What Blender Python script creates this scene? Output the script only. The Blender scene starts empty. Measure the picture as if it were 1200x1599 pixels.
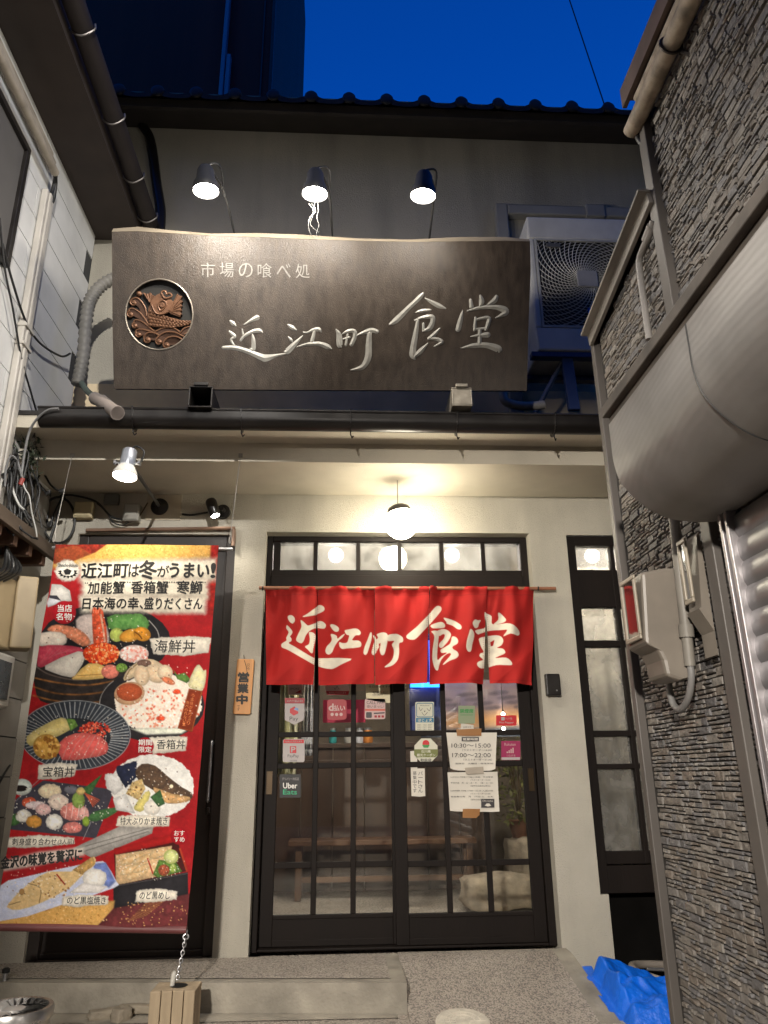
import bpy, math, random
import numpy as np
from mathutils import Vector, Matrix
random.seed(7); np.random.seed(7)
SC = bpy.context.scene; COL = SC.collection
R_ = math.radians

# ------------------------------------------------------------------ camera
PHOTO_W, PHOTO_H, FPX = 1200.0, 1599.0, 1170.0
_n = lambda v: np.array(v, float) / np.linalg.norm(v)
_Z = _n((-40, 3332, -FPX)); _Y = _n((-67, -412, -FPX)); _Y = _n(_Y - _Z * (_Y @ _Z)); _X = np.cross(_Y, _Z)
ROT = np.array([_X, _Y, _Z]); CAM = np.array([0, -4.7, .93])
cd = bpy.data.cameras.new('camera'); cam = bpy.data.objects.new('camera', cd); COL.objects.link(cam)
cd.sensor_fit = 'VERTICAL'; cd.sensor_height = 24.0; cd.lens = FPX / PHOTO_H * 24.0
cd.clip_start = .05; cd.clip_end = 500
m4 = Matrix(ROT.tolist()).to_4x4(); m4.translation = Vector(CAM); cam.matrix_world = m4
SC.camera = cam

# ------------------------------------------------------------------ world, dusk sky
W = bpy.data.worlds.new("World"); SC.world = W; W.use_nodes = True
nt = W.node_tree; bg = nt.nodes['Background']
sky = nt.nodes.new('ShaderNodeTexSky'); sky.sky_type = 'NISHITA'; sky.sun_disc = False
sky.sun_elevation = R_(4.0); sky.sun_rotation = R_(200); sky.ozone_density = 6.0; sky.air_density = 1.0
tint = nt.nodes.new('ShaderNodeMix'); tint.data_type = 'RGBA'; tint.blend_type = 'MULTIPLY'
tint.inputs[0].default_value = 1.0; tint.inputs[7].default_value = (.05, .62, 1.12, 1)
nt.links.new(sky.outputs[0], tint.inputs[6]); nt.links.new(tint.outputs[2], bg.inputs[0])
bg.inputs[1].default_value = 0.15
SC.view_settings.view_transform = 'Standard'; SC.view_settings.look = 'None'
SC.view_settings.exposure = 1.15; SC.view_settings.gamma = 1.0
SC.cycles.max_bounces = 8; SC.cycles.transparent_max_bounces = 16
SC.cycles.use_denoising = True; SC.cycles.sample_clamp_indirect = 6.0
SC.cycles.caustics_reflective = False; SC.cycles.caustics_refractive = False

# ------------------------------------------------------------------ measuring helpers
def ray(px, py):
    d = ROT @ np.array([px - PHOTO_W / 2, PHOTO_H / 2 - py, -FPX]); return d
def U(px, py, ax, v):                      # the point of the plane axis=v seen at this place of the photo
    d = ray(px, py); return CAM + d * ((v - CAM[ax]) / d[ax])
def onY(Y): return lambda px, py: U(px, py, 1, Y)
def onX(X): return lambda px, py: U(px, py, 0, X)
def onZ(Z): return lambda px, py: U(px, py, 2, Z)
def onPlane(p0, n):
    p0 = np.array(p0, float); n = np.array(n, float)
    def f(px, py):
        d = ray(px, py); return CAM + d * ((p0 - CAM) @ n / (d @ n))
    return f

# ------------------------------------------------------------------ materials
def s2l(c):
    c = np.asarray(c, float) / 255.0
    return np.where(c <= .04045, c / 12.92, ((c + .055) / 1.055) ** 2.4)
def lin(r, g, b): return tuple(s2l((r, g, b))) + (1.0,)
_M = {}
def mat(name, col, rough=.6, metal=0.0, var=.25, vs=6.0, bump=0.0, bs=60.0, attr=False, emit=None, es=0.0, spec=.5,
        stretch=(1, 1, 1), coat=0.0, trans=0.0, rvar=0.0, bump2=0.0, bs2=8.0, dirt=0.0, ds=1.3, dst=None):
    if name in _M: return _M[name]
    m = bpy.data.materials.new(name); m.use_nodes = True; _M[name] = m
    n = m.node_tree.nodes; l = m.node_tree.links; b = n['Principled BSDF']
    b.inputs['Roughness'].default_value = rough; b.inputs['Metallic'].default_value = metal
    b.inputs['Specular IOR Level'].default_value = spec; b.inputs['Coat Weight'].default_value = coat
    b.inputs['Transmission Weight'].default_value = trans
    tc = n.new('ShaderNodeTexCoord'); mp = n.new('ShaderNodeMapping'); mp.inputs['Scale'].default_value = stretch
    l.new(tc.outputs['Object'], mp.inputs[0])
    nz = n.new('ShaderNodeTexNoise'); nz.inputs['Scale'].default_value = vs; nz.inputs['Detail'].default_value = 6
    l.new(mp.outputs[0], nz.inputs['Vector'])
    mr = n.new('ShaderNodeMapRange'); mr.inputs['From Min'].default_value = .25; mr.inputs['From Max'].default_value = .75
    mr.inputs['To Min'].default_value = 1 - var; mr.inputs['To Max'].default_value = 1 + var
    l.new(nz.outputs[0], mr.inputs[0])
    mx = n.new('ShaderNodeMix'); mx.data_type = 'RGBA'; mx.blend_type = 'MULTIPLY'; mx.inputs[0].default_value = 1
    if attr:
        at = n.new('ShaderNodeAttribute'); at.attribute_name = 'Col'; l.new(at.outputs['Color'], mx.inputs[6])
    else: mx.inputs[6].default_value = col
    l.new(mr.outputs[0], mx.inputs[7]); out = mx.outputs[2]
    if dirt:
        n2 = n.new('ShaderNodeTexNoise'); n2.inputs['Scale'].default_value = ds; n2.inputs['Detail'].default_value = 8
        l.new(mp.outputs[0], n2.inputs['Vector'])
        if dst:
            mp2 = n.new('ShaderNodeMapping'); mp2.inputs['Scale'].default_value = dst; l.new(tc.outputs['Object'], mp2.inputs[0]); l.new(mp2.outputs[0], n2.inputs['Vector'])
        m2 = n.new('ShaderNodeMapRange'); m2.inputs['From Min'].default_value = .45; m2.inputs['From Max'].default_value = .7
        m2.inputs['To Min'].default_value = 1; m2.inputs['To Max'].default_value = 1 - dirt
        l.new(n2.outputs[0], m2.inputs[0])
        x2 = n.new('ShaderNodeMix'); x2.data_type = 'RGBA'; x2.blend_type = 'MULTIPLY'; x2.inputs[0].default_value = 1
        l.new(out, x2.inputs[6]); l.new(m2.outputs[0], x2.inputs[7]); out = x2.outputs[2]
    l.new(out, b.inputs['Base Color'])
    if rvar:
        rr = n.new('ShaderNodeMapRange'); rr.inputs['To Min'].default_value = max(0, rough - rvar); rr.inputs['To Max'].default_value = min(1, rough + rvar)
        l.new(nz.outputs[0], rr.inputs[0]); l.new(rr.outputs[0], b.inputs['Roughness'])
    prev = None
    for bb, ss in ((bump2, bs2), (bump, bs)):
        if bb:
            q = n.new('ShaderNodeTexNoise'); q.inputs['Scale'].default_value = ss; q.inputs['Detail'].default_value = 4
            l.new(mp.outputs[0], q.inputs['Vector'])
            bp = n.new('ShaderNodeBump'); bp.inputs['Strength'].default_value = min(1, bb); bp.inputs['Distance'].default_value = .01 * max(1, bb)
            l.new(q.outputs[0], bp.inputs['Height'])
            if prev: l.new(prev, bp.inputs['Normal'])
            prev = bp.outputs[0]
    if prev: l.new(prev, b.inputs['Normal'])
    if emit:
        b.inputs['Emission Color'].default_value = emit; b.inputs['Emission Strength'].default_value = es
    return m
def glass_mat(name, tintc, rough, refl, haze, blur=0):
    m = bpy.data.materials.new(name); m.use_nodes = True; n = m.node_tree.nodes; l = m.node_tree.links
    n.remove(n['Principled BSDF']); o = n['Material Output']
    t = n.new('ShaderNodeBsdfRefraction' if blur else 'ShaderNodeBsdfTransparent'); t.inputs[0].default_value = tintc
    if blur: t.inputs['Roughness'].default_value = blur; t.inputs['IOR'].default_value = 1.25
    g = n.new('ShaderNodeBsdfGlossy'); g.inputs['Roughness'].default_value = rough
    f = n.new('ShaderNodeFresnel'); f.inputs[0].default_value = 1.5
    mu = n.new('ShaderNodeMath'); mu.operation = 'MULTIPLY'; mu.inputs[1].default_value = refl; mu.use_clamp = True
    l.new(f.outputs[0], mu.inputs[0])
    mx = n.new('ShaderNodeMixShader'); l.new(mu.outputs[0], mx.inputs[0]); l.new(t.outputs[0], mx.inputs[1]); l.new(g.outputs[0], mx.inputs[2])
    last = mx
    if haze:                                                  # smears and film on old glass
        d = n.new('ShaderNodeBsdfDiffuse'); d.inputs[0].default_value = (.75, .73, .68, 1)
        tr = n.new('ShaderNodeBsdfTranslucent'); tr.inputs[0].default_value = (.75, .73, .68, 1)
        ad = n.new('ShaderNodeMixShader'); ad.inputs[0].default_value = .5; l.new(d.outputs[0], ad.inputs[1]); l.new(tr.outputs[0], ad.inputs[2])
        tc = n.new('ShaderNodeTexCoord'); nz = n.new('ShaderNodeTexNoise'); nz.inputs['Scale'].default_value = 9; nz.inputs['Detail'].default_value = 8
        l.new(tc.outputs['Object'], nz.inputs['Vector'])
        r = n.new('ShaderNodeMapRange'); r.inputs['From Min'].default_value = .35; r.inputs['From Max'].default_value = .75
        r.inputs['To Min'].default_value = haze * .4; r.inputs['To Max'].default_value = haze * 1.6; l.new(nz.outputs[0], r.inputs[0])
        m2 = n.new('ShaderNodeMixShader'); l.new(r.outputs[0], m2.inputs[0]); l.new(mx.outputs[0], m2.inputs[1]); l.new(ad.outputs[0], m2.inputs[2]); last = m2
    l.new(last.outputs[0], o.inputs[0]); return m
def emat(name, col, s):
    m = bpy.data.materials.new(name); m.use_nodes = True; n = m.node_tree.nodes; n.remove(n['Principled BSDF'])
    e = n.new('ShaderNodeEmission'); e.inputs[0].default_value = col; e.inputs[1].default_value = s
    m.node_tree.links.new(e.outputs[0], n['Material Output'].inputs[0]); return m

# ------------------------------------------------------------------ mesh helpers
class MB:
    def __init__(s): s.v = []; s.f = []; s.c = []
    def add(s, verts, faces, col=None):
        k = len(s.v); s.v += [tuple(map(float, p)) for p in verts]; s.f += [tuple(i + k for i in f) for f in faces]
        s.c += [col or (1, 1, 1)] * len(verts); return s
    def box(s, x0, x1, y0, y1, z0, z1, col=None):
        return s.add([(x, y, z) for z in (z0, z1) for y in (y0, y1) for x in (x0, x1)],
                     [(0, 2, 3, 1), (4, 5, 7, 6), (0, 1, 5, 4), (2, 6, 7, 3), (0, 4, 6, 2), (1, 3, 7, 5)], col)
    def obox(s, c, ax, ay, az, hx, hy, hz, col=None):          # box on three axes
        c = np.array(c, float); ax, ay, az = (np.array(_n(a)) for a in (ax, ay, az))
        return s.add([c + ax * hx * i + ay * hy * j + az * hz * k for k in (-1, 1) for j in (-1, 1) for i in (-1, 1)],
                     [(0, 2, 3, 1), (4, 5, 7, 6), (0, 1, 5, 4), (2, 6, 7, 3), (0, 4, 6, 2), (1, 3, 7, 5)], col)
    def bar(s, a, b, w, h, up=(0, 0, 1)):
        a = np.array(a, float); b = np.array(b, float); d = b - a
        sx = np.cross(d, up); sx = _n(sx) if np.linalg.norm(sx) > 1e-9 else np.array([1., 0, 0])
        return s.obox((a + b) / 2, d, sx, np.cross(sx, d), np.linalg.norm(d) / 2, w / 2, h / 2)
    def tube(s, pts, r, n=10, cap=True, closed=False):
        pts = [np.array(p, float) for p in pts]; N = len(pts)
        rs = r if hasattr(r, '__len__') else [r] * N
        vs = []; up = None
        for i, p in enumerate(pts):
            if closed: t = _n(pts[(i + 1) % N] - pts[i - 1])
            else: t = _n(pts[min(i + 1, N - 1)] - pts[max(i - 1, 0)])
            if up is None:
                up = np.array([0, 0, 1.]) if abs(t[2]) < .9 else np.array([1., 0, 0])
            a = _n(np.cross(t, up)); bb = np.cross(a, t); up = bb
            vs += [p + rs[i] * (a * math.cos(2 * math.pi * k / n) + bb * math.sin(2 * math.pi * k / n)) for k in range(n)]
        fs = [(i * n + k, i * n + (k + 1) % n, (i + 1) * n + (k + 1) % n, (i + 1) * n + k) for i in range(N - 1) for k in range(n)]
        if closed: fs += [((N - 1) * n + k, (N - 1) * n + (k + 1) % n, (k + 1) % n, k) for k in range(n)]
        elif cap: fs += [tuple(reversed(range(n))), tuple(range((N - 1) * n, N * n))]
        return s.add(vs, fs)
    def lathe(s, o, d, prof, n=24, cap0=True, cap1=True):       # profile of (distance along d, radius)
        o = np.array(o, float); d = np.array(_n(d)); u = np.array([0, 0, 1.]) if abs(d[2]) < .9 else np.array([1., 0, 0])
        a = _n(np.cross(d, u)); b = np.cross(a, d); vs = []
        for t, r in prof:
            vs += [o + d * t + r * (a * math.cos(2 * math.pi * k / n) + b * math.sin(2 * math.pi * k / n)) for k in range(n)]
        P = len(prof)
        fs = [(i * n + k, i * n + (k + 1) % n, (i + 1) * n + (k + 1) % n, (i + 1) * n + k) for i in range(P - 1) for k in range(n)]
        if cap0: fs.append(tuple(reversed(range(n))))
        if cap1: fs.append(tuple(range((P - 1) * n, P * n)))
        return s.add(vs, fs)
    def prism(s, poly, f0, f1):                                  # outline given twice through two maps (front, back)
        n = len(poly); a = [f0(*p) for p in poly]; b = [f1(*p) for p in poly]
        tri = tess(poly)
        return s.add(a + b, [t for t in tri] + [tuple(i + n for i in reversed(t)) for t in tri] +
                     [(i, (i + 1) % n, (i + 1) % n + n, i + n) for i in range(n)])
    def flat(s, poly, f):
        return s.add([f(*p) for p in poly], tess(poly))
    def grid(s, nu, nv, f, col=None):
        return s.add([f(i / nu, j / nv) for j in range(nv + 1) for i in range(nu + 1)],
                     [(j * (nu + 1) + i, j * (nu + 1) + i + 1, (j + 1) * (nu + 1) + i + 1, (j + 1) * (nu + 1) + i) for j in range(nv) for i in range(nu)], col)
    def build(s, name, m, parent=None, smooth=False, bevel=0, colors=False, solid=0, recalc=True):
        off = Vector(loc_of(parent)) if parent else Vector((0, 0, 0))
        me = bpy.data.meshes.new(name)
        me.from_pydata([(a - off.x, b - off.y, c - off.z) for a, b, c in s.v], [], s.f)
        if recalc:
            import bmesh
            bm = bmesh.new(); bm.from_mesh(me); bmesh.ops.recalc_face_normals(bm, faces=bm.faces); bm.to_mesh(me); bm.free()
        if colors:
            at = me.color_attributes.new('Col', 'FLOAT_COLOR', 'POINT')
            c = np.ones((len(s.v), 4), np.float32); c[:, :3] = np.array(s.c); at.data.foreach_set('color', c.ravel())
        if smooth: me.polygons.foreach_set('use_smooth', [True] * len(me.polygons))
        me.materials.append(m); o = bpy.data.objects.new(name, me); COL.objects.link(o)
        if parent: o.parent = parent
        _loc[o] = tuple(off)
        if bevel:
            md = o.modifiers.new('bevel', 'BEVEL'); md.width = bevel; md.segments = 2; md.limit_method = 'ANGLE'; md.angle_limit = R_(40)
        if solid:
            md = o.modifiers.new('solid', 'SOLIDIFY'); md.thickness = solid; md.offset = 0
        if smooth and not colors:
            md = o.modifiers.new('edges', 'EDGE_SPLIT'); md.split_angle = R_(45)
        return o
from mathutils.geometry import tessellate_polygon
def tess(poly): return [tuple(t) for t in tessellate_polygon([[Vector((p[0], p[1], 0)) for p in poly]])]
_loc = {}
def loc_of(o): return _loc.get(o, (0, 0, 0))
def thing(name, label, cat, loc=(0, 0, 0), group=None):
    o = bpy.data.objects.new(name, None); COL.objects.link(o); o.location = tuple(map(float, loc)); o.empty_display_size = .1
    _loc[o] = tuple(map(float, loc)); return tag(o, label, cat, group)
def tag(o, label, cat, group=None):
    o['label'] = label; o['category'] = cat; o['kind'] = 'thing'
    if group: o['group'] = group
    return o
def struct(o): o['kind'] = 'structure'; return o
def dup(root, loc, label, group=None):                           # a copy of a thing with copies of its parts and sub-parts
    r = root.copy(); COL.objects.link(r); r.location = loc; r['label'] = label
    if group: r['group'] = group
    _loc[r] = tuple(loc)
    for ch in list(root.children):
        c = ch.copy(); COL.objects.link(c); c.parent = r
        for g in ch.children:
            d = g.copy(); COL.objects.link(d); d.parent = c
    return r
def lab(o, text): o['label'] = text; return o
def cr(pts, k=6, closed=False):                                   # Catmull-Rom through points of any dimension
    P = [np.array(p, float) for p in pts]; n = len(P); out = []
    for i in range(n if closed else n - 1):
        a, b, c, d = (P[(i + j) % n] if closed else P[min(max(i + j, 0), n - 1)] for j in (-1, 0, 1, 2))
        for q in range(k):
            t = q / k; out.append(.5 * (2 * b + (c - a) * t + (2 * a - 5 * b + 4 * c - d) * t * t + (3 * b - a - 3 * c + d) * t ** 3))
    if not closed: out.append(P[-1])
    return out

# ------------------------------------------------------------------ lettering (built-in font only)
_tc = bpy.data.curves.new('lettering_curve', 'FONT'); _to = bpy.data.objects.new('lettering_source', _tc); COL.objects.link(_to)
_tcache = {}
def glyphs(s, bold=0.0):
    if (s, bold) not in _tcache:
        _tc.body = s; _tc.offset = bold; _tc.resolution_u = 3; bpy.context.view_layer.update()
        me = bpy.data.meshes.new_from_object(_to.evaluated_get(bpy.context.evaluated_depsgraph_get()))
        v = np.array([p.co[:2] for p in me.vertices]); f = [tuple(p.vertices) for p in me.polygons]; bpy.data.meshes.remove(me)
        _tcache[(s, bold)] = (v, f)
    return _tcache[(s, bold)]
def text(mb, s, fr, x0, y0, x1, y1, bold=0.0, shear=0.0, rot=0.0, grow=0.0):  # fits the words into a box measured on the surface fr
    v, f = glyphs(s)
    if len(v) == 0: return mb
    if bold:                                                       # heavier strokes: the same outline laid again, shifted a little
        b = bold * 1.1 * (y1 - y0); b_ = [(0, 0), (b, 0), (-b, 0), (0, b), (0, -b)]
        for i, (dx, dy) in enumerate(b_):
            text(mb, s, lambda px, py, i=i, dx=dx, dy=dy: np.array(fr(px + dx, py + dy)) - np.array([0, .00006 * i, 0]), x0, y0, x1, y1, 0.0, shear, rot)
        return mb
    lo = v.min(0); hi = v.max(0)
    t = (v - lo) / np.maximum(hi - lo, 1e-6)
    if hi[1] - lo[1] < .3: t[:, 1] = .5 + (t[:, 1] - .5) * (hi[1] - lo[1]) / .7
    x = x0 + t[:, 0] * (x1 - x0) + shear * (t[:, 1] - .5) * (y1 - y0); y = y1 - t[:, 1] * (y1 - y0)
    if rot:
        cx, cy = (x0 + x1) / 2, (y0 + y1) / 2; c, q = math.cos(rot), math.sin(rot)
        x, y = cx + (x - cx) * c - (y - cy) * q, cy + (x - cx) * q + (y - cy) * c
    return mb.add([fr(a, b) for a, b in zip(x, y)], f)
def vtext(mb, s, fr, x0, y0, x1, y1, bold=0.0, dx=0.0):           # one column, top to bottom
    n = len(s); h = (y1 - y0) / n
    for i, ch in enumerate(s):
        if ch != ' ': text(mb, ch, fr, x0 + dx * i, y0 + i * h + h * .06, x1 + dx * i, y0 + (i + 1) * h - h * .06, bold)
    return mb

# ------------------------------------------------------------------ printing on cloth: dye stored per point of the cloth
def vnoise(x, y, sc, seed, octv=3):
    rs = np.random.RandomState(seed); T = rs.rand(64, 64); out = 0; amp = 1; tot = 0
    for o in range(octv):
        X = x / sc * 2 ** o + 11.3 * o; Y = y / sc * 2 ** o + 5.7 * o; ix = np.floor(X).astype(int); iy = np.floor(Y).astype(int)
        fx = X - ix; fy = Y - iy; fx = fx * fx * (3 - 2 * fx); fy = fy * fy * (3 - 2 * fy)
        g = lambda a, b: T[a % 64, b % 64]
        out = out + amp * ((g(ix, iy) * (1 - fx) + g(ix + 1, iy) * fx) * (1 - fy) + (g(ix, iy + 1) * (1 - fx) + g(ix + 1, iy + 1) * fx) * fy)
        tot += amp; amp *= .55
    return out / tot
class Print:
    def __init__(s, X, Y, base, vol=0.0): s.vol = vol; s.X = X; s.Y = Y; s.c = np.tile(np.array(base, float), (len(X), 1)); s.k = 0
    def put(s, idx, a, col, amp, sc, col2=None, k=None):
        s.k += 1; nz = vnoise(s.X[idx], s.Y[idx], sc, s.k)
        nz = np.clip((nz - .5) * 2.2, -1, 1)[:, None]
        base = np.array(col, float)[None] * (1 + amp * nz) if col2 is None else np.array(col, float)[None] * (1 - (nz + 1) / 2) + np.array(col2, float)[None] * (nz + 1) / 2
        if k is not None: base = base * k[:, None]
        a = a[:, None]; s.c[idx] = s.c[idx] * (1 - a) + np.clip(base, 0, 255) * a
    def poly(s, pts, col, amp=.1, sc=6, edge=1.0, smooth=0, col2=None, alpha=1.0, rough=0.0):
        pts = np.array(cr(pts, smooth, True) if smooth else pts, float); lo = pts.min(0) - edge - rough; hi = pts.max(0) + edge + rough
        idx = np.where((s.X > lo[0]) & (s.X < hi[0]) & (s.Y > lo[1]) & (s.Y < hi[1]))[0]
        if not len(idx): return
        x = s.X[idx]; y = s.Y[idx]; ins = np.zeros(len(idx), bool); dm = np.full(len(idx), 1e9)
        for i in range(len(pts)):
            ax, ay = pts[i]; bx, by = pts[(i + 1) % len(pts)]
            if ay != by:
                q = ((ay > y) != (by > y)) & (x < (bx - ax) * (y - ay) / (by - ay) + ax); ins ^= q
            L = (bx - ax) ** 2 + (by - ay) ** 2 + 1e-9; t = np.clip(((x - ax) * (bx - ax) + (y - ay) * (by - ay)) / L, 0, 1)
            dm = np.minimum(dm, np.hypot(x - ax - t * (bx - ax), y - ay - t * (by - ay)))
        sd = np.where(ins, dm, -dm)
        if rough: sd = sd + (vnoise(x, y, 4, 900 + s.k) - .5) * 2 * rough
        size = min(hi - lo) - 2 * edge; k = None
        if s.vol and 6 < size < 75:                                  # pictures of food look rounded
            k = 1 - s.vol * (1 - np.clip(sd / (.28 * size), 0, 1)) ** 1.5 + s.vol * .45 * (.5 - (y - lo[1]) / (hi[1] - lo[1]))
        s.put(idx, alpha * np.clip(.5 + sd / edge, 0, 1), col, amp, sc, col2, k)
    def ell(s, cx, cy, rx, ry, col, rot=0.0, **k):
        c, q = math.cos(R_(rot)), math.sin(R_(rot))
        s.poly([(cx + rx * math.cos(t) * c - ry * math.sin(t) * q, cy + rx * math.cos(t) * q + ry * math.sin(t) * c) for t in np.linspace(0, 2 * math.pi, 25)[:-1]], col, **k)
    def line(s, pts, w, col, **k):
        P = [np.array(p, float) for p in pts]; L = []; Rr = []
        for i, p in enumerate(P):
            d = P[min(i + 1, len(P) - 1)] - P[max(i - 1, 0)]; d = d / (np.hypot(*d) + 1e-9); nn = np.array([-d[1], d[0]]) * w / 2
            L.append(p + nn); Rr.append(p - nn)
        s.poly(L + Rr[::-1], col, **k)
    def dots(s, region, n, r, cols, seed=1):
        rs = np.random.RandomState(seed); x0, y0, x1, y1 = region
        for i in range(n):
            a = rs.rand() * 6.28; q = math.sqrt(rs.rand())
            s.ell((x0 + x1) / 2 + math.cos(a) * q * (x1 - x0) / 2, (y0 + y1) / 2 + math.sin(a) * q * (y1 - y0) / 2, r * (.6 + .8 * rs.rand()), r * (.5 + .6 * rs.rand()), cols[rs.randint(len(cols))], rot=rs.rand() * 180, amp=.08)
    def linear(s): return s2l(s.c)
def dye(obj, rgb):
    at = obj.data.color_attributes.new('Col', 'FLOAT_COLOR', 'POINT'); c = np.ones((len(rgb), 4), np.float32); c[:, :3] = rgb
    at.data.foreach_set('color', c.ravel())
# ------------------------------------------------------------------ palette
STUCCO = mat('stucco', (.55, .515, .435, 1), .9, var=.10, vs=3, bump=.9, bs=190, bump2=.35, bs2=45, dirt=.22, ds=1.6, dst=(2.2, 2.2, .35))
SOFFIT = mat('painted_soffit', (.60, .55, .45, 1), .85, var=.08, vs=2.5, bump=.25, bs=130, dirt=.22, ds=1.7)
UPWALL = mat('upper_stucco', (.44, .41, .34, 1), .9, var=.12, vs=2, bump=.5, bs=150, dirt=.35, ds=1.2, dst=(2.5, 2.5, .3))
DARKWOOD = mat('dark_stained_wood', (.010, .0068, .0055, 1), .6, spec=.18, var=.3, vs=5, stretch=(1, 1, .15), bump=.12, bs=90, rvar=.1)
DARKWOODH = mat('dark_stained_rail', (.010, .0068, .0055, 1), .6, spec=.18, var=.3, vs=5, stretch=(.15, 1, 1), bump=.12, bs=90, rvar=.1)
BLACKMET = mat('black_painted_metal', (.012, .010, .009, 1), .35, var=.3, vs=9, bump=.05, bs=40, rvar=.12)
TILE = mat('glazed_roof_tile', (.018, .018, .02, 1), .45, var=.3, vs=8)
AGG = None
GLASS = glass_mat('door_glass', (.95, .96, .94, 1), .02, 1.6, .012)
TGLASS = glass_mat('transom_glass', (.86, .87, .84, 1), .035, 2.6, .20, .20)
GREYPLASTIC = mat('grey_plastic', lin(150, 147, 138), .5, var=.08, vs=12)
CREAM = mat('cream_plastic', lin(190, 176, 140), .5, var=.1, vs=9, dirt=.25, ds=6)
BLACK = mat('black_rubber', (.012, .012, .012, 1), .5, var=.2)
STEEL = mat('galvanised_steel', (.45, .45, .46, 1), .38, metal=.9, var=.2, vs=20, rvar=.1)
WHITEPRINT = mat('white_ink', lin(238, 236, 230), .6, var=.03)
BLACKPRINT = mat('black_ink', (.012, .011, .010, 1), .6, var=.1)
REDPRINT = mat('red_ink', lin(190, 22, 32), .5, var=.05)
F0 = onY(0)

def aggregate(name, base):
    m = mat(name, base, .85, var=.22, vs=2.2, dirt=.42, ds=2.6)
    n = m.node_tree.nodes; l = m.node_tree.links; b = n['Principled BSDF']
    tc = n.new('ShaderNodeTexCoord'); v = n.new('ShaderNodeTexVoronoi'); v.inputs['Scale'].default_value = 150
    l.new(tc.outputs['Object'], v.inputs['Vector'])
    r = n.new('ShaderNodeValToRGB'); e = r.color_ramp; e.elements[0].color = (.16, .14, .12, 1); e.elements[1].color = (.95, .85, .72, 1)
    e.elements.new(.35).color = (.42, .36, .30, 1); e.elements.new(.62).color = (.50, .43, .36, 1); e.interpolation = 'CONSTANT'
    sx = n.new('ShaderNodeSeparateColor'); l.new(v.outputs['Color'], sx.inputs[0]); l.new(sx.outputs[0], r.inputs[0])
    old = b.inputs['Base Color'].links[0].from_socket
    mx = n.new('ShaderNodeMix'); mx.data_type = 'RGBA'; mx.inputs[0].default_value = .66; l.new(old, mx.inputs[6]); l.new(r.outputs[0], mx.inputs[7])
    l.new(mx.outputs[2], b.inputs['Base Color'])
    bp = n.new('ShaderNodeBump'); bp.inputs['Strength'].default_value = .9; bp.inputs['Distance'].default_value = .006; bp.invert = True
    l.new(v.outputs['Distance'], bp.inputs['Height']); l.new(bp.outputs[0], b.inputs['Normal'])
    return m
AGG = aggregate('washed_aggregate', (.42, .39, .345, 1))
CONC = mat('old_concrete', (.35, .32, .265, 1), .85, var=.25, vs=5, bump=.5, bs=60, dirt=.4, ds=4)

# ------------------------------------------------------------------ ground
g = MB(); g.box(-14, 14, -16, -.54, -.5, -.13); struct(g.build('ground', AGG))
g = MB(); g.box(1.31, 6, -.54, 5, -.5, -.25); struct(g.build('alley_ground', CONC))
sy0, sy1 = -.62, -.43                                            # tread edge at right, at left
g = MB(); g.add([(.318, 0, .0), (.318, sy0, .0), (-2.6, -.32, 0), (-2.6, .0, .0), (.318, 0, -.3), (.318, sy0, -.3), (-2.6, -.32, -.3), (-2.6, 0, -.3)],
                [(0, 3, 2, 1), (1, 2, 6, 5), (0, 1, 5, 4), (2, 3, 7, 6), (3, 0, 4, 7)])
struct(g.build('entrance_step', CONC))
g = MB(); g.add([(.245, -.02, .004), (.245, sy0 + .075, .004), (-2.6, -.25, .004), (-2.6, -.02, .004)], [(0, 3, 2, 1)])
struct(g.build('step_tread', AGG))
def rampz(y): return 0.006 + min(0, (y + .12) * .19)
g = MB()
for j in range(12):
    y0 = 0 - j * .075; y1 = y0 - .075
    g.add([(.318, y0, rampz(y0)), (1.17, y0, rampz(y0)), (1.17, y1, rampz(y1)), (.318, y1, rampz(y1))], [(0, 1, 2, 3)])
    g.add([(.318, y0, rampz(y0)), (.318, y1, rampz(y1)), (.318, y1, -.4), (.318, y0, -.4)], [(0, 1, 2, 3)])
struct(g.build('entrance_ramp', AGG))
g = MB()
for j in range(12):
    y0 = 0 - j * .075; y1 = y0 - .075
    g.add([(1.17, y0, rampz(y0)), (1.262, y0, rampz(y0)), (1.262, y1, rampz(y1)), (1.17, y1, rampz(y1))], [(0, 1, 2, 3)])
    g.add([(1.262, y0, rampz(y0)), (1.262, y1, rampz(y1)), (1.30, y1, -.4), (1.30, y0, -.4)], [(0, 1, 2, 3)])
struct(g.build('ramp_kerb', CONC))
g = MB(); g.add([(-2.6, -.60, -.1255), (.27, -.68, -.1255), (.27, -.5, -.1255), (-2.6, -.3, -.1255)], [(0, 1, 2, 3)])
struct(g.build('step_footing', CONC))

# ------------------------------------------------------------------ the restaurant
RB = thing('restaurant_building', 'two storey restaurant with cream stucco front, tiled roof and dark glazed doors', 'building')
DX0, DX1, TZ = -.50, 1.24, 2.44                                    # door opening
SX0, SX1 = -1.70, -.695                                            # side door opening behind the banner
WX0, WX1, WZ0 = 1.488, 2.5, .27                                   # right window
g = MB(); T = .22
for x0, x1, z0, z1 in ((-2.6, SX0, -.3, 2.72), (SX0, SX1, 2.42, 2.72), (SX1, DX0, 0, 2.72), (DX0, DX1, TZ, 2.72), (DX1, WX0, -.3, 2.72),
                       (WX0, 3.2, 2.43, 2.72), (WX0, 1.535, -.3, WZ0), (WX1, 3.2, -.3, 2.43)):
    g.box(x0, x1, 0, T, z0, z1)
g.build('front_wall', STUCCO, RB)
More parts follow.
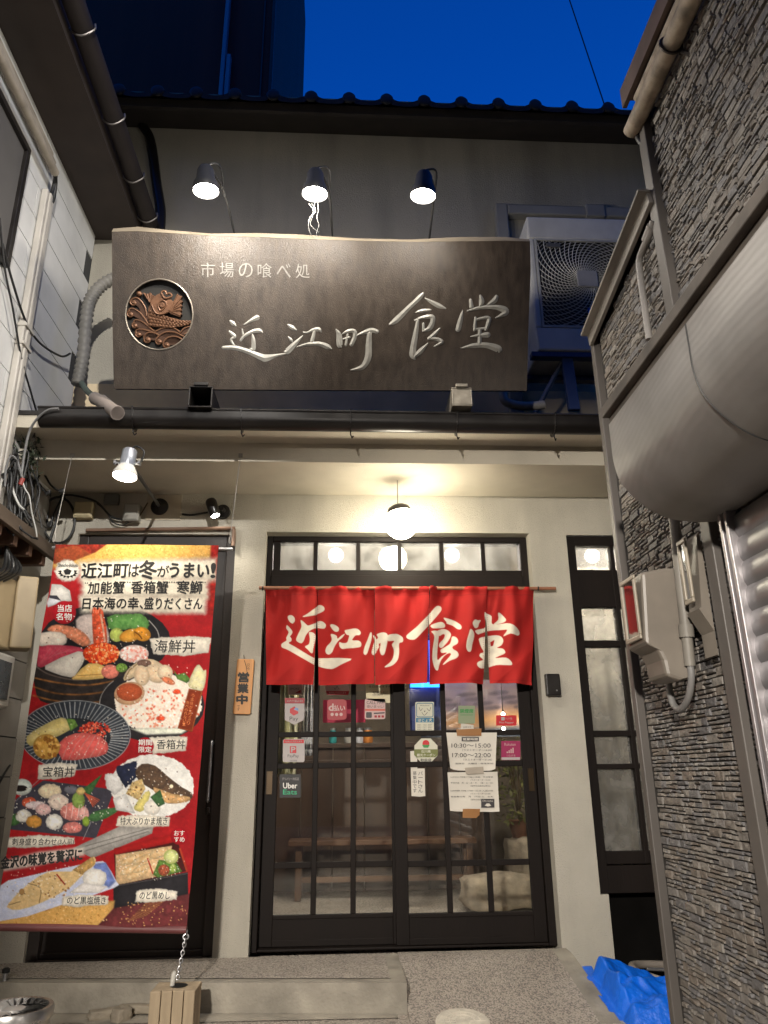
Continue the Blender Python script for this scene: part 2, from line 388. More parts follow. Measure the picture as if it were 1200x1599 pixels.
# stepped eave
g = MB(); g.box(-2.6, 3.2, -.555, 0, 2.70, 2.83); g.box(-2.6, 3.2, -.73, -.555, 2.822, 2.92); g.build('eave_soffit', SOFFIT, RB)
g = MB(); g.add([(-2.6, -.74, 2.925), (3.2, -.74, 2.925), (3.2, .16, 3.25), (-2.6, .16, 3.25), (-2.6, -.74, 2.9), (3.2, -.74, 2.9), (3.2, .16, 2.9), (-2.6, .16, 2.9)],
                [(0, 1, 2, 3), (0, 4, 5, 1), (4, 7, 6, 5), (3, 2, 6, 7), (0, 3, 7, 4), (1, 5, 6, 2)])
g.build('eave_roof', BLACKMET, RB)
# half-round gutter and its hooks
def arc(cy, cz, r, a0, a1, n): return [(cy + r * math.cos(R_(a0 + (a1 - a0) * i / n)), cz + r * math.sin(R_(a0 + (a1 - a0) * i / n))) for i in range(n + 1)]
gy, gz, gr = -.80, 2.850, .056
prof = [(gy - gr, gz + .035)] + arc(gy, gz, gr, 180, 360, 12) + [(gy + gr, gz + .035)]
g = MB(); n = len(prof)
g.add([(x, p[0], p[1]) for x in (-1.70, 2.2) for p in prof], [(i, i + 1, n + i + 1, n + i) for i in range(n - 1)])
g.tube([(-1.70, gy - gr, gz + .037), (2.2, gy - gr, gz + .037)], .007, 8)
GU = g.build('gutter', BLACKMET, RB, smooth=True, solid=.004)
for px in (205, 376, 548, 715, 868):
    x = U(px, 660, 1, -.86)[0]; k = MB()
    pts = [(x, gy + gr + .015, gz + .05)] + [(x, a, b) for a, b in arc(gy, gz - .004, gr + .008, 350, 190, 10)] + [(x, gy - gr - .012, gz + .045)]
    for a, b in zip(pts, pts[1:]): k.bar(a, b, .014, .006, up=(1, 0, 0))
    k.tube([(x, gy - .01, gz - gr - .008), (x, gy - .012, gz - gr - .03), (x + .008, gy, gz - gr - .045), (x + .016, gy + .008, gz - gr - .03)], .004, 6)
    k.build('gutter_hook', BLACKMET, GU)
# upper wall and roof
YU = .15
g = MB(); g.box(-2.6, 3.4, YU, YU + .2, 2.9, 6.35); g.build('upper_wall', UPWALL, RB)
g = MB(); g.box(-2.6, 3.4, YU - .02, YU, 3.2, 3.58); g.build('flashing_board', mat('pale_flashing', lin(226, 206, 170), .55, var=.1, dirt=.3), RB)
EZ, EY = 5.80, -.2
g = MB(); g.add([(x, y, z) for x in (-2.6, 3.4) for y, z in ((EY, EZ - .0), (EY, EZ + .055), (YU + .3, EZ + .36), (YU + .3, EZ + .30))], [(0, 1, 2, 3), (4, 7, 6, 5), (0, 4, 5, 1), (1, 5, 6, 2), (2, 6, 7, 3), (3, 7, 4, 0)])
g.box(-2.6, 3.4, EY - .03, EY - .001, EZ - .02, EZ + .06); g.build('roof_eave', mat('dark_eave_board', (.03, .024, .02, 1), .7, var=.3), RB)
g = MB(); pitch = .292; x0r = -2.75
def tz(x):
    u = ((x - x0r) / pitch) % 1.0
    d = abs(u - .5); val = .035 * ((d - .5) / .36) ** 2 - .012; return max(val, .012 + .062 * math.sqrt(1 - (d / .16) ** 2)) if d < .16 else val
NX = 480
for r in range(7):
    ya = EY - .09 + r * .27; yb = ya + .3; za = EZ + .06 + r * .125; zb = za + .137
    xs = [x0r + (3.5 - x0r) * i / NX for i in range(NX + 1)]
    k = len(g.v)
    g.add([(x, ya, za + tz(x)) for x in xs] + [(x, yb, zb + tz(x)) for x in xs] + [(x, ya + .004, za - .045 + .4 * tz(x)) for x in xs],
          [(i, i + 1, NX + 2 + i, NX + 1 + i) for i in range(NX)] + [(i, 2 * NX + 2 + i, 2 * NX + 3 + i, i + 1) for i in range(NX)])
for i in range(22):                                               # round end caps
    cx = x0r + pitch * (i + .5); g.lathe((cx, EY - .098, EZ + .078), (0, 1, 0), [(0, .03), (.003, .046), (.006, .05), (.02, .05)], 20)
g.build('tiled_roof', TILE, RB, smooth=True)

# door surround: frame, transom
YD = .11                                                          # plane of the joinery
FD = onY(YD)
g = MB(); g.box(DX0, DX0 + .035, YD - .02, YD + .1, 0, TZ); g.box(DX1 - .045, DX1, YD - .02, YD + .1, 0, TZ)
tzb = FD(620, 890)[2]; tzt = FD(620, 847)[2]; lint = FD(620, 916)[2]
g.box(DX0 + .035, DX1 - .045, YD - .018, YD + .1, TZ - .035, TZ); g.box(DX0 + .035, DX1 - .045, YD - .03, YD + .1, lint - .05, tzb - .045)
g.box(DX0 + .035, DX1 - .045, YD - .01, YD + .1, 0, .014)
g.build('door_frame', DARKWOODH, RB, bevel=.004)
tr = MB(); tx0, tx1 = DX0 + .037, DX1 - .047
tr.box(tx0, tx1, YD - .008, YD + .03, tzb - .044, tzb - .004); tr.box(tx0, tx1, YD - .008, YD + .03, tzt, TZ - .036)
edges = [(430, 497), (496, 556), (562, 622), (627, 690), (690, 752), (757, 820)]
cx = [FD(p, 868)[0] for p in (433, 493.5, 559.5, 624.5, 690, 754.5, 818)]
for i, x in enumerate(cx):
    w = .013 if 0 < i < 6 else .022; tr.box(x - w, x + w, YD - .006, YD + .028, tzb - .004, tzt)
TR = tr.build('transom_window', DARKWOODH, RB, bevel=.003)
gl = MB(); gl.box(tx0 + .01, tx1 - .01, YD + .012, YD + .016, tzb - .02, tzt + .01); gl.build('glass', TGLASS, TR)

# two sliding doors, each with stiles, rails, glazing bars, lower panel
def sliding_door(xa, xb, y, bars, handle_x, label):
    d = MB(); th = .032; z0 = .016; zt = lint - .05; st = .075
    zs = sorted([FD(620, p)[2] for p in bars]); zl = FD(620, 1428)[2]
    d.box(xa, xa + st, y, y + th, z0, zt); d.box(xb - st, xb, y, y + th, z0, zt)
    d.box(xa + st, xb - st, y + .002, y + th - .002, zt - .09, zt); d.box(xa + st, xb - st, y + .002, y + th - .002, z0, zl - .02)
    d.box(xa + st, xb - st, y - .004, y + th + .002, zl - .02, zl); d.box(xa + st, xb - st, y - .003, y + th, z0, z0 + .035)
    w = (xb - xa - 2 * st) / 3
    for i in (1, 2): d.box(xa + st + w * i - .016, xa + st + w * i + .016, y + .003, y + th - .004, zl, zt - .09)
    for z in zs:
        for i in range(3):
            d.box(xa + st + w * i + (.016 if i else 0), xa + st + w * (i + 1) - (.016 if i < 2 else 0), y + .004, y + th - .005, z - .016, z + .016)
    o = d.build('sliding_door', DARKWOOD, RB, bevel=.003); lab(o, label)
    q = MB(); q.box(xa + st - .01, xb - st + .01, y + .014, y + .018, zl - .01, zt - .08); q.build('glass', GLASS, o)
    h = MB(); hz = FD(620, 1220)[2]; h.box(handle_x - .0128, handle_x + .0128, y - .0035, y + .002, hz - .06, hz + .06)
    h.box(handle_x - .017, handle_x - .013, y - .007, y + .002, hz - .065, hz + .065); h.box(handle_x + .013, handle_x + .017, y - .007, y + .002, hz - .065, hz + .065)
    h.box(handle_x - .013, handle_x + .013, y - .007, y + .002, hz + .06, hz + .065); h.box(handle_x - .013, handle_x + .013, y - .007, y + .002, hz - .065, hz - .06)
    h.build('handle', mat('dull_brass', (.06, .038, .018, 1), .4, metal=.6), o); return o
MX = FD(625, 1300)[0]
sliding_door(DX0 + .037, MX + .03, YD + .045, (1145, 1194, 1350), DX0 + .037 + .03, 'left leaf of the sliding doors')
sliding_door(MX - .03, DX1 - .047, YD + .004, (1145, 1194, 1350), DX1 - .047 - .032, 'right leaf of the sliding doors')

# right-hand window
w = MB(); yw = .03; FW = onY(yw)
def zz(p): return FW(925, p)[2]
w.box(WX0 + .002, WX0 + .06, yw - .015, yw + .09, WZ0 + .002, 2.428); w.box(WX0 + .06, WX1 - .002, yw - .015, yw + .09, 2.36, 2.428)
for a, b in ((890, 948), (1000, 1010), (1141, 1150), (1193, 1201), (1330, 1350)): w.box(WX0 + .06, WX1 - .002, yw - .006, yw + .07, zz(b), zz(a))
w.box(WX0 + .06, WX1 - .002, yw - .01, yw + .09, WZ0 + .002, zz(1352))
for px in (965,): 
    xm = U(963, 930, 1, yw)[0]; w.box(xm - .014, xm + .014, yw - .008, yw + .065, zz(1350), 2.36)
    w.box(xm + .40, xm + .43, yw - .008, yw + .065, zz(1350), 2.36)
WN = w.build('side_window', DARKWOOD, RB, bevel=.003)
q = MB(); q.box(WX0 + .05, WX1 - .01, yw + .03, yw + .034, WZ0 + .05, 2.38)
q.build('glass', glass_mat('reeded_glass', (.8, .8, .78, 1), .08, 2.2, .30, .16), WN)

# dark side door behind the banner
sd = MB(); sd.box(SX0, SX0 + .06, .03, .16, 0, 2.42); sd.box(SX1 - .06, SX1, .03, .16, 0, 2.42); sd.box(SX0 + .06, SX1 - .06, .03, .16, 2.34, 2.42)
sd.box(SX0 + .06, SX1 - .06, .08, .13, .03, 2.34); sd.box(SX0, SX1, .02, .2, -.28, -.0005); sd.box(SX0 + .06, SX1 - .06, .06, .16, .0, .03); sd.box(SX0 + .14, SX1 - .30, .07, .08, .30, 2.2)
SD = sd.build('side_door', mat('dark_brown_door_paint', (.028, .021, .018, 1), .45, var=.2, vs=3, bump=.1, bs=70), RB, bevel=.004)
h = MB(); FH = onY(.02); a = FH(331, 1160); b = FH(325, 1250)
h.tube(cr([a + [0, .05, 0], a, a + (b - a) * .3, a + (b - a) * .8, b, b + [0, .05, 0]], 4), .010, 10); h.build('handle', STEEL, SD, smooth=True)
h = MB(); c = FH(326, 1258); h.box(c[0] - .018, c[0] + .018, .03, .078, c[2] - .05, c[2] + .02); h.box(c[0] - .01, c[0] + .01, .012, .03, c[2] - .04, c[2] - .01)
h.build('latch', BLACKMET, SD, bevel=.003)
# thin conduit trim over the side door
t = MB(); a = onY(-.02)(135, 828); b = onY(-.02)(366, 825)
t.tube(cr([a, (a + b) / 2, b - [.03, 0, 0], b - [.008, 0, .006], b - [0, 0, .03], b - [0, 0, .12]], 4), .013, 8)
t.build('door_trim', mat('brown_trim', lin(120, 95, 78), .5), RB, smooth=True)

# the room behind the glass
INW = mat('room_plaster', (.20, .16, .12, 1), .9, var=.15, dirt=.3)
g = MB(); g.box(-1.5, 3.2, 3.6, 3.7, 0, 2.9); g.box(-1.6, -1.5, .22, 3.6, 0, 2.9); g.box(3.2, 3.3, -.0, 3.6, -.3, 2.9); g.build('room_wall', INW, RB)
g = MB(); g.box(-1.5, 3.2, .222, 3.6, 2.80, 2.9); g.build('room_ceiling', mat('room_ceiling', (.34, .29, .23, 1), .9, var=.1, vs=2), RB)
g = MB(); g.box(-1.5, 3.2, .2, 3.6, -.3, -.004); g.build('room_floor', AGG, RB)
g = MB(); g.box(1.45, 1.49, .24, 1.5, 0, 2.8); g.build('room_partition', INW, RB)
# ------------------------------------------------------------------ things inside, seen through the glass
WOODP = mat('brown_partition_wood', (.060, .034, .021, 1), .45, var=.35, vs=4, stretch=(3, 1, .2), bump=.1, bs=60)
WOODB = mat('worn_bench_wood', (.13, .065, .032, 1), .5, var=.35, vs=6, stretch=(.2, 2, 2), bump=.15, bs=60)
wp = thing('wooden_partition', 'brown wooden board partition standing inside behind the bench', 'partition', (.3, 2.25, 0))
g = MB(); xs = np.linspace(-.62, 1.30, 8)
for i in range(7): g.box(xs[i] + .004, xs[i + 1] - .004, 2.25, 2.29 + .004 * (i % 2), 0.02, 1.16)
g.build('boards', WOODP, wp, bevel=.003)
g = MB(); g.box(-.64, 1.32, 2.22, 2.32, 1.16, 1.20); g.box(-.64, 1.32, 2.235, 2.25, 1.02, 1.06); g.build('rail', WOODP, wp, bevel=.004)
bn = thing('wooden_bench', 'long low brown wooden bench inside behind the glass doors', 'bench', (.35, 2.0, 0))
g = MB(); g.box(-.42, 1.10, 1.86, 2.16, .40, .44); g.build('seat', WOODB, bn, bevel=.005)
g = MB(); g.box(-.36, 1.04, 1.99, 2.03, .12, .16); g.build('stretcher', WOODB, bn)
for x in (-.36, 1.02):
    for y in (1.89, 2.08):
        g = MB(); g.box(x, x + .05, y, y + .05, 0, .40); g.build('leg', WOODB, bn, bevel=.004)
cw = thing('door_curtain', 'pale yellow green curtain hanging inside the left leaf of the doors', 'curtain', (-.35, .45, 1.2))
g = MB(); g.grid(40, 12, lambda u, v: (-0.464 + 0.173 * u + .01 * math.sin(v * 5), .42 + .018 * math.sin(u * 34) + .008 * math.sin(u * 71 + v * 3), 0.919 + v * 1.0 + .02 * math.sin(u * 20) * (1 - v)))
g.build('cloth', mat('pale_curtain', (.78, .74, .50, 1), .9, var=.2, vs=10), cw, smooth=True)
cw = thing('lace_curtain', 'narrow white lace strip hanging beside the pale yellow curtain', 'curtain', (-.2, .46, 1.2))
g = MB(); g.grid(16, 10, lambda u, v: (-0.262 + 0.073 * u, .46 + .012 * math.sin(u * 22), 1.055 + v * .95))
g.build('cloth', mat('white_lace', (.75, .73, .76, 1), .9, var=.5, vs=60), cw, smooth=True)
BULB = emat('room_bulb_glow', (1, .93, .82, 1), 26); ROOMBULB = emat('ceiling_bulb_glow', (1, .93, .84, 1), 340)
def ceiling_lamp(x, y, z, label, watts):
    t = thing('ceiling_lamp', label, 'lamp', (x, y, z), 'lit lamps hanging inside')
    g = MB(); g.lathe((x, y, 2.8), (0, 0, -1), [(0, .045), (.02, .045), (.03, .012), (2.8 - z - .05, .012), (2.8 - z - .03, .03)], 14); g.build('stem', BLACKMET, t, smooth=True)
    g = MB(); g.lathe((x, y, z), (0, 0, -1), [(-.03 + .0, .012)] + [(.05 * -math.cos(a), .05 * math.sin(a)) for a in np.linspace(.3, 3.0, 10)], 16); g.build('bulb', ROOMBULB, t, smooth=True)
for px, yy, wt, lb in ((525, .42, 34, 'lit bulb seen through the second transom pane from the left'), (706, .42, 34, 'lit bulb seen through the fifth transom pane from the left')):
    p = U(px, 867, 1, yy); ceiling_lamp(p[0], yy, p[2], lb, wt)
p = U(925, 868, 1, .36); ceiling_lamp(p[0], .36, p[2], 'lit bulb seen through the top pane of the narrow right window', 30)
g = MB(); g.grid(50, 10, lambda u, v: (1.50 + .95 * u, .78 + .02 * math.sin(u * 40), .42 + v * 2.0))
o = g.build('window_curtain', mat('cream_window_curtain', (.55, .52, .45, 1), .9, var=.25, vs=5, dirt=.35, ds=3), smooth=True); tag(o, 'cream curtain drawn behind the narrow right window', 'curtain')
def at_glass(px, py, Y): return U(px, py, 1, Y)
o = MB()
a = at_glass(505, 1093, .5); b = at_glass(571, 1128, .5); o.box(a[0], b[0], .5, .506, b[2], a[2])
po = o.build('poster', mat('magenta_poster', lin(190, 20, 70), .6, var=.15)); tag(po, 'magenta poster hanging inside behind the left leaf of the doors', 'poster')
o = MB(); a = at_glass(655, 1062, 1.0); b = at_glass(842, 1150, 1.0)
nu, nv = 90, 50; o.grid(nu, nv, lambda u, v: (a[0] + (b[0] - a[0]) * u, 1.0, b[2] + (a[2] - b[2]) * v))
po = o.build('wall_picture', mat('sunset_print', (1, 1, 1, 1), .6, var=.04, attr=True)); tag(po, 'purple and orange sunset cloud picture inside behind the right leaf of the doors', 'picture')
uu, vv = np.meshgrid(np.linspace(0, 187, nu + 1), np.linspace(88, 0, nv + 1)); uu = uu.ravel(); vv = vv.ravel()
pr = Print(uu, vv, (105, 92, 112)); pr.poly([(-5, -5), (190, -5), (190, 95), (-5, 95)], (96, 88, 120), .25, 30, col2=(150, 128, 120))
pr.poly([(-5, 62), (190, 40), (190, 72), (-5, 78)], (190, 140, 90), .2, 24, edge=24); pr.poly([(-5, 78), (190, 72), (190, 95), (-5, 95)], (60, 66, 78), .3, 16, edge=6)
for i in range(14): pr.ell(10 + 13 * i, 18 + (i * 7) % 30, 16, 3, (70, 62, 74), rot=-4, amp=.3, sc=8, edge=4, alpha=.7)
dye(po, pr.linear())
po.data.materials[0].node_tree.nodes['Principled BSDF'].inputs['Roughness'].default_value = .5
# blue lit sign strip
BL = emat('blue_sign_light', (.03, .25, 1.0, 1), 2.2); bs = thing('blue_light_sign', 'small blue lit sign glowing inside between the red curtain flaps', 'sign', at_glass(665, 1068, .45))
g = MB(); a = at_glass(641, 1066, .45); b = at_glass(690, 1073, .45); g.box(a[0], b[0], .44, .455, b[2], a[2]); g.build('light_bar', BL, bs)
g = MB(); a = at_glass(669, 1000, .45); b = at_glass(674, 1066, .45); g.box(a[0], b[0], .44, .455, b[2] + .004, a[2]); g.build('light_strip', emat('violet_sign_light', (.10, .14, .85, 1), .8), bs)
g = MB(); a = at_glass(638, 990, .47); b = at_glass(693, 1140, .47); g.box(a[0], b[0], .47, .49, b[2], a[2]); g.build('backing', mat('blue_panel', (.02, .04, .22, 1), .4), bs, bevel=.003)
# rough stone blocks, a potted plant
STONE = mat('rough_stone', (.34, .28, .21, 1), .9, var=.35, vs=9, bump=1.0, bs=24, dirt=.4, ds=6)
def rock(name, c, r, seed, label, cat, m, group=None, flat=0.0):
    import bmesh
    rs = np.random.RandomState(seed); bm = bmesh.new(); bmesh.ops.create_cube(bm, size=2)
    bmesh.ops.subdivide_edges(bm, edges=bm.edges[:], cuts=5, use_grid_fill=True)
    ph = rs.rand(9) * 6
    for v in bm.verts:
        p = v.co; q = p.normalized() * 1.25; p = p.lerp(q, .42); k = 1 + .07 * math.sin(p.x * 3 + ph[0]) * math.sin(p.y * 4 + ph[1]) + .06 * math.sin(p.z * 6 + ph[2] + p.x * 4) + .03 * rs.randn() * .6
        v.co = Vector((p.x * r[0] * k, p.y * r[1] * k, p.z * r[2] * k))
    me = bpy.data.meshes.new(name); bm.to_mesh(me); bm.free(); me.polygons.foreach_set('use_smooth', [True] * len(me.polygons)); me.materials.append(m)
    o = bpy.data.objects.new(name, me); COL.objects.link(o); o.location = tuple(c); o.rotation_euler = (0, 0, rs.rand() * .6); _loc[o] = tuple(c); tag(o, label, cat, group); return o
rock('stone_block', (1.16, 1.35, .115), (.26, .13, .115), 3, 'low pale stone block on the floor at the end of the bench', 'stone', STONE)
rock('stone_block', (1.62, 2.6, .19), (.14, .12, .19), 5, 'pale stone block standing inside under the hanging plant', 'stone', STONE)
pt = thing('potted_plant', 'yellow green leafy plant inside behind the right leaf of the doors', 'plant', (1.55, 2.5, .38))
g = MB(); g.lathe((1.62, 2.58, .385), (0, 0, 1), [(0, .07), (.13, .1), (.14, .11), (.15, .1)], 16); g.build('pot', mat('clay_pot', (.2, .09, .05, 1), .8), pt, smooth=True)
g = MB(); rs = np.random.RandomState(4)
for i in range(240):
    a = rs.rand() * 6.28; r = .19 * math.sqrt(rs.rand()); c = np.array([1.60 + r * math.cos(a), 2.5 + r * .6 * math.sin(a), .5 + .75 * rs.rand()]); d = _n(rs.randn(3)); e = _n(np.cross(d, rs.randn(3))); s_ = .035
    g.add([c, c + d * s_ + e * .014, c + d * 2 * s_, c + d * s_ - e * .014], [(0, 1, 2, 3)])
g.build('foliage', mat('plant_leaf', (.13, .13, .035, 1), .6, var=.4, vs=20), pt, recalc=False)
g = MB()
for i in range(5): g.tube(cr([(1.62, 2.58, .52), (1.60 + .05 * math.cos(i), 2.5 + .03 * math.sin(i), .9), (1.6 + .12 * math.cos(i * 1.3), 2.5 + .06 * math.sin(i * 1.3), 1.2)], 5), .006, 6)
g.build('stem', mat('plant_stem', (.08, .05, .02, 1), .7), pt, smooth=True)
# a shelf of small glass things on top of the partition
for i, (px, c, lb) in enumerate(((520, (.05, .35, .36, 1), 'teal'), (545, (.45, .43, .4, 1), 'pale grey'), (562, (.6, .6, .66, 1), 'silvery'), (575, (.7, .25, .05, 1), 'orange'))):
    p = U(px, 1165, 1, 2.26); r = .035 + .01 * (i % 2)
    j = thing('glass_jar', '%s jar standing on top of the brown partition' % lb, 'jar', (p[0], 2.26, 1.2), 'jars on the partition')
    g = MB(); g.lathe((p[0], 2.26, 1.2), (0, 0, 1), [(0, r * .8), (.01, r), (.09, r), (.11, r * .7)], 14); g.build('body', mat('jar_%s' % lb.replace(' ', '_'), c, .25, var=.2), j, smooth=True)
    g = MB(); g.lathe((p[0], 2.26, 1.31), (0, 0, 1), [(0, r * .75), (.02, r * .75)], 14); g.build('lid', STEEL, j, smooth=True)

# three small bare bulbs burning far inside
for i, (px, py, lb) in enumerate(((786, 1115, 'tiny lit bulb above the red sticker inside the right leaf'), (817, 1126, 'brightest tiny lit bulb right of the red sticker inside the right leaf'), (787, 1138, 'tiny lit bulb below the red sticker inside the right leaf'))):
    q = U(px, py, 1, .9); t = thing('string_light', lb, 'lamp', q, 'tiny bulbs inside the doors')
    g = MB(); g.lathe(q, (0, 0, 1), [(.013 * -math.cos(a), .013 * (1.5 if i == 1 else 1) * math.sin(a)) for a in np.linspace(.1, 3.0, 8)], 12); g.build('bulb', BULB, t, smooth=True)
    g = MB(); g.lathe(q + [0, 0, .012], (0, 0, 1), [(0, .006), (.02, .006)], 8); g.tube([q + [0, 0, .03], q + [0, 0, .30]], .002, 5); g.build('socket', BLACK, t)
# ------------------------------------------------------------------ the big wooden signboard on its two beams
SB = [np.array(p) for p in ((-1.283, -.86, 3.012), (1.060, -.86, 3.038), (1.060, -1.19, 3.84), (-1.300, -1.19, 3.815))]
sx = _n(SB[1] - SB[0]); su = _n((SB[3] + SB[2]) / 2 - (SB[0] + SB[1]) / 2); su = _n(su - sx * (su @ sx)); sn = np.cross(sx, su)   # sn points out to the street
S0 = SB[0]
FS = onPlane(S0, sn)
def sp(off): return lambda px, py: FS(px, py) + sn * off
sg = thing('signboard', 'big dark brown wooden signboard with white carved lettering and round bronze fish emblem', 'sign', (-.1, -1.0, 3.0))
top = [(175, 362), (215, 361), (265, 364), (330, 368), (400, 370), (470, 373), (560, 376), (640, 378), (720, 377), (790, 376), (828, 377)]
outl = top + [(829, 420), (826, 500), (823, 610), (500, 609), (178, 607), (176, 500)]
TH = .06
WOODS = mat('dark_sign_wood', (.040, .029, .021, 1), .42, var=.38, vs=3.2, stretch=(9, 9, .35), bump=.3, bs=34, rvar=.12)
g = MB()
def back(off): return lambda px, py: FS(px, py) - sn * off
# circular opening for the emblem
EC, ER = (249, 491), (52.5, 55)
circ = [(EC[0] + ER[0] * math.cos(t), EC[1] + ER[1] * math.sin(t)) for t in np.linspace(0, 2 * math.pi, 49)[:-1]]
def with_hole(outer, hole):
    tri = tessellate_polygon([[Vector((p[0], p[1], 0)) for p in outer], [Vector((p[0], p[1], 0)) for p in hole]]); return outer + hole, [tuple(t) for t in tri]
pts, tri = with_hole(outl, circ); no = len(outl); nh = len(circ); N = no + nh
g.add([FS(*p) for p in pts] + [back(TH)(*p) for p in pts], tri + [tuple(i + N for i in reversed(t)) for t in tri] +
      [(i, (i + 1) % no, (i + 1) % no + N, i + N) for i in range(no)] + [(no + i, no + (i + 1) % nh, no + (i + 1) % nh + N, no + i + N) for i in range(nh)])
g.build('board', WOODS, sg)
# pale bark edge along the top: a bevelled strip rising back from the face
g = MB(); A = [FS(x, y) for x, y in top]; B = [FS(x, y - (7 + 2 * math.sin(i * 1.7))) - sn * .022 for i, (x, y) in enumerate(top)]; Cc = [b - sn * .045 - su * .01 for b in B]
n = len(top); g.add([a + sn * .002 for a in A] + B + Cc + [a - sn * .07 for a in A], [(i, i + 1, n * k + n + i + 1, n * k + n + i) if k == 0 else (n * k + i, n * k + i + 1, n * k + n + i + 1, n * k + n + i) for k in range(3) for i in range(n - 1)] +
                    [(0, n, 2 * n, 3 * n), (n - 1, 2 * n - 1, 3 * n - 1, 4 * n - 1)])
g.build('bark_edge', mat('pale_bark', (.22, .185, .135, 1), .75, var=.3, vs=14, stretch=(.3, 1, 1), bump=.5, bs=40), sg, smooth=True)
# carved lettering: V shaped strokes
def stroke(mb, pts, ox, oy, sc, hgt=.004, base=.0015):
    P = cr([(x / sc + ox, y / sc + oy, w / sc / 2 * 1.08) for x, y, w in pts], 5)
    F = lambda x, y, o: FS(x, y) + sn * o
    L = []; Cn = []; Rr = []
    for i, p in enumerate(P):
        d = P[min(i + 1, len(P) - 1)][:2] - P[max(i - 1, 0)][:2]; d = d / (np.hypot(*d) + 1e-9); nn = np.array([-d[1], d[0]]) * max(p[2], .5)
        L.append(F(p[0] + nn[0], p[1] + nn[1], base)); Rr.append(F(p[0] - nn[0], p[1] - nn[1], base)); Cn.append(F(p[0], p[1], base + hgt * min(1, p[2] / 3)))
    cap = 4; n = len(P)
    for A_, B_ in ((L, Cn), (Cn, Rr)): mb.add(A_ + B_, [(i, i + 1, n + i + 1, n + i) for i in range(n - 1)])
    for e, dr in ((0, -1), (n - 1, 1)):
        p = P[e]; q = P[e + (1 if e == 0 else -1)]; d = p[:2] - q[:2]; d = d / (np.hypot(*d) + 1e-9); r = max(p[2], .5); nn = np.array([-d[1], d[0]])
        rim = [F(*(p[:2] + r * (nn * math.cos(t) + d * math.sin(t))), base) for t in np.linspace(0, math.pi, 6)]
        mb.add([Cn[e]] + rim, [(0, i + 1, i + 2) for i in range(5)])
E_ = [[(92,98,14),(112,115,28),(130,132,12)],[(190,125,6),(240,95,20),(288,72,34),(299,66,10)],[(85,172,10),(105,190,24),(125,212,20),(98,232,16),(118,272,14)],
 [(42,290,22),(130,292,30),(220,318,32),(310,355,42),(350,365,48),(420,348,22),(497,332,8)],[(178,158,8),(185,192,14)],[(168,238,16),(195,205,20),(250,175,24),(300,168,30),(324,182,10)],
 [(252,196,10),(260,240,26),(258,302,28),(236,296,8)],[(508,125,10),(538,145,28),(568,164,10)],[(510,212,8),(530,234,20),(540,248,6)],[(614,205,6),(560,260,30),(505,315,40),(485,318,12)],
 [(615,178,6),(645,182,12),(690,162,22),(730,160,30),(745,178,8)],[(698,170,18),(690,210,24),(680,245,26)],[(572,285,6),(650,265,22),(730,262,28),(790,282,34),(818,298,14)],
 [(855,158,8),(876,200,36),(880,270,40),(890,285,14)],[(905,190,10),(940,172,24),(985,172,28),(988,215,28),(965,268,26)],[(905,228,10),(950,216,16)],[(938,195,14),(925,272,18)],
 [(1000,202,8),(1060,180,26),(1110,165,32),(1148,174,28)],[(1095,185,30),(1090,270,40),(1085,360,44),(1050,425,36),(1000,445,22),(960,453,6)]]
G_ = [[(318,36,8),(300,65,32),(190,170,36),(100,260,44),(48,294,16)],[(336,83,8),(390,115,28),(450,145,36),(502,166,10)],[(258,198,8),(310,185,26),(378,178,16)],[(252,262,12),(310,240,24),(385,232,34),(398,262,36),(372,325,38),(315,350,12)],
 [(275,262,22),(258,370,38),(238,480,46),(235,545,52),(250,578,16)],[(245,560,24),(300,510,38),(358,448,8)],[(320,290,18),(322,338,22)],[(454,328,12),(410,375,30),(365,412,22)],[(362,408,18),(430,415,28),(470,440,28),(406,476,8)],
 [(705,98,22),(712,152,34)],[(785,62,18),(795,110,42),(778,152,12)],[(915,72,32),(895,105,40),(838,136,8)],[(640,183,8),(622,260,36),(602,337,38)],[(678,186,10),(780,160,26),(900,155,34),(980,175,50),(985,205,42),(910,242,8)],
 [(745,242,20),(738,338,26)],[(745,258,18),(850,240,28),(847,290,32),(830,338,24)],[(740,335,16),(835,327,20)],[(780,345,28),(778,452,32)],[(706,394,8),(780,385,30),(845,380,42)],[(628,489,8),(720,470,34),(830,465,42),(930,495,54),(937,517,18)]]
CARVE = mat('silver_carved_paint', (.33, .32, .29, 1), .38, metal=.25, var=.2, vs=30)
g = MB()
for p in E_: stroke(g, p, 340, 480, 4.615)
for p in G_: stroke(g, p, 600, 450, 5.217)
g.build('large_lettering', CARVE, sg)
F3 = sp(.003); g = MB()
for i, ch in enumerate('市場の喰べ処'): text(g, ch, F3, 314 + i * 29.6, 410 + .4 * i, 314 + i * 29.6 + 22, 433 + .3 * i, .0)
g.build('small_lettering', mat('dull_carved_paint', (.19, .18, .165, 1), .5, var=.3, vs=40), sg)
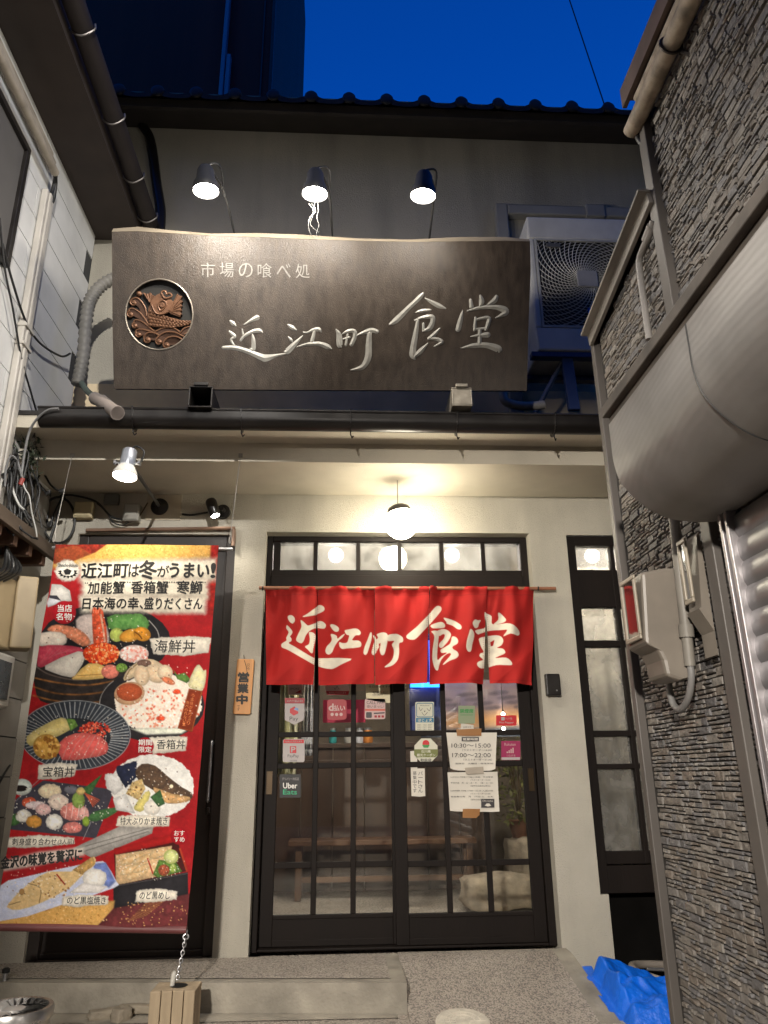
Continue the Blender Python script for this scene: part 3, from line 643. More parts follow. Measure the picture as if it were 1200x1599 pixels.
# bronze emblem
em_bg = MB(); em_bg.add([back(.03)(*p) for p in [(EC[0] + (ER[0] + 1) * math.cos(t), EC[1] + (ER[1] + 1) * math.sin(t)) for t in np.linspace(0, 2 * math.pi, 49)[:-1]]] , [tuple(range(48))])
EB = em_bg.build('emblem', mat('emblem_black', (.012, .011, .009, 1), .6), sg)
BRZ = mat('bronze_relief', (.15, .072, .038, 1), .5, metal=.35, var=.25, vs=25, bump=.1, bs=80)
BRD = mat('dark_bronze_wave', (.075, .036, .021, 1), .5, metal=.3, var=.25, vs=25)
rim = MB(); rim.tube([sp(.001)(*p) for p in circ], .004, 6, closed=True); rim.build('rim', mat('rim_metal', (.35, .31, .26, 1), .4, metal=.7), EB, smooth=True)
def ep(off): return lambda x, y: FS(185 + x / 9.6, 430 + y / 9.6) + sn * off
def relief(mb, outline, z0, z1, smooth=4):
    o = [tuple(p) for p in cr(outline, smooth, True)] if smooth else outline
    mb.prism(o, ep(z1), ep(z0))
wv = MB()
for o in ([(165,400),(200,330),(270,325),(340,380),(400,480),(425,590),(480,720),(400,640),(330,560),(300,480),(250,430)],
          [(115,545),(150,490),(220,485),(310,540),(390,640),(450,740),(520,820),(440,780),(340,670),(260,620),(200,590)],
          [(185,725),(230,665),(300,660),(390,710),(480,790),(540,850),(440,830),(340,790),(270,770)],
          [(235,850),(290,800),(400,810),(520,850),(600,900),(500,930),(400,900),(300,880)],
          [(365,930),(420,860),(500,850),(600,890),(560,960),(480,960)], [(540,850),(640,790),(760,765),(860,800),(930,860),(1020,900),(960,960),(800,950),(640,900)],
          [(555,960),(600,890),(720,840),(850,850),(960,910),(990,950),(900,1010),(700,1000),(620,980)], [(665,1000),(720,930),(820,905),(960,965),(900,1015),(780,1040),(720,1050)],
          [(925,850),(990,780),(1095,750),(1090,820),(1020,910)]): relief(wv, o, -.03, -.016)
wv.build('waves', BRD, EB, smooth=True)
wt = MB()
def curl(x, y, r, a0, turns=1.4, d=1): return [(x + r * (1 - i / 22) * math.cos(a0 + d * i / 18 * turns * 6.28), y + r * (1 - i / 22) * math.sin(a0 + d * i / 18 * turns * 6.28)) for i in range(19)]
for o in ([(415,600),(400,490),(340,385),(270,330),(205,340)] + curl(218, 400, 52, -2.2, 1.2, -1), [(450,740),(390,640),(310,545),(220,490),(160,495)] + curl(172, 575, 52, -2.0, 1.2, -1),
          [(530,830),(480,790),(390,715),(300,665),(235,665)] + curl(240, 745, 45, -2.0, 1.2, -1), [(600,895),(520,850),(400,812),(300,800),(250,830)] + curl(292, 880, 45, -2.4, 1.2, -1),
          [(590,880),(500,850),(420,862),(375,915)] + curl(430, 955, 55, 3.3, 1.2, -1), [(1000,930),(960,905),(850,850),(720,840),(620,885),(565,945)] + curl(600, 985, 48, 3.4, 1.2, -1),
          [(960,965),(900,925),(820,908),(730,930),(675,985)] + curl(715, 1035, 50, 3.4, 1.2, -1), [(540,840),(640,790),(760,768),(860,802),(920,855)], [(925,850),(985,785),(1090,752)], [(985,880),(1020,855),(1080,840)]):
    wt.tube([ep(-.014)(*p) for p in cr(o, 3)], .0048, 6)
for x, y, r in ((300, 268, 40), (225, 402, 22), (180, 580, 34), (248, 752, 30), (305, 885, 32), (440, 962, 36), (615, 992, 32), (727, 1042, 32)):
    c = ep(-.016)(x, y); rr = r / 9.6 * .0039; wt.lathe(c - sn * rr * .2, sn, [(-.5 * rr, rr * .86), (0, rr), (.5 * rr, rr * .86), (.85 * rr, rr * .5), (rr, rr * .05)], 12)
wt.build('wave_lines', BRZ, EB, smooth=True)
fs = MB()
relief(fs, [(440,520),(470,440),(560,480),(700,600),(850,640),(960,670),(1100,672),(1095,700),(960,750),(840,770),(700,750),(560,770),(480,720),(440,620)], -.03, -.010)
relief(fs, [(485,400),(540,320),(640,265),(720,330),(800,370),(830,440),(760,520),(650,585),(560,545),(500,470)], -.03, -.001)
relief(fs, [(360,258),(400,262),(440,275),(480,255),(500,290),(545,300),(520,350),(490,400),(455,400),(430,340)], -.03, -.006, 2)
relief(fs, [(740,540),(800,430),(860,320),(885,270),(910,300),(955,310),(935,355),(962,390),(935,420),(955,455),(930,485),(945,520),(925,545),(950,580),(915,590),(925,620),(840,590)], -.03, -.004, 2)
for i in range(6):                                               # fin rays
    a = (770, 530); b = [(885, 285), (945, 330), (950, 395), (945, 455), (940, 520), (930, 600)][i]; fs.tube([ep(-.002)(*a), ep(-.002)(*b)], .0032, 6)
for b in ((380, 262), (430, 275), (478, 262), (520, 305)): fs.tube([ep(-.004)(470, 400), ep(-.004)(*b)], .003, 6)
for r in range(5):                                               # scales
    for c in range(13):
        u = c / 12; x = 470 + 600 * u + (18 if r % 2 else 0); y0 = 560 + 130 * min(1, u * 1.5); hgt = (700 - 530) * (1 - u) * 1.0 + 50; y = y0 + hgt * (r / 4 - .1) * .9
        if x > 1080 or (x > 820 and r > 3): continue
        if y < 620 and 500 < x < 740 and y < 500 + (x - 460) * .45: continue
        rr = .0105 * (1 - .45 * u); cpt = ep(-.010)(x, y); fs.lathe(cpt, sn - su * .35, [(-.002, rr), (.003, rr * .95), (.005, rr * .6), (.0055, .001)], 10)
heart = [(690,335),(660,290),(650,255),(680,235),(710,245),(728,285),(760,270),(795,285),(795,320),(760,335),(715,345)]
fs.tube([ep(.001)(*p) for p in cr(heart, 4, True)], .006, 8, closed=True)
eye = [(600,460),(620,400),(660,378),(705,395),(722,440),(690,490),(640,528),(610,495)]
fs.tube([ep(.001)(*p) for p in cr(eye, 4, True)], .0038, 6, closed=True)
c = ep(-.001)(655, 448); fs.lathe(c, sn, [(0, .016), (.005, .013), (.006, .006), (.004, .001)], 16)
fs.tube([ep(-.001)(*p) for p in cr([(505,440),(540,530),(600,580),(680,575),(760,540)], 4)], .004, 6)
fs.build('fish', BRZ, EB, smooth=True)
# the beams the board rests on
for px, pw, lb in ((313, 34, ''), (722, 30, '')):
    p = U(px, 619, 1, -.90); g = MB(); h = pw / 2 * .0039; t = .008
    x, z = p[0], p[2]
    for a in ((x - h, x + h, z + h - t, z + h), (x - h, x + h, z - h, z - h + t), (x - h, x - h + t, z - h + t, z + h - t), (x + h - t, x + h, z - h + t, z + h - t)):
        g.box(a[0], a[1], -.90, .15, a[2], a[3])
    g.box(x - h * .6, x + h * .6, -.91, -.89, z + h, z + h + .02)
    if px > 500: g.box(x - h + .002, x + h - .002, -.898, -.89, z - h + t + .001, z + h - t - .001)
    g.build('beam', BLACKMET if px < 500 else mat('rusty_galvanised', (.30, .27, .22, 1), .55, metal=.5, var=.4, vs=18), sg, bevel=.003)

# ------------------------------------------------------------------ three lamps over the signboard
def spot_light(parent, loc, target, watts, cone, col, size=.03, blend=.7, name='lamp_light'):
    d = bpy.data.lights.new(name, 'SPOT'); d.energy = watts; d.spot_size = R_(cone); d.spot_blend = blend; d.color = col; d.shadow_soft_size = size
    o = bpy.data.objects.new(name, d); COL.objects.link(o); pl = Vector(loc_of(parent)); o.parent = parent
    o.location = Vector(loc) - pl; o.rotation_euler = (Vector(target) - Vector(loc)).to_track_quat('-Z', 'Y').to_euler(); return o
LAMPGLOW = emat('lamp_face_glow', (1, .95, .86, 1), 30)
LAMPMET = mat('dark_lamp_metal', (.018, .018, .018, 1), .5, metal=.0, var=.15)
YL = -1.52
for px, py, tilt, w, lb in ((322, 296, -.10, 14, 'leftmost of the three lit lamps over the big wooden signboard'), (492, 301, .02, 11, 'middle one of the three lit lamps over the big wooden signboard'), (661, 304, .10, 5, 'rightmost of the three lit lamps over the big wooden signboard')):
    c = U(px, py, 1, YL); t = thing('sign_lamp', lb, 'lamp', c, 'lamps over the signboard')
    d = np.array(_n((-tilt * .6, .12, -1.0)))                       # where it shines
    g = MB(); g.lathe(c, -d, [(-.010, .067), (.0, .068), (.03, .064), (.06, .050), (.11, .044), (.13, .034)], 24, cap0=False); g.build('housing', LAMPMET, t, smooth=True)
    g = MB(); g.lathe(c, -d, [(-.004, .001), (-.002, .063), (.01, .063)], 24, cap0=True); g.build('lamp_face', LAMPGLOW, t, smooth=True)
    top_ = c - d * .09; wallp = np.array([c[0] + .10, YU, c[2] + .02])
    g = MB(); g.tube(cr([top_ + [.045, 0, 0], top_ + [.075, .2, .03], top_ + [.09, .8, .0], wallp], 5), .006, 8); g.build('arm', LAMPMET, t, smooth=True)
    g = MB(); g.lathe(wallp, (0, -1, 0), [(0, .05), (.02, .05), (.03, .02)], 16); g.build('wall_plate', LAMPMET, t, smooth=True)
    g = MB(); g.tube(cr([c - d * .13, c - d * .17 + [.02, .02, 0], c - d * .18 + [.07, .05, 0], top_ + [.07, .18, .02]], 5), .006, 6); g.build('cable', BLACK, t, smooth=True)
    spot_light(t, c + d * .02, c + d + np.array([0, .22, 0]), 2.5, 130, (1, .90, .74), .05)
    pd = bpy.data.lights.new('lamp_light', 'POINT'); pd.energy = w; pd.color = (1, .91, .78); pd.shadow_soft_size = .05
    po_ = bpy.data.objects.new('lamp_light', pd); COL.objects.link(po_); po_.parent = t; po_.location = tuple(d * .06)
# loose ends of clear tape / threads dangling from the middle lamp
g = MB(); c = U(490, 318, 1, -1.46)
for i in range(4):
    q = c + np.array([(i - 1.6) * .016, 0, 0]); rs = np.random.RandomState(i)
    g.tube(cr([q] + [q + np.array([rs.randn() * .008 + .012 * math.sin(k * 1.3 + i), .03 * k / 4, -.04 * k]) for k in range(1, 5 + i % 2)], 4), .0010, 5)
o = g.build('hanging_threads', mat('pale_thread', (.12, .12, .115, 1), .3), smooth=True); tag(o, 'pale tangled threads hanging below the middle sign lamp', 'threads')

# ------------------------------------------------------------------ outdoor unit beside the signboard
ac = thing('air_conditioner', 'white outdoor air conditioner unit with round spiral fan grille beside the signboard', 'air conditioner', (1.7, -.32, 3.52))
YA = -.5; FA = onY(YA); AX0, AX1, AZ0, AZ1 = 1.262, 2.17, 3.53, 4.60
ACW = mat('air_conditioner_white', (.60, .60, .58, 1), .42, var=.06, dirt=.2, ds=4)
g = MB(); gz0, gz1 = FA(850, 512)[2], FA(850, 374)[2]; gx0 = FA(840, 440)[0]; gx1 = gx0 + .80
g.box(AX0, AX1, YA + .02, -.14, AZ0, AZ1)
for a in ((AX0, AX1, gz1, AZ1), (AX0, AX1, AZ0, gz0), (AX0, gx0, gz0, gz1), (gx1, AX1, gz0, gz1)): g.box(a[0], a[1], YA - .01, YA + .02, a[2], a[3])
g.build('case', ACW, ac, bevel=.012)
g = MB(); g.box(gx0 + .001, gx1 - .001, YA + .012, YA + .0195, gz0 + .001, gz1 - .001); g.build('fan_recess', mat('fan_black', (.008, .008, .009, 1), .6), ac)
hx, hz_ = FA(917, 437)[0], FA(917, 437)[2]; GR = mat('grille_plastic', (.42, .42, .41, 1), .45, var=.05)
g = MB(); inside = lambda p: gx0 + .008 < p[0] < gx1 - .008 and gz0 + .008 < p[2] < gz1 - .008
for k in range(46):                                              # spiral blades
    a0 = 2 * math.pi * k / 46; run = []
    for i in range(22):
        r = .07 + .40 * i / 21; a = a0 - 1.1 * (i / 21) ** .8; p = np.array([hx + r * math.cos(a), YA - .006, hz_ + r * math.sin(a)])
        if inside(p): run.append(p)
        else: break
    if len(run) > 1: g.tube(run, .0034, 4)
for r in np.arange(.09, .55, .022):
    run = []
    for i in range(97):
        a = 2 * math.pi * i / 96; p = np.array([hx + r * math.cos(a), YA - .003, hz_ + r * math.sin(a)])
        if inside(p): run.append(p)
        else:
            if len(run) > 1: g.tube(run, .0022, 4)
            run = []
    if len(run) > 1: g.tube(run, .0022, 4)
g.box(gx0, gx1, YA - .012, YA - .0, gz0, gz0 + .016); g.box(gx0, gx0 + .014, YA - .012, YA, gz0 + .016, gz1); g.box(gx0 + .014, gx1, YA - .012, YA, gz1 - .014, gz1)
g.build('fan_grille', GR, ac)
g = MB(); g.box(hx - .072, hx + .072, YA - .016, YA - .002, hz_ - .066, hz_ + .066); g.build('hub_plate', mat('hub_grey', (.30, .30, .31, 1), .5), ac, bevel=.012)
g = MB(); a = FA(917, 483); b = FA(934, 497); g.box(a[0], b[0] + .02, YA - .018, YA - .012, b[2], a[2]); g.build('blue_label', mat('blue_label', lin(40, 95, 190), .4, var=.05), ac)
g = MB(); a = FA(852, 381); g.box(a[0], a[0] + .10, YA - .014, YA - .004, a[2] - .035, a[2]); g.build('name_plate', mat('plate_grey', (.1, .1, .1, 1), .4), ac, bevel=.004)
st = thing('unit_stand', 'blue steel stand and braces under the white outdoor air conditioner', 'stand', (1.6, -.4, 3.0))
BLU = mat('blue_steel_paint', (.03, .055, .16, 1), .45, var=.2, dirt=.2, ds=6)
FL = onY(-.46)
for dx in (0, .55):
    g = MB(); a = FL(884, 555); b = FL(897, 642); g.obox((a + b) / 2 + [dx, 0, 0], (1, 0, 0), (0, 1, 0), (a - b), .036, .02, np.linalg.norm(a - b) / 2 - .005); g.build('leg', BLU, st, bevel=.004)
    g = MB(); g.bar(FL(878, 560) + [dx, .01, -.02], FL(845, 628) + [dx, .15, 0], .022, .022); g.build('brace', mat('zinc_brace', (.16, .16, .17, 1), .4, metal=.7, var=.2), st)
g = MB(); g.box(1.22, 2.2, -.50, -.44, 3.49, 3.526); g.box(1.22, 2.2, -.20, -.14, 3.49, 3.526); g.build('cross_rail', BLU, st, bevel=.003)
# ducts on the wall behind the unit
dt = thing('pipe_duct', 'grey square pipe duct bending across the dark upper wall behind the air conditioner', 'duct', (1.6, YU, 4.6))
FW2 = onY(YU - .04); g = MB(); a = FW2(782, 330); b = FW2(930, 322)
DM = mat('weathered_duct', (.30, .29, .26, 1), .5, var=.1, dirt=.2)
g.box(a[0] - .05, a[0] + .05, YU - .08, YU, 3.3, a[2] + .05); g.box(a[0] + .052, b[0] + .4, YU - .078, YU, a[2] - .05, a[2] + .045); g.build('duct', DM, dt, bevel=.012)
g = MB(); g.box(b[0] - .1, b[0] + .06, YU - .09, YU, a[2] - .062, a[2] + .06); g.build('joint_cover', DM, dt, bevel=.012)
hose = thing('drain_hose', 'grey flexible hose lying under the signboard by the air conditioner', 'hose', (1.1, -.5, 3.2)); FQ = onY(-.45)
g = MB(); g.tube(cr([FQ(786, 606), FQ(788, 625), FQ(806, 633), FQ(830, 634), FQ(850, 632)], 8), .028, 12); g.build('hose', mat('pale_hose', (.36, .34, .31, 1), .55, var=.1, bump=.4, bs=90), hose, smooth=True)

# ------------------------------------------------------------------ globe lamp over the door
gp = U(627, 817, 1, -.28)
gl_ = thing('globe_lamp', 'lit white glass globe lamp hanging from the eave over the doors', 'lamp', gp)
g = MB(); r = .1015; g.lathe(gp, (0, 0, 1), [(r * math.sin(a), r * math.cos(a)) for a in np.linspace(-1.57, 1.25, 20)], 32, cap0=False, cap1=True)
g.build('globe', emat('globe_glow', (1, .91, .71, 1), 31.0), gl_, smooth=True)
g = MB(); top_z = 2.70 - gp[2]
fd = np.array(_n((-.16, .0, 1))); g.lathe(gp, fd, [(r * .70, .060), (r * .72, .073), (r * .84, .074), (r * 1.02, .066), (r * 1.15, .045), (r * 1.24, .016), (r * 1.3, .006)], 28); e = gp + fd * r * 1.25; g.tube([e, (e[0], e[1], 2.699)], .0022, 8)
g.build('fitting', mat('aged_lamp_fitting', (.10, .09, .085, 1), .4, metal=.7, var=.3), gl_, smooth=True)

# ------------------------------------------------------------------ lamps on the wall over the banner
bl = thing('banner_lamp', 'silver spotlight on a long arm lighting the food banner', 'lamp', (-1.2, 0, 2.6))
bc = U(195, 744, 1, -1.02); bd = np.array(_n((.10, .10, -1.0)))
SILV = mat('silver_lamp_paint', (.34, .36, .40, 1), .35, metal=.5, var=.1)
up_ = -bd + np.array([.0, .0, 0]); k0 = U(203, 706, 1, -1.0)
ax_ = np.array(_n(k0 - bc))
g = MB(); g.lathe(bc, ax_, [(.055, .036), (.075, .04), (.09, .04), (.155, .037), (.16, .033)], 22); g.build('housing', SILV, bl, smooth=True)
g = MB(); g.lathe(bc, ax_, [(0, .062), (.02, .060), (.04, .050), (.058, .040)], 24, cap0=False, cap1=False); g.build('lamp_shade', mat('pale_shade', (.7, .68, .62, 1), .4, emit=(1, .9, .7, 1), es=.0), bl, smooth=True, solid=.003)
g = MB(); g.lathe(bc, ax_, [(-.008, .001), (-.006, .03), (.004, .057), (.010, .057)], 24); g.build('lamp_face', emat('banner_lamp_glow', (1, .93, .80, 1), 30), bl, smooth=True)
g = MB()
for sgn in (-1, 1): q = bc + ax_ * .08 + np.array([sgn * .052, 0, 0]); g.lathe(q - [sgn * .01, 0, 0], (sgn, 0, 0), [(0, .008), (.012, .008), (.014, .016), (.026, .016)], 10)
g.build('thumb_screw', STEEL, bl, smooth=True)
ab = np.array([-1.2, -.01, 2.605]); g = MB(); g.tube([ab, bc + ax_ * .07 + [.03, .03, -.01]], .010, 10); g.build('arm', mat('arm_metal', (.08, .075, .07, 1), .4, metal=.6), bl, smooth=True)
g = MB(); g.lathe(ab + [0, .012, 0], (0, -1, 0), [(0, .058), (.02, .056), (.03, .03), (.05, .018)], 24); g.build('wall_base', BLACKMET, bl, smooth=True)
g = MB(); g.box(-1.285, -1.06, -.006, 0, 2.515, 2.69); g.build('back_plate', mat('plate_stucco', (.50, .44, .34, 1), .8, var=.1), bl, bevel=.002)
g = MB(); g.tube(cr([bc + ax_ * .16, bc + ax_ * .185 + [.03, 0, 0], bc + ax_ * .15 + [.075, 0, 0], bc + ax_ * .09 + [.06, .02, 0]], 6), .005, 6); g.build('cable', BLACK, bl, smooth=True)
spot_light(bl, bc - ax_ * .02, U(190, 1150, 1, -.74), 6, 125, (1, .92, .78), .05)
ws = thing('small_spotlight', 'small black spotlight on the wall above the side door, lit', 'lamp', (-.80, 0, 2.58))
q = onY(-.11)(337, 806); qa = np.array(_n(onY(-.09)(329, 781) - q)); 
g = MB(); g.lathe(q, qa, [(0, .030), (.004, .034), (.11, .036), (.125, .03), (.128, .01)], 20, cap0=False); g.build('housing', BLACKMET, ws, smooth=True)
g = MB(); g.lathe(q, qa, [(.004, .001), (.006, .028), (.012, .028)], 18); g.build('lamp_face', LAMPGLOW, ws, smooth=True)
g = MB(); c = onY(0)(349, 800); g.lathe(c, (0, -1, 0), [(0, .048), (.025, .046), (.035, .02), (.08, .014)], 20); g.build('wall_base', BLACKMET, ws, smooth=True)
g = MB(); g.tube(cr([onY(-.012)(285, 803), onY(-.012)(300, 804), onY(-.012)(325, 800)], 6), .007, 8); g.build('cable', BLACK, ws, smooth=True)
spot_light(ws, q - qa * .02, q - qa * .9 + np.array([.14, -.14, -.2]), 6, 100, (1, .92, .78), .03)
# ------------------------------------------------------------------ red shop curtain
YN = -.05; FN = onY(YN)
nr = thing('shop_curtain', 'red split shop curtain with big white brush lettering hanging over the doors', 'shop curtain', (.42, YN, 2.04))
ra, rb = FN(405, 918), FN(868, 919)
g = MB(); g.tube([ra, rb], .011, 10); g.build('rod', mat('wood_rod', (.30, .13, .07, 1), .5, var=.2, vs=8), nr, smooth=True)
for p in (FN(411, 921), FN(840, 921)):
    g = MB(); g.tube(cr([p + [0, .16, .02], p + [0, .03, .02], p + [0, -.014, -.004], p + [0, -.024, .016]], 5), .005, 6); g.build('hook', BLACKMET, nr, smooth=True)
c1 = (430, 930, 5.714); c2 = (620, 930, 5.4545)
LET = [(c1, o) for o in (
 [(110,185),(125,172),(150,178),(175,205),(178,235),(160,255),(140,245),(118,215)],
 [(100,262),(115,268),(155,322),(150,350),(135,368),(148,390),(145,412),(125,430),(215,480),(330,545),(400,552),(520,560),(682,562),(600,610),(530,648),(490,655),(420,640),(300,590),(180,525),(100,480),(60,460),(52,435),(65,418),(100,400),(98,375),(120,330),(98,290)],
 [(245,195),(290,160),(350,110),(385,82),(415,85),(438,105),(438,130),(410,150),(330,175)],
 [(228,226),(250,232),(278,255),(300,262),(380,228),(420,228),(452,255),(445,285),(420,292),(360,285),(310,308),(275,350),(255,400),(235,425),(205,418),(188,395),(215,330),(235,280)],
 [(300,325),(330,322),(358,345),(355,400),(340,470),(335,505),(318,510),(290,480),(265,453),(300,430),(308,380)],
 [(490,262),(515,255),(550,275),(570,300),(562,325),(535,325),(510,300)],
 [(495,343),(520,345),(550,365),(558,390),(590,365),(622,345),(600,380),(560,415),(530,460),(510,505),(485,525),(460,518),(447,490),(460,450),(490,420),(505,390)],
 [(620,318),(650,305),(710,288),(745,295),(765,320),(755,345),(720,350),(700,370),(690,395),(740,395),(768,415),(765,450),(730,460),(650,470),(600,480),(575,460),(572,422),(600,428),(640,420),(655,380),(660,355),(635,350)],
 [(850,325),(865,340),(858,400),(840,460),(822,510),(805,525),(788,505),(800,450),(825,390)],
 [(872,352),(895,362),(905,385),(918,372),(908,342),(950,330),(985,338),(1003,362),(1000,420),(985,490),(970,530),(945,530),(932,490),(935,455),(915,480),(900,510),(875,525),(862,500),(875,440),(888,400)],
 [(998,365),(1060,345),(1100,345),(1140,370),(1140,410),(1108,425),(1108,500),(1095,570),(1050,620),(990,640),(978,634),(1030,590),(1055,540),(1058,480),(1040,440),(1062,405),(1005,412)])]
LET += [(c2, o) for o in (
 [(355,82),(380,92),(382,120),(350,165),(290,235),(220,310),(165,365),(130,375),(95,365),(82,345),(100,320),(180,255),(270,165),(325,100)],
 [(400,187),(440,192),(500,210),(540,240),(553,265),(545,285),(520,280),(480,250),(430,235),(425,222)],
 [(288,255),(340,232),(385,222),(412,240),(412,265),(380,275),(310,282),(290,270)],
 [(292,308),(345,300),(360,330),(352,420),(348,540),(385,515),(430,482),(385,482),(378,455),(420,430),(460,400),(475,345),(505,350),(523,380),(515,410),(480,430),(480,452),(515,480),(525,510),(505,535),(450,555),(402,585),(400,575),(440,530),(462,500),(452,488),(420,500),(385,540),(365,590),(355,630),(335,628),(315,590),(302,520),(308,430),(318,360),(310,330)],
 [(340,305),(395,280),(440,290),(467,322),(450,370),(415,415),(385,440),(362,430),(368,400),(405,360),(412,328),(395,324),(360,342)],
 [(640,240),(660,210),(690,212),(716,210),(700,240),(690,270),(660,280)], [(865,146),(890,150),(925,190),(930,215),(900,230),(828,242),(868,200)],
 [(748,140),(790,155),(812,175),(812,210),(825,240),(930,235),(990,260),(1040,300),(1045,330),(1020,342),(960,330),(908,346),(935,300),(910,290),(800,295),(720,320),(690,330),(663,305),(690,290),(760,265),(752,190)],
 [(622,290),(650,310),(658,345),(642,420),(630,475),(605,478),(588,445),(592,390),(608,330)],
 [(705,360),(790,340),(850,332),(890,345),(908,380),(895,420),(860,440),(905,452),(922,490),(870,515),(850,527),(930,530),(970,560),(980,585),(960,595),(850,590),(780,610),(720,620),(690,605),(682,580),(700,560),(735,545),(705,515),(715,490),(742,480),(722,440),(708,400)])]
HOLES = [(c2, [(802,392),(838,372),(828,420),(806,428)]), (c1, [(925,430),(940,425),(938,450),(926,458)])]
CLOTH = mat('dyed_red_cloth', (1, 1, 1, 1), .85, var=.07, vs=7, bump=.25, bs=420, attr=True)
seams = [(415, 415), (497, 490), (585, 586), (670.5, 668), (760.5, 757), (836, 833)]; gapr = [0, 7.5, .6, 3.2, 8.5, 0]
for i in range(5):
    nu, nv = 120, 200
    uu, vv = np.meshgrid(np.linspace(0, 1, nu + 1), np.linspace(0, 1, nv + 1)); uu = uu.ravel(); vv = vv.ravel()
    op = np.clip((vv - .30) / .7, 0, 1) ** .8
    xa = seams[i][0] + (seams[i][1] - seams[i][0]) * vv + (gapr[i] * op if i in (1, 3, 4) else 0) + .4; xb = seams[i + 1][0] + (seams[i + 1][1] - seams[i + 1][0]) * vv - (.3 + .5 * op)
    PX = xa + (xb - xa) * uu; PY = 917 + (1068 - 917) * vv + 1.5 * np.sin(uu * 3 + i) * vv
    D = np.stack([ray(a, b) for a, b in zip(PX, PY)]); Tt = (YN - CAM[1]) / D[:, 1]; Pw = CAM + D * Tt[:, None]
    ph = i * 1.7
    fold = .010 * np.sin(uu * 7.5 + ph) * (1 - .4 * vv) + .006 * np.sin(uu * 19 + ph * 2) * np.exp(-vv * 3) + .012 * (np.cos(uu * math.pi * 2) * .5) * vv + .004 * np.sin(uu * 12 + vv * 9 + ph)
    fold *= 2.2
    fold += .009 * np.abs(np.sin(uu * 3.1 + vv * 1.3 + i * 2.1)) ** 3 * (.4 + vv) - .025 * vv * (vnoise(PX, PY, 70, 3 + i) - .4) + .008 * np.abs(np.sin((PX * .9 + PY) / 21 + i)) * vv
    Pw[:, 1] += fold - .012 * np.exp(-((vv - .02) / .03) ** 2)
    me = MB(); me.add(Pw, [(j * (nu + 1) + k, j * (nu + 1) + k + 1, (j + 1) * (nu + 1) + k + 1, (j + 1) * (nu + 1) + k) for j in range(nv) for k in range(nu)])
    o = me.build('curtain_panel', CLOTH, nr, smooth=True, recalc=False)
    o.modifiers.clear()
    pr = Print(PX, PY, (166, 21, 16)); pr.poly([(400, 900), (850, 900), (850, 1080), (400, 1080)], (166, 21, 16), .06, 40)
    for (ox, oy, sc), pl in LET: pr.poly([(x / sc + ox, y / sc + oy) for x, y in pl], (222, 214, 196), .05, 8, edge=.8, smooth=3)
    for (ox, oy, sc), pl in HOLES: pr.poly([(x / sc + ox, y / sc + oy) for x, y in pl], (166, 21, 16), .05, 8, edge=.8)
    for ln in ((1062.5, .5), (929, .6)):
        a = np.exp(-((PY - ln[0]) / ln[1]) ** 2)[:, None] * .5; pr.c = pr.c * (1 - a) + np.array((120, 12, 12)) * a
    for e in (uu * (xb - xa), (1 - uu) * (xb - xa)):
        a = (np.exp(-((e - 2.0) / .5) ** 2) * (np.sin(PY * 2.2) > 0))[:, None] * .45; pr.c = pr.c * (1 - a) + np.array((110, 10, 10)) * a
    dye(o, pr.linear())

# ------------------------------------------------------------------ hanging food banner
YB = -.74; FB = onY(YB)
bn_ = thing('food_banner', 'large printed food menu banner of rice bowls and grilled fish hanging at the left', 'banner', (-1.1, YB, 2.1))
TL, TR_, BR, BLc = FB(87, 850), FB(342, 852), FB(292, 1449), FB(-6, 1443)
nu, nv = 300, 600
uu, vv = np.meshgrid(np.linspace(0, 1, nu + 1), np.linspace(0, 1, nv + 1)); uu = uu.ravel()[:, None]; vv = vv.ravel()[:, None]
Pw = (TL * (1 - uu) + TR_ * uu) * (1 - vv) + (BLc * (1 - uu) + BR * uu) * vv
L = (Pw - CAM) @ ROT; PX = 600 + FPX * L[:, 0] / -L[:, 2]; PY = 799.5 - FPX * L[:, 1] / -L[:, 2]
bwave = lambda x, z: .007 * np.sin(z * 6.5 + x * 3) + .005 * np.sin(x * 9 + z) + .004 * np.sin(z * 15 - x * 7)
Pw[:, 1] += bwave(Pw[:, 0], Pw[:, 2])
g = MB(); g.add(Pw, [(j * (nu + 1) + k, j * (nu + 1) + k + 1, (j + 1) * (nu + 1) + k + 1, (j + 1) * (nu + 1) + k) for j in range(nv) for k in range(nu)])
BO = g.build('cloth', mat('printed_banner', (1, 1, 1, 1), .7, var=.04, vs=4, attr=True, spec=.2), bn_, smooth=True, recalc=False); BO.modifiers.clear()
p = Print(PX, PY, (150, 22, 28), .20); Z7 = lambda *q: [(x / 3, 840 + y / 3) for x, y in q]; Z8 = lambda *q: [(x / 3, 1160 + y / 3) for x, y in q]
ZA = lambda *q: [(x / 5.92, 840 + y / 5.92) for x, y in q]; ZB = lambda *q: [(150 + x / 6, 960 + y / 6) for x, y in q]; ZC = lambda *q: [(x / 3.871, 1180 + y / 3.871) for x, y in q]
ALL = [(-20, 840), (360, 840), (360, 1460), (-20, 1460)]
p.poly(ALL, (168, 26, 30), .2, 26, col2=(120, 14, 22)); p.poly(ALL, (200, 40, 40), .2, 3, alpha=.25)
p.poly([(80, 840), (350, 840), (350, 872), (250, 880), (80, 888)], (190, 138, 62), .3, 2.2, col2=(226, 180, 100), edge=8)
p.poly([(80, 845), (175, 845), (150, 862), (112, 876), (84, 880)], (140, 44, 30), .35, 3, edge=2)
for i in range(16): p.line([(86, 858 + i * 1.5), (120 + 2 * i, 852 + i * 1.1)], .7, (210, 150, 70), amp=.2, alpha=.6)
p.dots((150, 848, 345, 882), 60, .8, [(240, 205, 130), (170, 110, 40)], 3)
p.poly([(330, 850), (345, 850), (345, 960), (325, 960)], (150, 30, 24), .25, 4, edge=4)
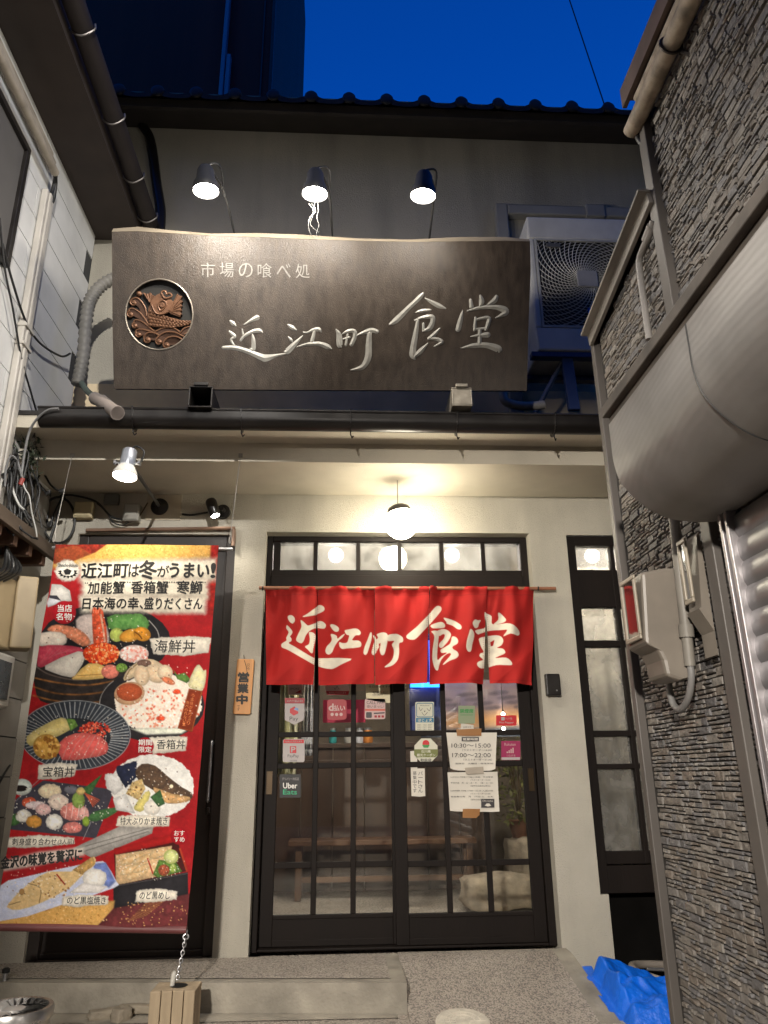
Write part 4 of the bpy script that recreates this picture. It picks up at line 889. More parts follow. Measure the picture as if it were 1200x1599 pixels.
for q in ([(122, 876), (338, 872), (340, 908), (122, 908)], [(126, 902), (326, 902), (326, 934), (126, 934)], [(124, 930), (322, 930), (320, 957), (126, 957)]): p.poly(q, (232, 222, 202), .05, 8, edge=9, rough=2)
p.ell(104, 890, 19, 17, (230, 222, 208), edge=3, rough=3)
# white lidded bowl, black tub of seafood
p.poly(ZA((470, 420), (560, 425), (640, 480), (660, 580), (560, 590), (450, 560)), (222, 218, 210), .06, 6, col2=(190, 186, 180)); p.poly(ZA((450, 535), (520, 530), (570, 590), (440, 640), (430, 600)), (196, 196, 200), .1, 6)
p.poly(ZA((450, 525), (520, 528), (560, 575), (520, 565), (450, 550)), (52, 52, 60), .1)
p.ell(165, 1001, 102, 58, (28, 27, 30), amp=.2); p.poly([(124, 930), (322, 930), (320, 957), (126, 957)], (232, 222, 202), .05, 8, edge=9, rough=2); p.poly([(55, 1020), (58, 1085), (90, 1100), (190, 1098), (200, 1060), (195, 1045), (130, 1058), (80, 1048)], (46, 40, 38), .4, 9, smooth=3)
for yy, k in ((1062, 0), (1076, 3), (1090, 1)): p.line(cr([(52, yy - 4), (90, yy + 4 + k), (140, yy + 8), (195, yy - 2)], 4), 2.6, (176, 112, 52), amp=.5, sc=10, edge=2, alpha=.75)
p.line(cr([(56, 1040), (80, 1054), (130, 1062), (195, 1046)], 4), 2, (120, 104, 96), edge=1.5)
p.line(cr([(232, 968), (246, 985), (250, 1005)], 4), 1.4, (190, 186, 182))
p.poly(ZA((700, 760), (830, 700), (960, 760), (1010, 960), (900, 1000), (760, 960)), (214, 196, 188), .1, 8, edge=3, smooth=3)
p.poly(ZA((440, 850), (520, 800), (700, 830), (800, 900), (830, 970), (760, 1000), (640, 930), (520, 880)), (226, 140, 104), .22, 4, edge=2, smooth=3)
p.poly(ZA((380, 880), (560, 870), (620, 930), (570, 1000), (370, 1000)), (226, 212, 196), .1, 8, edge=2, smooth=2)
p.poly(ZA((360, 1010), (560, 990), (740, 1010), (760, 1060), (560, 1130), (380, 1200), (345, 1150)), (190, 48, 74), .18, 5, edge=1.5, smooth=2, col2=(214, 90, 104))
for i in range(6): p.line(ZA((380 + 30 * i, 1160 - 18 * i), (470 + 45 * i, 1010 + 4 * i)), .8, (226, 150, 150), alpha=.5)
p.poly(ZA((420, 1180), (720, 1045), (790, 1100), (720, 1240), (660, 1290), (480, 1240)), (233, 225, 212), .03, 9, edge=1, smooth=2)
p.poly(ZA((850, 660), (890, 650), (950, 670), (990, 960), (900, 1010), (860, 960)), (226, 92, 58), .3, 4, edge=1.5, smooth=2); p.line(ZA((930, 700), (970, 960)), 3, (240, 180, 150), amp=.2)
for i in range(5): p.line(ZA((840 + 22 * i, 690), (825 + 34 * i, 620)), .7, (236, 170, 140))
p.poly(ZB((100, 20), (200, -10), (420, -10), (500, 60), (480, 150), (300, 130), (180, 160), (110, 120)), (74, 132, 62), .35, 4, edge=1.5, rough=2, col2=(120, 170, 92))
p.ell(182, 991, 11, 11, (176, 190, 96), amp=.2, sc=5); p.ell(204, 992, 18, 10, (226, 172, 74), amp=.2, rot=-14, col2=(200, 130, 40)); p.ell(222, 990, 14, 11, (208, 140, 44), amp=.25, rot=20)
p.line(cr([(210, 986), (218, 992), (222, 998)], 3), 2, (120, 70, 20))
p.ell(158, 1020, 29, 17, (216, 70, 30), amp=.3, sc=3); p.dots((131, 1004, 187, 1037), 150, 2.3, [(240, 120, 60), (226, 84, 36), (250, 170, 110), (200, 50, 20)], 5)
p.ell(210, 1021, 23, 14, (232, 190, 180), amp=.15, sc=3, col2=(240, 222, 212)); p.dots((188, 1008, 234, 1035), 60, 2, [(226, 150, 136), (246, 232, 226)], 6)
p.poly(ZA((700, 1270), (820, 1160), (980, 1190), (960, 1300), (680, 1310)), (224, 178, 96), .15, 4, edge=1, smooth=2, col2=(240, 206, 130)); p.line(ZA((720, 1275), (960, 1260)), 1, (120, 70, 30), alpha=.6)
p.ell(173, 1049, 14, 11, (226, 128, 110), amp=.2, sc=3); p.ell(191, 1043, 9, 7, (120, 158, 70), amp=.4, sc=2)
# crab bowl
p.ell(238, 1102, 82, 56, (38, 36, 38), amp=.2); p.line([(238 + 82 * math.cos(a), 1102 + 56 * math.sin(a)) for a in np.linspace(2.6, 3.9, 12)], 1.1, (180, 178, 176))
p.ell(248, 1098, 68, 47, (232, 214, 196), amp=.12, sc=4, col2=(240, 230, 216), rough=3)
p.dots((190, 1075, 312, 1140), 260, 2.0, [(226, 150, 120), (214, 110, 84), (244, 232, 218), (236, 200, 180), (248, 240, 230)], 7)
for q in ((252, 1122, 7), (215, 1085, 5), (276, 1080, 6), (300, 1095, 6)): p.ell(q[0], q[1], q[2], 4, (216, 76, 44), amp=.3, sc=3, edge=2)
p.poly([(205, 1138), (300, 1136), (285, 1146), (230, 1148)], (222, 224, 206), .1, 4, edge=3)
p.poly(ZB((270, 620), (300, 520), (420, 430), (540, 420), (650, 490), (710, 590), (690, 640), (560, 600), (440, 560)), (222, 196, 156), .12, 6, smooth=3, col2=(236, 214, 178)); p.line(ZB((280, 600), (320, 520), (420, 440)), 1.6, (170, 140, 100))
p.ell(226, 1036, 11, 6, (112, 86, 74), amp=.4, sc=3)
for q in ((244, 1052, 17, 14, 30), (222, 1055, 12, 16, -10), (258, 1050, 12, 12, 0)): p.ell(*q[:4], (240, 224, 196), rot=q[4], amp=.12, sc=4, col2=(226, 190, 150))
p.ell(263, 1063, 11, 5, (224, 130, 90), rot=25, amp=.2)
p.ell(203, 1083, 24, 18, (216, 170, 130), amp=.1, rot=-10); p.ell(203, 1081, 20, 14, (164, 74, 42), amp=.4, sc=2.2, col2=(210, 100, 60))
p.poly(ZB((720, 510), (760, 560), (830, 540), (880, 600), (850, 640), (760, 600)), (96, 138, 62), .3, 4, edge=1)
p.poly(ZB((860, 650), (920, 500), (965, 462), (1005, 520), (1030, 510), (1025, 620), (990, 720), (900, 690)), (236, 230, 196), .06, 5, col2=(220, 210, 150), smooth=2)
p.poly(ZB((770, 1065), (870, 690), (1000, 715), (905, 1100)), (138, 52, 22), .12, 5); 
for q in (((776, 1058), (872, 700), (990, 722), (902, 1090), (776, 1058)),): p.line(ZB(*q), .9, (214, 120, 60))
# striped bowl
def bowl(cx, cy, rx, ry): p.ell(cx, cy, rx, ry, (52, 58, 66), amp=.15, sc=8)
bowl(118, 1148, 87, 54)
for k in range(64):
    a = 2 * math.pi * k / 64; p.line([(116 + 52 * math.cos(a), 1150 + 27 * math.sin(a)), (118 + 85 * math.cos(a), 1148 + 52 * math.sin(a))], 1.3, (204, 206, 206), alpha=.85)
p.ell(116, 1152, 58, 31, (44, 48, 54), amp=.15)
p.line([(118 + 87 * math.cos(a), 1148 + 54 * math.sin(a)) for a in np.linspace(0, 6.28, 50)], 1.2, (150, 154, 156))
p.poly(Z7((125, 930), (200, 880), (290, 840), (325, 870), (325, 900), (220, 950), (140, 975)), (226, 204, 118), .1, 6, smooth=2, col2=(238, 222, 160)); p.poly(Z7((310, 845), (350, 850), (365, 880), (330, 905)), (110, 150, 70), .3, 4)
p.dots((122, 1128, 172, 1152), 110, 2, [(210, 70, 50), (236, 120, 90), (180, 40, 30)], 8)
p.poly(Z7((275, 960), (350, 915), (450, 920), (505, 960), (500, 1010), (420, 1030), (290, 1040)), (220, 84, 82), .15, 5, smooth=2, col2=(232, 120, 110))
for i in range(6): p.line(cr(Z7((290 + 32 * i, 1035), (320 + 34 * i, 970), (370 + 26 * i, 925)), 3), 1.0, (246, 190, 180), alpha=.7)
p.ell(72, 1166, 21, 20, (196, 140, 56), amp=.35, sc=4, col2=(222, 176, 90)); p.dots((54, 1150, 92, 1184), 40, 3, [(226, 180, 96), (150, 96, 36)], 9)
# platters
p.poly(ZC((30, 440), (100, 260), (260, 150), (690, 205), (580, 500), (100, 450)), (62, 60, 70), .12, 9, edge=1); p.line(ZC((40, 330), (240, 140)), .9, (170, 168, 172)); p.line(ZC((500, 510), (560, 370)), .9, (190, 188, 190))
p.ell(34, 1229, 16, 13, (206, 214, 206), amp=.06); p.ell(32, 1231, 11, 5, (30, 24, 22))
p.poly(ZC((480, 215), (620, 110), (540, 240), (500, 230)), (70, 112, 62), .25, 4); p.poly(ZC((530, 400), (560, 340), (720, 310), (730, 320), (640, 380)), (70, 112, 66), .25, 4, smooth=2); p.ell(22, 1280, 14, 9, (70, 110, 60), rot=-20, amp=.25, sc=4)
for q in ((300, 215, 68, 45, (232, 214, 180)), (350, 280, 60, 50, (236, 216, 200)), (180, 285, 44, 34, (206, 90, 60)), (215, 300, 60, 26, (224, 206, 206)), (260, 325, 45, 34, (230, 190, 186)), (145, 365, 48, 40, (238, 234, 222)), (205, 400, 46, 38, (206, 148, 68)), (325, 402, 52, 48, (240, 236, 226)), (440, 340, 80, 56, (222, 138, 128)), (500, 350, 34, 40, (236, 178, 170)), (435, 435, 60, 34, (220, 132, 124)), (517, 398, 22, 30, (136, 164, 60)), (470, 270, 40, 50, (140, 168, 84)), (425, 205, 40, 26, (120, 120, 130)), (485, 215, 26, 26, (216, 190, 120))):
    p.ell(q[0] / 3.871, 1180 + q[1] / 3.871, q[2] / 3.871, q[3] / 3.871, q[4], amp=.16, sc=4, edge=1.2, rough=1.2)
for i in range(6): p.line(ZC((505 + 6 * i, 225 + 8 * i), (600 - 8 * i, 270 + 8 * i)), 1.6, (224, 104, 74), amp=.2)
for i in range(4): p.line(ZC((390 + 36 * i, 380), (400 + 38 * i, 300)), .9, (246, 214, 208))
p.ell(238, 1228, 66, 50, (226, 224, 218), amp=.05, rough=2); p.poly(ZC((635, 110), (740, 100), (745, 200), (690, 240), (640, 190)), (232, 230, 226), .06, 5, rough=2)
p.poly(ZC((700, 70), (830, 30), (830, 130), (760, 200), (720, 130)), (40, 46, 70), .2, 5, rough=2); p.poly(ZC((680, 260), (760, 230), (820, 350), (700, 330)), (228, 226, 222), .05, 5)
p.poly(ZC((820, 100), (860, 50), (940, 60), (1010, 120), (1100, 190), (1160, 225), (1150, 270), (1020, 290), (960, 230), (880, 180), (840, 150)), (118, 90, 66), .35, 3, smooth=2, col2=(70, 56, 48))
p.poly(ZC((930, 190), (1040, 230), (1150, 250), (1130, 280), (1010, 288), (950, 240)), (214, 170, 116), .25, 4, smooth=2); p.ell(268, 1228, 3, 3, (230, 220, 190)); p.poly(ZC((800, 160), (860, 140), (880, 200), (840, 270), (760, 230)), (216, 186, 126), .2, 3, smooth=1); p.dots((200, 1222, 224, 1248), 8, 1.5, [(120, 80, 40)], 4)
p.poly(ZC((810, 310), (880, 220), (912, 230), (870, 330), (830, 335)), (222, 208, 124), .06, 5, smooth=2); p.ell(238, 1261, 13, 12, (232, 226, 214), amp=.05); p.poly(ZC((910, 250), (970, 205), (1000, 290), (960, 310)), (60, 96, 56), .2, 4)
p.poly(ZC((440, 560), (730, 425), (930, 430), (920, 470), (560, 620)), (168, 164, 158), .12, 6, edge=1); 
for o in (0, 14, 30): p.line(ZC((470, 560 + o), (900, 440 + o * .6)), 1.2, (110, 106, 102) if o != 14 else (206, 202, 196), alpha=.8)
p.poly(ZC((690, 590), (1060, 480), (1130, 700), (700, 790)), (70, 22, 20), .15, 5); p.poly(ZC((690, 560), (1060, 470), (1070, 520), (695, 600)), (176, 28, 28), .08, 5)
p.poly(ZC((700, 600), (1040, 545), (1000, 720), (700, 785)), (222, 186, 140), .15, 3)
for q in ((800, 625, 80, 26), (880, 620, 90, 22), (790, 690, 66, 24), (830, 715, 70, 26), (860, 680, 60, 20), (960, 590, 60, 30)): p.ell(q[0] / 3.871, 1180 + q[1] / 3.871, q[2] / 3.871, q[3] / 3.871, (236, 216, 176), rot=-22, amp=.14, sc=3, col2=(206, 160, 104))
p.line(ZC((892, 620), (925, 715)), 2, (190, 40, 30)); p.poly(ZC((925, 720), (960, 630), (1060, 640), (1100, 700), (960, 740)), (92, 128, 56), .35, 3); p.ell(267, 1338, 11.5, 11.5, (196, 206, 120), amp=.08); p.ell(267, 1338, 9, 9, (216, 222, 150), amp=.06); p.ell(256, 1359, 9, 9, (150, 76, 52), amp=.4, sc=2); p.ell(270, 1356, 5, 7, (150, 176, 80))
p.poly(ZC((685, 785), (1135, 705), (1140, 850), (690, 935)), (38, 36, 40), .15, 8); p.line(ZC((690, 790), (1135, 712)), 1.2, (96, 92, 94)); p.line(ZC((1085, 560), (1130, 700)), 3, (190, 66, 40))
# golden foot
p.poly([(-20, 1424), (60, 1412), (180, 1406), (175, 1442), (150, 1456), (-20, 1456)], (196, 146, 74), .28, 2.4, col2=(224, 180, 108), edge=3); p.poly([(178, 1418), (300, 1395), (300, 1460), (140, 1460), (160, 1438)], (104, 46, 48), .2, 6, edge=2)
for i in range(12): p.line([(200 + 3 * i, 1438 - 3 * i), (232 + 3 * i, 1428 - 2.5 * i)], 1.0, (204, 150, 80), amp=.3, alpha=.7)
p.dots((178, 1402, 295, 1450), 60, .9, [(224, 176, 110)], 12); p.dots((10, 1412, 175, 1450), 90, .9, [(240, 208, 150), (160, 104, 44)], 13)
p.poly(ZC((0, 790), (160, 730), (480, 660), (600, 640), (640, 650), (705, 760), (690, 800), (380, 900), (0, 1000)), (186, 194, 222), .07, 8, smooth=2, col2=(214, 216, 228)); p.poly(ZC((560, 655), (640, 645), (700, 760), (660, 800), (600, 760)), (120, 140, 206), .12, 6, smooth=1, edge=3)
p.poly(ZC((60, 890), (180, 770), (300, 700), (430, 700), (520, 640), (570, 610), (575, 660), (480, 740), (420, 800), (250, 890), (120, 930), (60, 920)), (204, 170, 116), .28, 3, smooth=2, col2=(226, 198, 146))
p.poly(ZC((440, 690), (560, 610), (578, 650), (500, 720)), (200, 160, 96), .25, 3); p.line(cr(ZC((175, 770), (250, 800), (240, 890)), 3), 1.2, (126, 88, 50), alpha=.8); p.ell(36, 1392, 4, 5, (170, 130, 80)); p.dots((60, 1366, 110, 1404), 26, 1.6, [(150, 104, 60), (236, 214, 176)], 15); p.line(ZC((345, 715), (395, 780)), 2, (184, 34, 26)); p.line(ZC((60, 900), (130, 880)), .9, (110, 70, 40))
p.ell(148, 1371, 19, 15, (240, 236, 228), amp=.05, rough=2); p.poly(ZC((420, 830), (500, 770), (650, 790), (600, 830)), (232, 228, 224), .05, 5)
# white brushed tags and red seals
TAGC = (230, 222, 206)
for q in ([(234, 998), (250, 995), (305, 993), (330, 996), (326, 1018), (290, 1024), (240, 1022)], [(235, 1152), (262, 1150), (294, 1150), (290, 1172), (240, 1178)], [(60, 1194), (90, 1191), (121, 1193), (116, 1212), (84, 1217), (58, 1217)],
          [(184, 1274), (230, 1272), (266, 1276), (264, 1290), (220, 1292), (182, 1290)], [(12, 1308), (60, 1304), (116, 1308), (116, 1318), (60, 1324), (10, 1323)], [(98, 1400), (130, 1397), (170, 1399), (170, 1412), (120, 1416), (96, 1414)], [(214, 1390), (250, 1387), (278, 1392), (276, 1404), (240, 1409), (212, 1408)]):
    p.poly(q, TAGC, .04, 8, edge=1.6, rough=1.6)
for x, y, r in ((100, 956, 18.5), (228, 1165, 13.5), (280, 1306, 13.5)): p.ell(x, y, r, r, (176, 20, 34), amp=.05)
p.poly([(-5, 1346), (60, 1330), (132, 1322), (132, 1336), (60, 1352), (-2, 1362)], (230, 222, 208), .05, 6, edge=5, alpha=.9)
for i, (rg, n1, n2) in enumerate((((72, 955, 238, 1055), 90, 60), ((182, 1030, 318, 1140), 80, 60), ((40, 1105, 200, 1185), 60, 30), ((14, 1222, 172, 1300), 110, 60), ((180, 1190, 305, 1275), 90, 70), ((10, 1345, 150, 1410), 80, 70), ((180, 1325, 290, 1375), 80, 50))):
    p.dots(rg, n1, .8, [(252, 244, 232), (240, 226, 206)], 40 + i); p.dots(rg, n2 // 3, .8, [(70, 46, 38), (110, 70, 50)], 60 + i)
fn_ = vnoise(PX, PY, 1.6, 77, 2)[:, None]; gn_ = vnoise(PX, PY, 7, 78, 2)[:, None]; p.c = np.clip(p.c * (1.0 + .14 * fn_) * (.94 + .12 * gn_), 0, 255)
dye(BO, p.linear())
def FT(px, py): q = FB(px, py); q[1] += bwave(q[0], q[2]) - .0014; return q
g = MB(); rd = MB(); w_ = MB()
for s_, x0, x1, y0, y1, b in (('近江町', 127, 201, 879, 902, .03), ('は', 202, 218, 882, 901, .02), ('冬', 218, 246, 876, 905, .03), ('が', 247, 265, 884, 901, .02), ('うまい', 266, 327, 880, 902, .035), ('!', 330, 337, 880, 902, .03),
        ('“', 132, 137, 907, 912, .02), ('加能蟹', 137, 195, 908, 927, .02), ('”“', 195, 209, 907, 912, .02), ('香箱蟹', 206, 263, 908, 927, .02), ('”“', 264, 278, 907, 912, .02), ('寒鰤', 277, 316, 907, 927, .02), ('”', 318, 322, 907, 912, .02),
        ('日本海の幸、', 129, 224, 933, 951, .022), ('盛りだくさん', 226, 316, 933, 951, .022), ('海鮮丼', 242, 305, 999, 1019, .004), ('香箱丼', 246, 290, 1155, 1170, .004), ('宝箱丼', 67, 116, 1197, 1213, .006),
        ('特大ぶりかま焼き', 188, 262, 1276, 1288, .004), ('刺身盛り合わせ', 20, 88, 1309, 1320, .004), ('(3人前)', 90, 115, 1310, 1320, .0), ('のど黒塩焼き', 105, 166, 1400, 1412, .006), ('のど黒めし', 219, 266, 1392, 1404, .006)):
    g = MB(); text(g, s_, FT, x0, y0, x1, y1, b, shear=.08); g.build('heading' if y0 < 960 else 'dish_name', BLACKPRINT, bn_)
g = MB(); text(g, '金沢の味覚を贅沢に', FT, 3, 1331, 129, 1350, .035, rot=-.105, shear=.1); g.build('heading', BLACKPRINT, bn_); g = MB()
text(g, 'Ohmicho-shokudo', FT, 90, 879, 121, 884.5, .01)
for i in range(9):
    a = -.3 + i * .46; c = (105 + 12 * math.cos(a), 893 + 6.5 * math.sin(a)); pl = [(c[0] + 4 * math.cos(a + q) * k, c[1] + 3 * math.sin(a + q) * k) for q, k in ((0, 1), (1.9, .7), (3.1, .5), (4.4, .7))]; g.flat(pl, FT)
for q in ([(98, 890), (104, 887), (111, 890), (108, 896), (101, 896)],): g.flat(q, FT)
g.build('crest', BLACKPRINT, bn_)
text(rd, '当店', FT, 90, 944, 112, 955, .02); text(rd, '名物', FT, 88, 957, 112, 968, .02); rd.build('seal_lettering', WHITEPRINT, bn_); rd = MB(); text(rd, '期間', FT, 218, 1155, 239, 1164, .02); text(rd, '限定', FT, 218, 1166, 238, 1175, .02); rd.build('seal_lettering', WHITEPRINT, bn_); rd = MB(); text(rd, 'おす', FT, 272, 1297, 288, 1305, .02); text(rd, 'すめ', FT, 272, 1307, 288, 1315, .02)
rd.build('seal_lettering', WHITEPRINT, bn_)
vtext(w_, 'うま味がたっぷり', FT, 299, 1083, 304, 1132, .0, -.9); vtext(w_, '食べられない！', FT, 291, 1094, 296, 1134, .0, -.9); w_.build('orange_lettering', mat('orange_ink', lin(230, 130, 60), .6), bn_)
g = MB(); g.tube([TL + [-.02, .016, -.014], TR_ + [.075, .016, -.014]], .009, 10); g.build('top_rod', mat('rod_metal', (.5, .5, .5, 1), .35, metal=.8), bn_, smooth=True)
g = MB(); g.tube([BLc + [-.05, -.0, -.01], BR + [.0, 0, -.008]], .017, 10); g.build('bottom_rod', mat('maroon_rod_sleeve', lin(110, 60, 60), .5), bn_, smooth=True)
WIRE = mat('thin_wire', (.35, .33, .30, 1), .5, metal=.5)
for px, b in ((113, TL + [-.012, 0, .012]), (376, TR_ + [.06, 0, .012])):
    a = U(px, 711, 1, -.56); g = MB(); g.tube([a, b + [0, 0, .05]], .0022, 5); g.tube(cr([b + [0, 0, .05], b + [.006, 0, .03], b + [0, 0, .0], b + [-.006, 0, .02], b + [0, 0, .05]], 4), .0026, 5); g.build('hanging_wire', WIRE, bn_, smooth=True)
    g = MB(); g.obox(a + [0, .002, 0], (1, 0, 0), (0, 1, 0), (0, 0, 1), .012, .004, .012); g.tube([a, a + [.0, -.012, -.006]], .003, 6); g.build('wall_eye', WIRE, bn_)
# chain from the banner foot to the block
cbase = U(275, 1541, 1, -.80)
g = MB(); a = BR + [.005, -.015, -.01]; b = cbase + [0.005, .0, .03]; n = 12
for i in range(n):
    q = a + (b - a) * ((i + .5) / n); d = _n(b - a); s_ = _n(np.cross(d, (0, 1, 0) if i % 2 else (1, .3, 0))); h = np.linalg.norm(b - a) / n * .68; w = .0075 if i > 2 else .012
    g.tube([q + d * h * math.cos(t) + s_ * w * math.sin(t) for t in np.linspace(0, 6.28, 13)[:-1]], .0024 if i > 2 else .0035, 5, closed=True)
o = g.build('chain', STEEL, smooth=True); tag(o, 'thin steel chain from the foot of the food banner down to the wooden block', 'chain')
blk = thing('anchor_block', 'pale grooved wooden block with a hole holding the banner chain on the ground', 'block', (cbase[0], -.78, -.13))
g = MB(); bx = cbase[0]; zt = cbase[2]
for i in range(4):
    x0 = bx - .098 + i * .049; g.box(x0 + .0015, x0 + .0475, -.87, -.845, -.13, zt)
g.box(bx - .098, bx + .098, -.845, -.70, -.13, zt - .002)
g.build('body', mat('weathered_block_wood', (.42, .33, .22, 1), .8, var=.3, vs=4, stretch=(3, 3, .4), bump=.3, bs=70, dirt=.3, ds=5), blk, bevel=.004)
g = MB(); g.lathe((bx + .01, -.78, zt + .001), (0, 0, 1), [(0, .038), (.001, .038)], 24); g.build('hole', BLACK, blk)
g = MB(); g.lathe((bx - .02, -.785, zt), (.1, 0, 1), [(0, .010), (.05, .012), (.06, .004)], 10); g.build('wedge', mat('white_wedge', (.6, .58, .52, 1), .6), blk, smooth=True)
# ------------------------------------------------------------------ stickers and papers on the doors
YG1 = YD + .045 + .010; YG2 = YD + .004 + .010                 # just in front of the glass of each leaf
PAPER = mat('white_paper', lin(214, 208, 196), .85, var=.05, vs=8, bump=.1, bs=30)
def sheet(parent, name, m, F, pts, smooth=0):
    g = MB(); pts = cr(pts, smooth, True) if smooth else pts; g.flat([tuple(q) for q in pts], F); o = g.build(name, m, parent); return o
def rrect(x0, y0, x1, y1, r):
    return [(cx + r * math.cos(a), cy + r * math.sin(a)) for cx, cy, b in ((x1 - r, y0 + r, -90), (x1 - r, y1 - r, 0), (x0 + r, y1 - r, 90), (x0 + r, y0 + r, 180)) for a in np.radians(np.linspace(b, b + 90, 5))]
def sticker(label, Y, pts, m, marks, cat='sticker', name='sticker'):
    F = [onY(Y - .0012 * i) for i in range(5)]; c = F[0](*np.mean(np.array(pts), 0)); t = thing(name, label, cat, c)
    sheet(t, 'base', m, F[0], pts)
    for nm, mm, lev, fn in marks:
        g = MB(); fn(g, F[lev]); g.build(nm, mm, t)
    return t
C = lambda nm, r, g_, b_: mat(nm, lin(r, g_, b_), .5, var=.03)
GREYW = C('sticker_grey_white', 176, 168, 166); PINKW = C('sticker_pink_white', 196, 164, 160); DKRED = C('sticker_dark_red', 158, 20, 34); CRIM = C('sticker_crimson', 196, 26, 36); TXT = C('sticker_dark_text', 50, 46, 48)
G1, G2 = YG1, YG2
sticker('grey white pointed payment sticker with red cube emblem and the word Pay', G1, [(445, 1090), (476, 1090), (475, 1124), (460, 1132), (445, 1124)], GREYW,
    [('red_header', DKRED, 1, lambda g, f: g.flat([(445, 1090), (476, 1090), (476, 1098.5), (445, 1098.5)], f)), ('header_text', GREYW, 2, lambda g, f: text(g, 'メルペイで支払えます', f, 448, 1092.5, 473, 1096.5)),
     ('emblem', CRIM, 1, lambda g, f: g.flat([(453, 1107), (460, 1103), (462, 1104.5), (459, 1108), (466, 1111), (466, 1114), (459, 1117.5), (453, 1113)], f)), ('emblem_face', C('sticker_blue', 110, 150, 200), 1, lambda g, f: g.flat([(462, 1104.5), (466.5, 1106.5), (466, 1110), (459.5, 1107.5)], f)),
     ('word', TXT, 1, lambda g, f: text(g, 'Pay', f, 452.5, 1119, 466, 1127))])
sticker('small pinkish sticker half hidden by the left end of the red curtain', G1, [(450, 1060), (472, 1060), (472, 1085), (450, 1085)], PINKW, [('mark', DKRED, 1, lambda g, f: g.flat([(461, 1082), (470, 1077), (470, 1082)], f)), ('line', TXT, 1, lambda g, f: text(g, 'SMOKE', f, 453, 1074, 468, 1077))])
sticker('pink white sticker with a red band half hidden behind the curtain', G1, [(509, 1055), (546, 1055), (546, 1079), (509, 1079)], PINKW, [('red_band', DKRED, 1, lambda g, f: g.flat([(509, 1079), (546, 1079), (544, 1085), (511, 1085)], f)), ('band_text', PINKW, 2, lambda g, f: text(g, '楽天Payで支払えます', f, 514, 1080.3, 541, 1083.6)), ('drawing', TXT, 1, lambda g, f: g.tube([f(522 + 9 * t, 1074 + 2.5 * math.sin(t * 9)) for t in np.linspace(0, 1, 12)], .0012, 4))])
sticker('dark red rounded square payment sticker with white letter d and three dots', G1, rrect(511.5, 1092, 541.5, 1124, 5), DKRED, [('word', PINKW, 1, lambda g, f: (text(g, 'd', f, 514, 1099, 521, 1109.5, .05), text(g, '払い', f, 522, 1101, 539, 1110, .03))), ('dots', PINKW, 1, lambda g, f: [g.flat([(519 + 7 * i + 2.5 * math.cos(a), 1115.6 + 2.6 * math.sin(a)) for a in np.linspace(0, 6.28, 13)[:-1]], f) for i in range(3)])])
sticker('pinkish card reading PAY with orange line and small dark emblem', G1, rrect(570, 1091, 602, 1123, 3), PINKW, [('word', TXT, 1, lambda g, f: (text(g, 'CALL PAY', f, 573, 1094.5, 600, 1099.5), text(g, '使いまっし!', f, 573, 1101, 600, 1105.5))), ('orange_line', C('sticker_orange', 200, 92, 70), 1, lambda g, f: g.flat([(570.3, 1107), (601.8, 1107), (601.8, 1110), (570.3, 1110)], f)),
    ('emblem', TXT, 1, lambda g, f: (g.flat(rrect(572, 1112, 581, 1121, 1.5), f), g.flat([(584, 1113), (601, 1112), (601, 1114), (584, 1115)], f))), ('small_marks', DKRED, 1, lambda g, f: [g.flat(rrect(585 + 5.5 * i, 1117, 589 + 5.5 * i, 1120.5, .8), f) for i in range(3)])])
sticker('cream paper with handwritten lines at the top right of the left leaf', G1, [(571, 1056), (616, 1056), (616, 1098), (598, 1097), (572, 1092)], C('cream_note', 206, 196, 160), [('handwriting', TXT, 1, lambda g, f: text(g, '本日のおすすめ', f, 576, 1070, 611, 1074)), ('handwriting', TXT, 1, lambda g, f: text(g, '加能がに', f, 582, 1079, 606, 1086))], 'paper', 'paper_note')
sticker('grey white card with red header and red square P emblem', G1, rrect(442, 1154, 476, 1190, 3), GREYW, [('red_header', CRIM, 1, lambda g, f: g.flat([(443, 1155), (475, 1155), (475, 1160.5), (443, 1160.5)], f)), ('header_text', GREYW, 2, lambda g, f: text(g, 'PayPayで支払えます', f, 446, 1156.4, 472, 1159.5)),
    ('emblem', CRIM, 1, lambda g, f: g.flat(rrect(453, 1165, 463, 1176, 1), f)), ('emblem_letter', GREYW, 2, lambda g, f: text(g, 'P', f, 455, 1166.5, 461.5, 1174.5, .04)), ('word', TXT, 1, lambda g, f: (text(g, 'PayPay', f, 449.5, 1178, 467, 1184), text(g, 'QR決済', f, 453, 1186.5, 464, 1188.8)))])
sticker('black square delivery sticker with white and green words', G1, [(437, 1209), (470, 1209), (470, 1245.5), (437, 1245.5)], C('sticker_black', 12, 12, 12), [('small_line', GREYW, 1, lambda g, f: text(g, 'デリバリー対応店', f, 441, 1214, 467, 1218.5)), ('white_word', WHITEPRINT, 1, lambda g, f: text(g, 'Uber', f, 442.5, 1222.5, 464.5, 1231, .025)), ('green_word', C('sticker_green', 40, 170, 120), 1, lambda g, f: text(g, 'Eats', f, 442.5, 1233, 464, 1240.5, .025))])
TEAL = C('sticker_teal', 40, 116, 150); CRE = C('sticker_cream', 206, 204, 184)
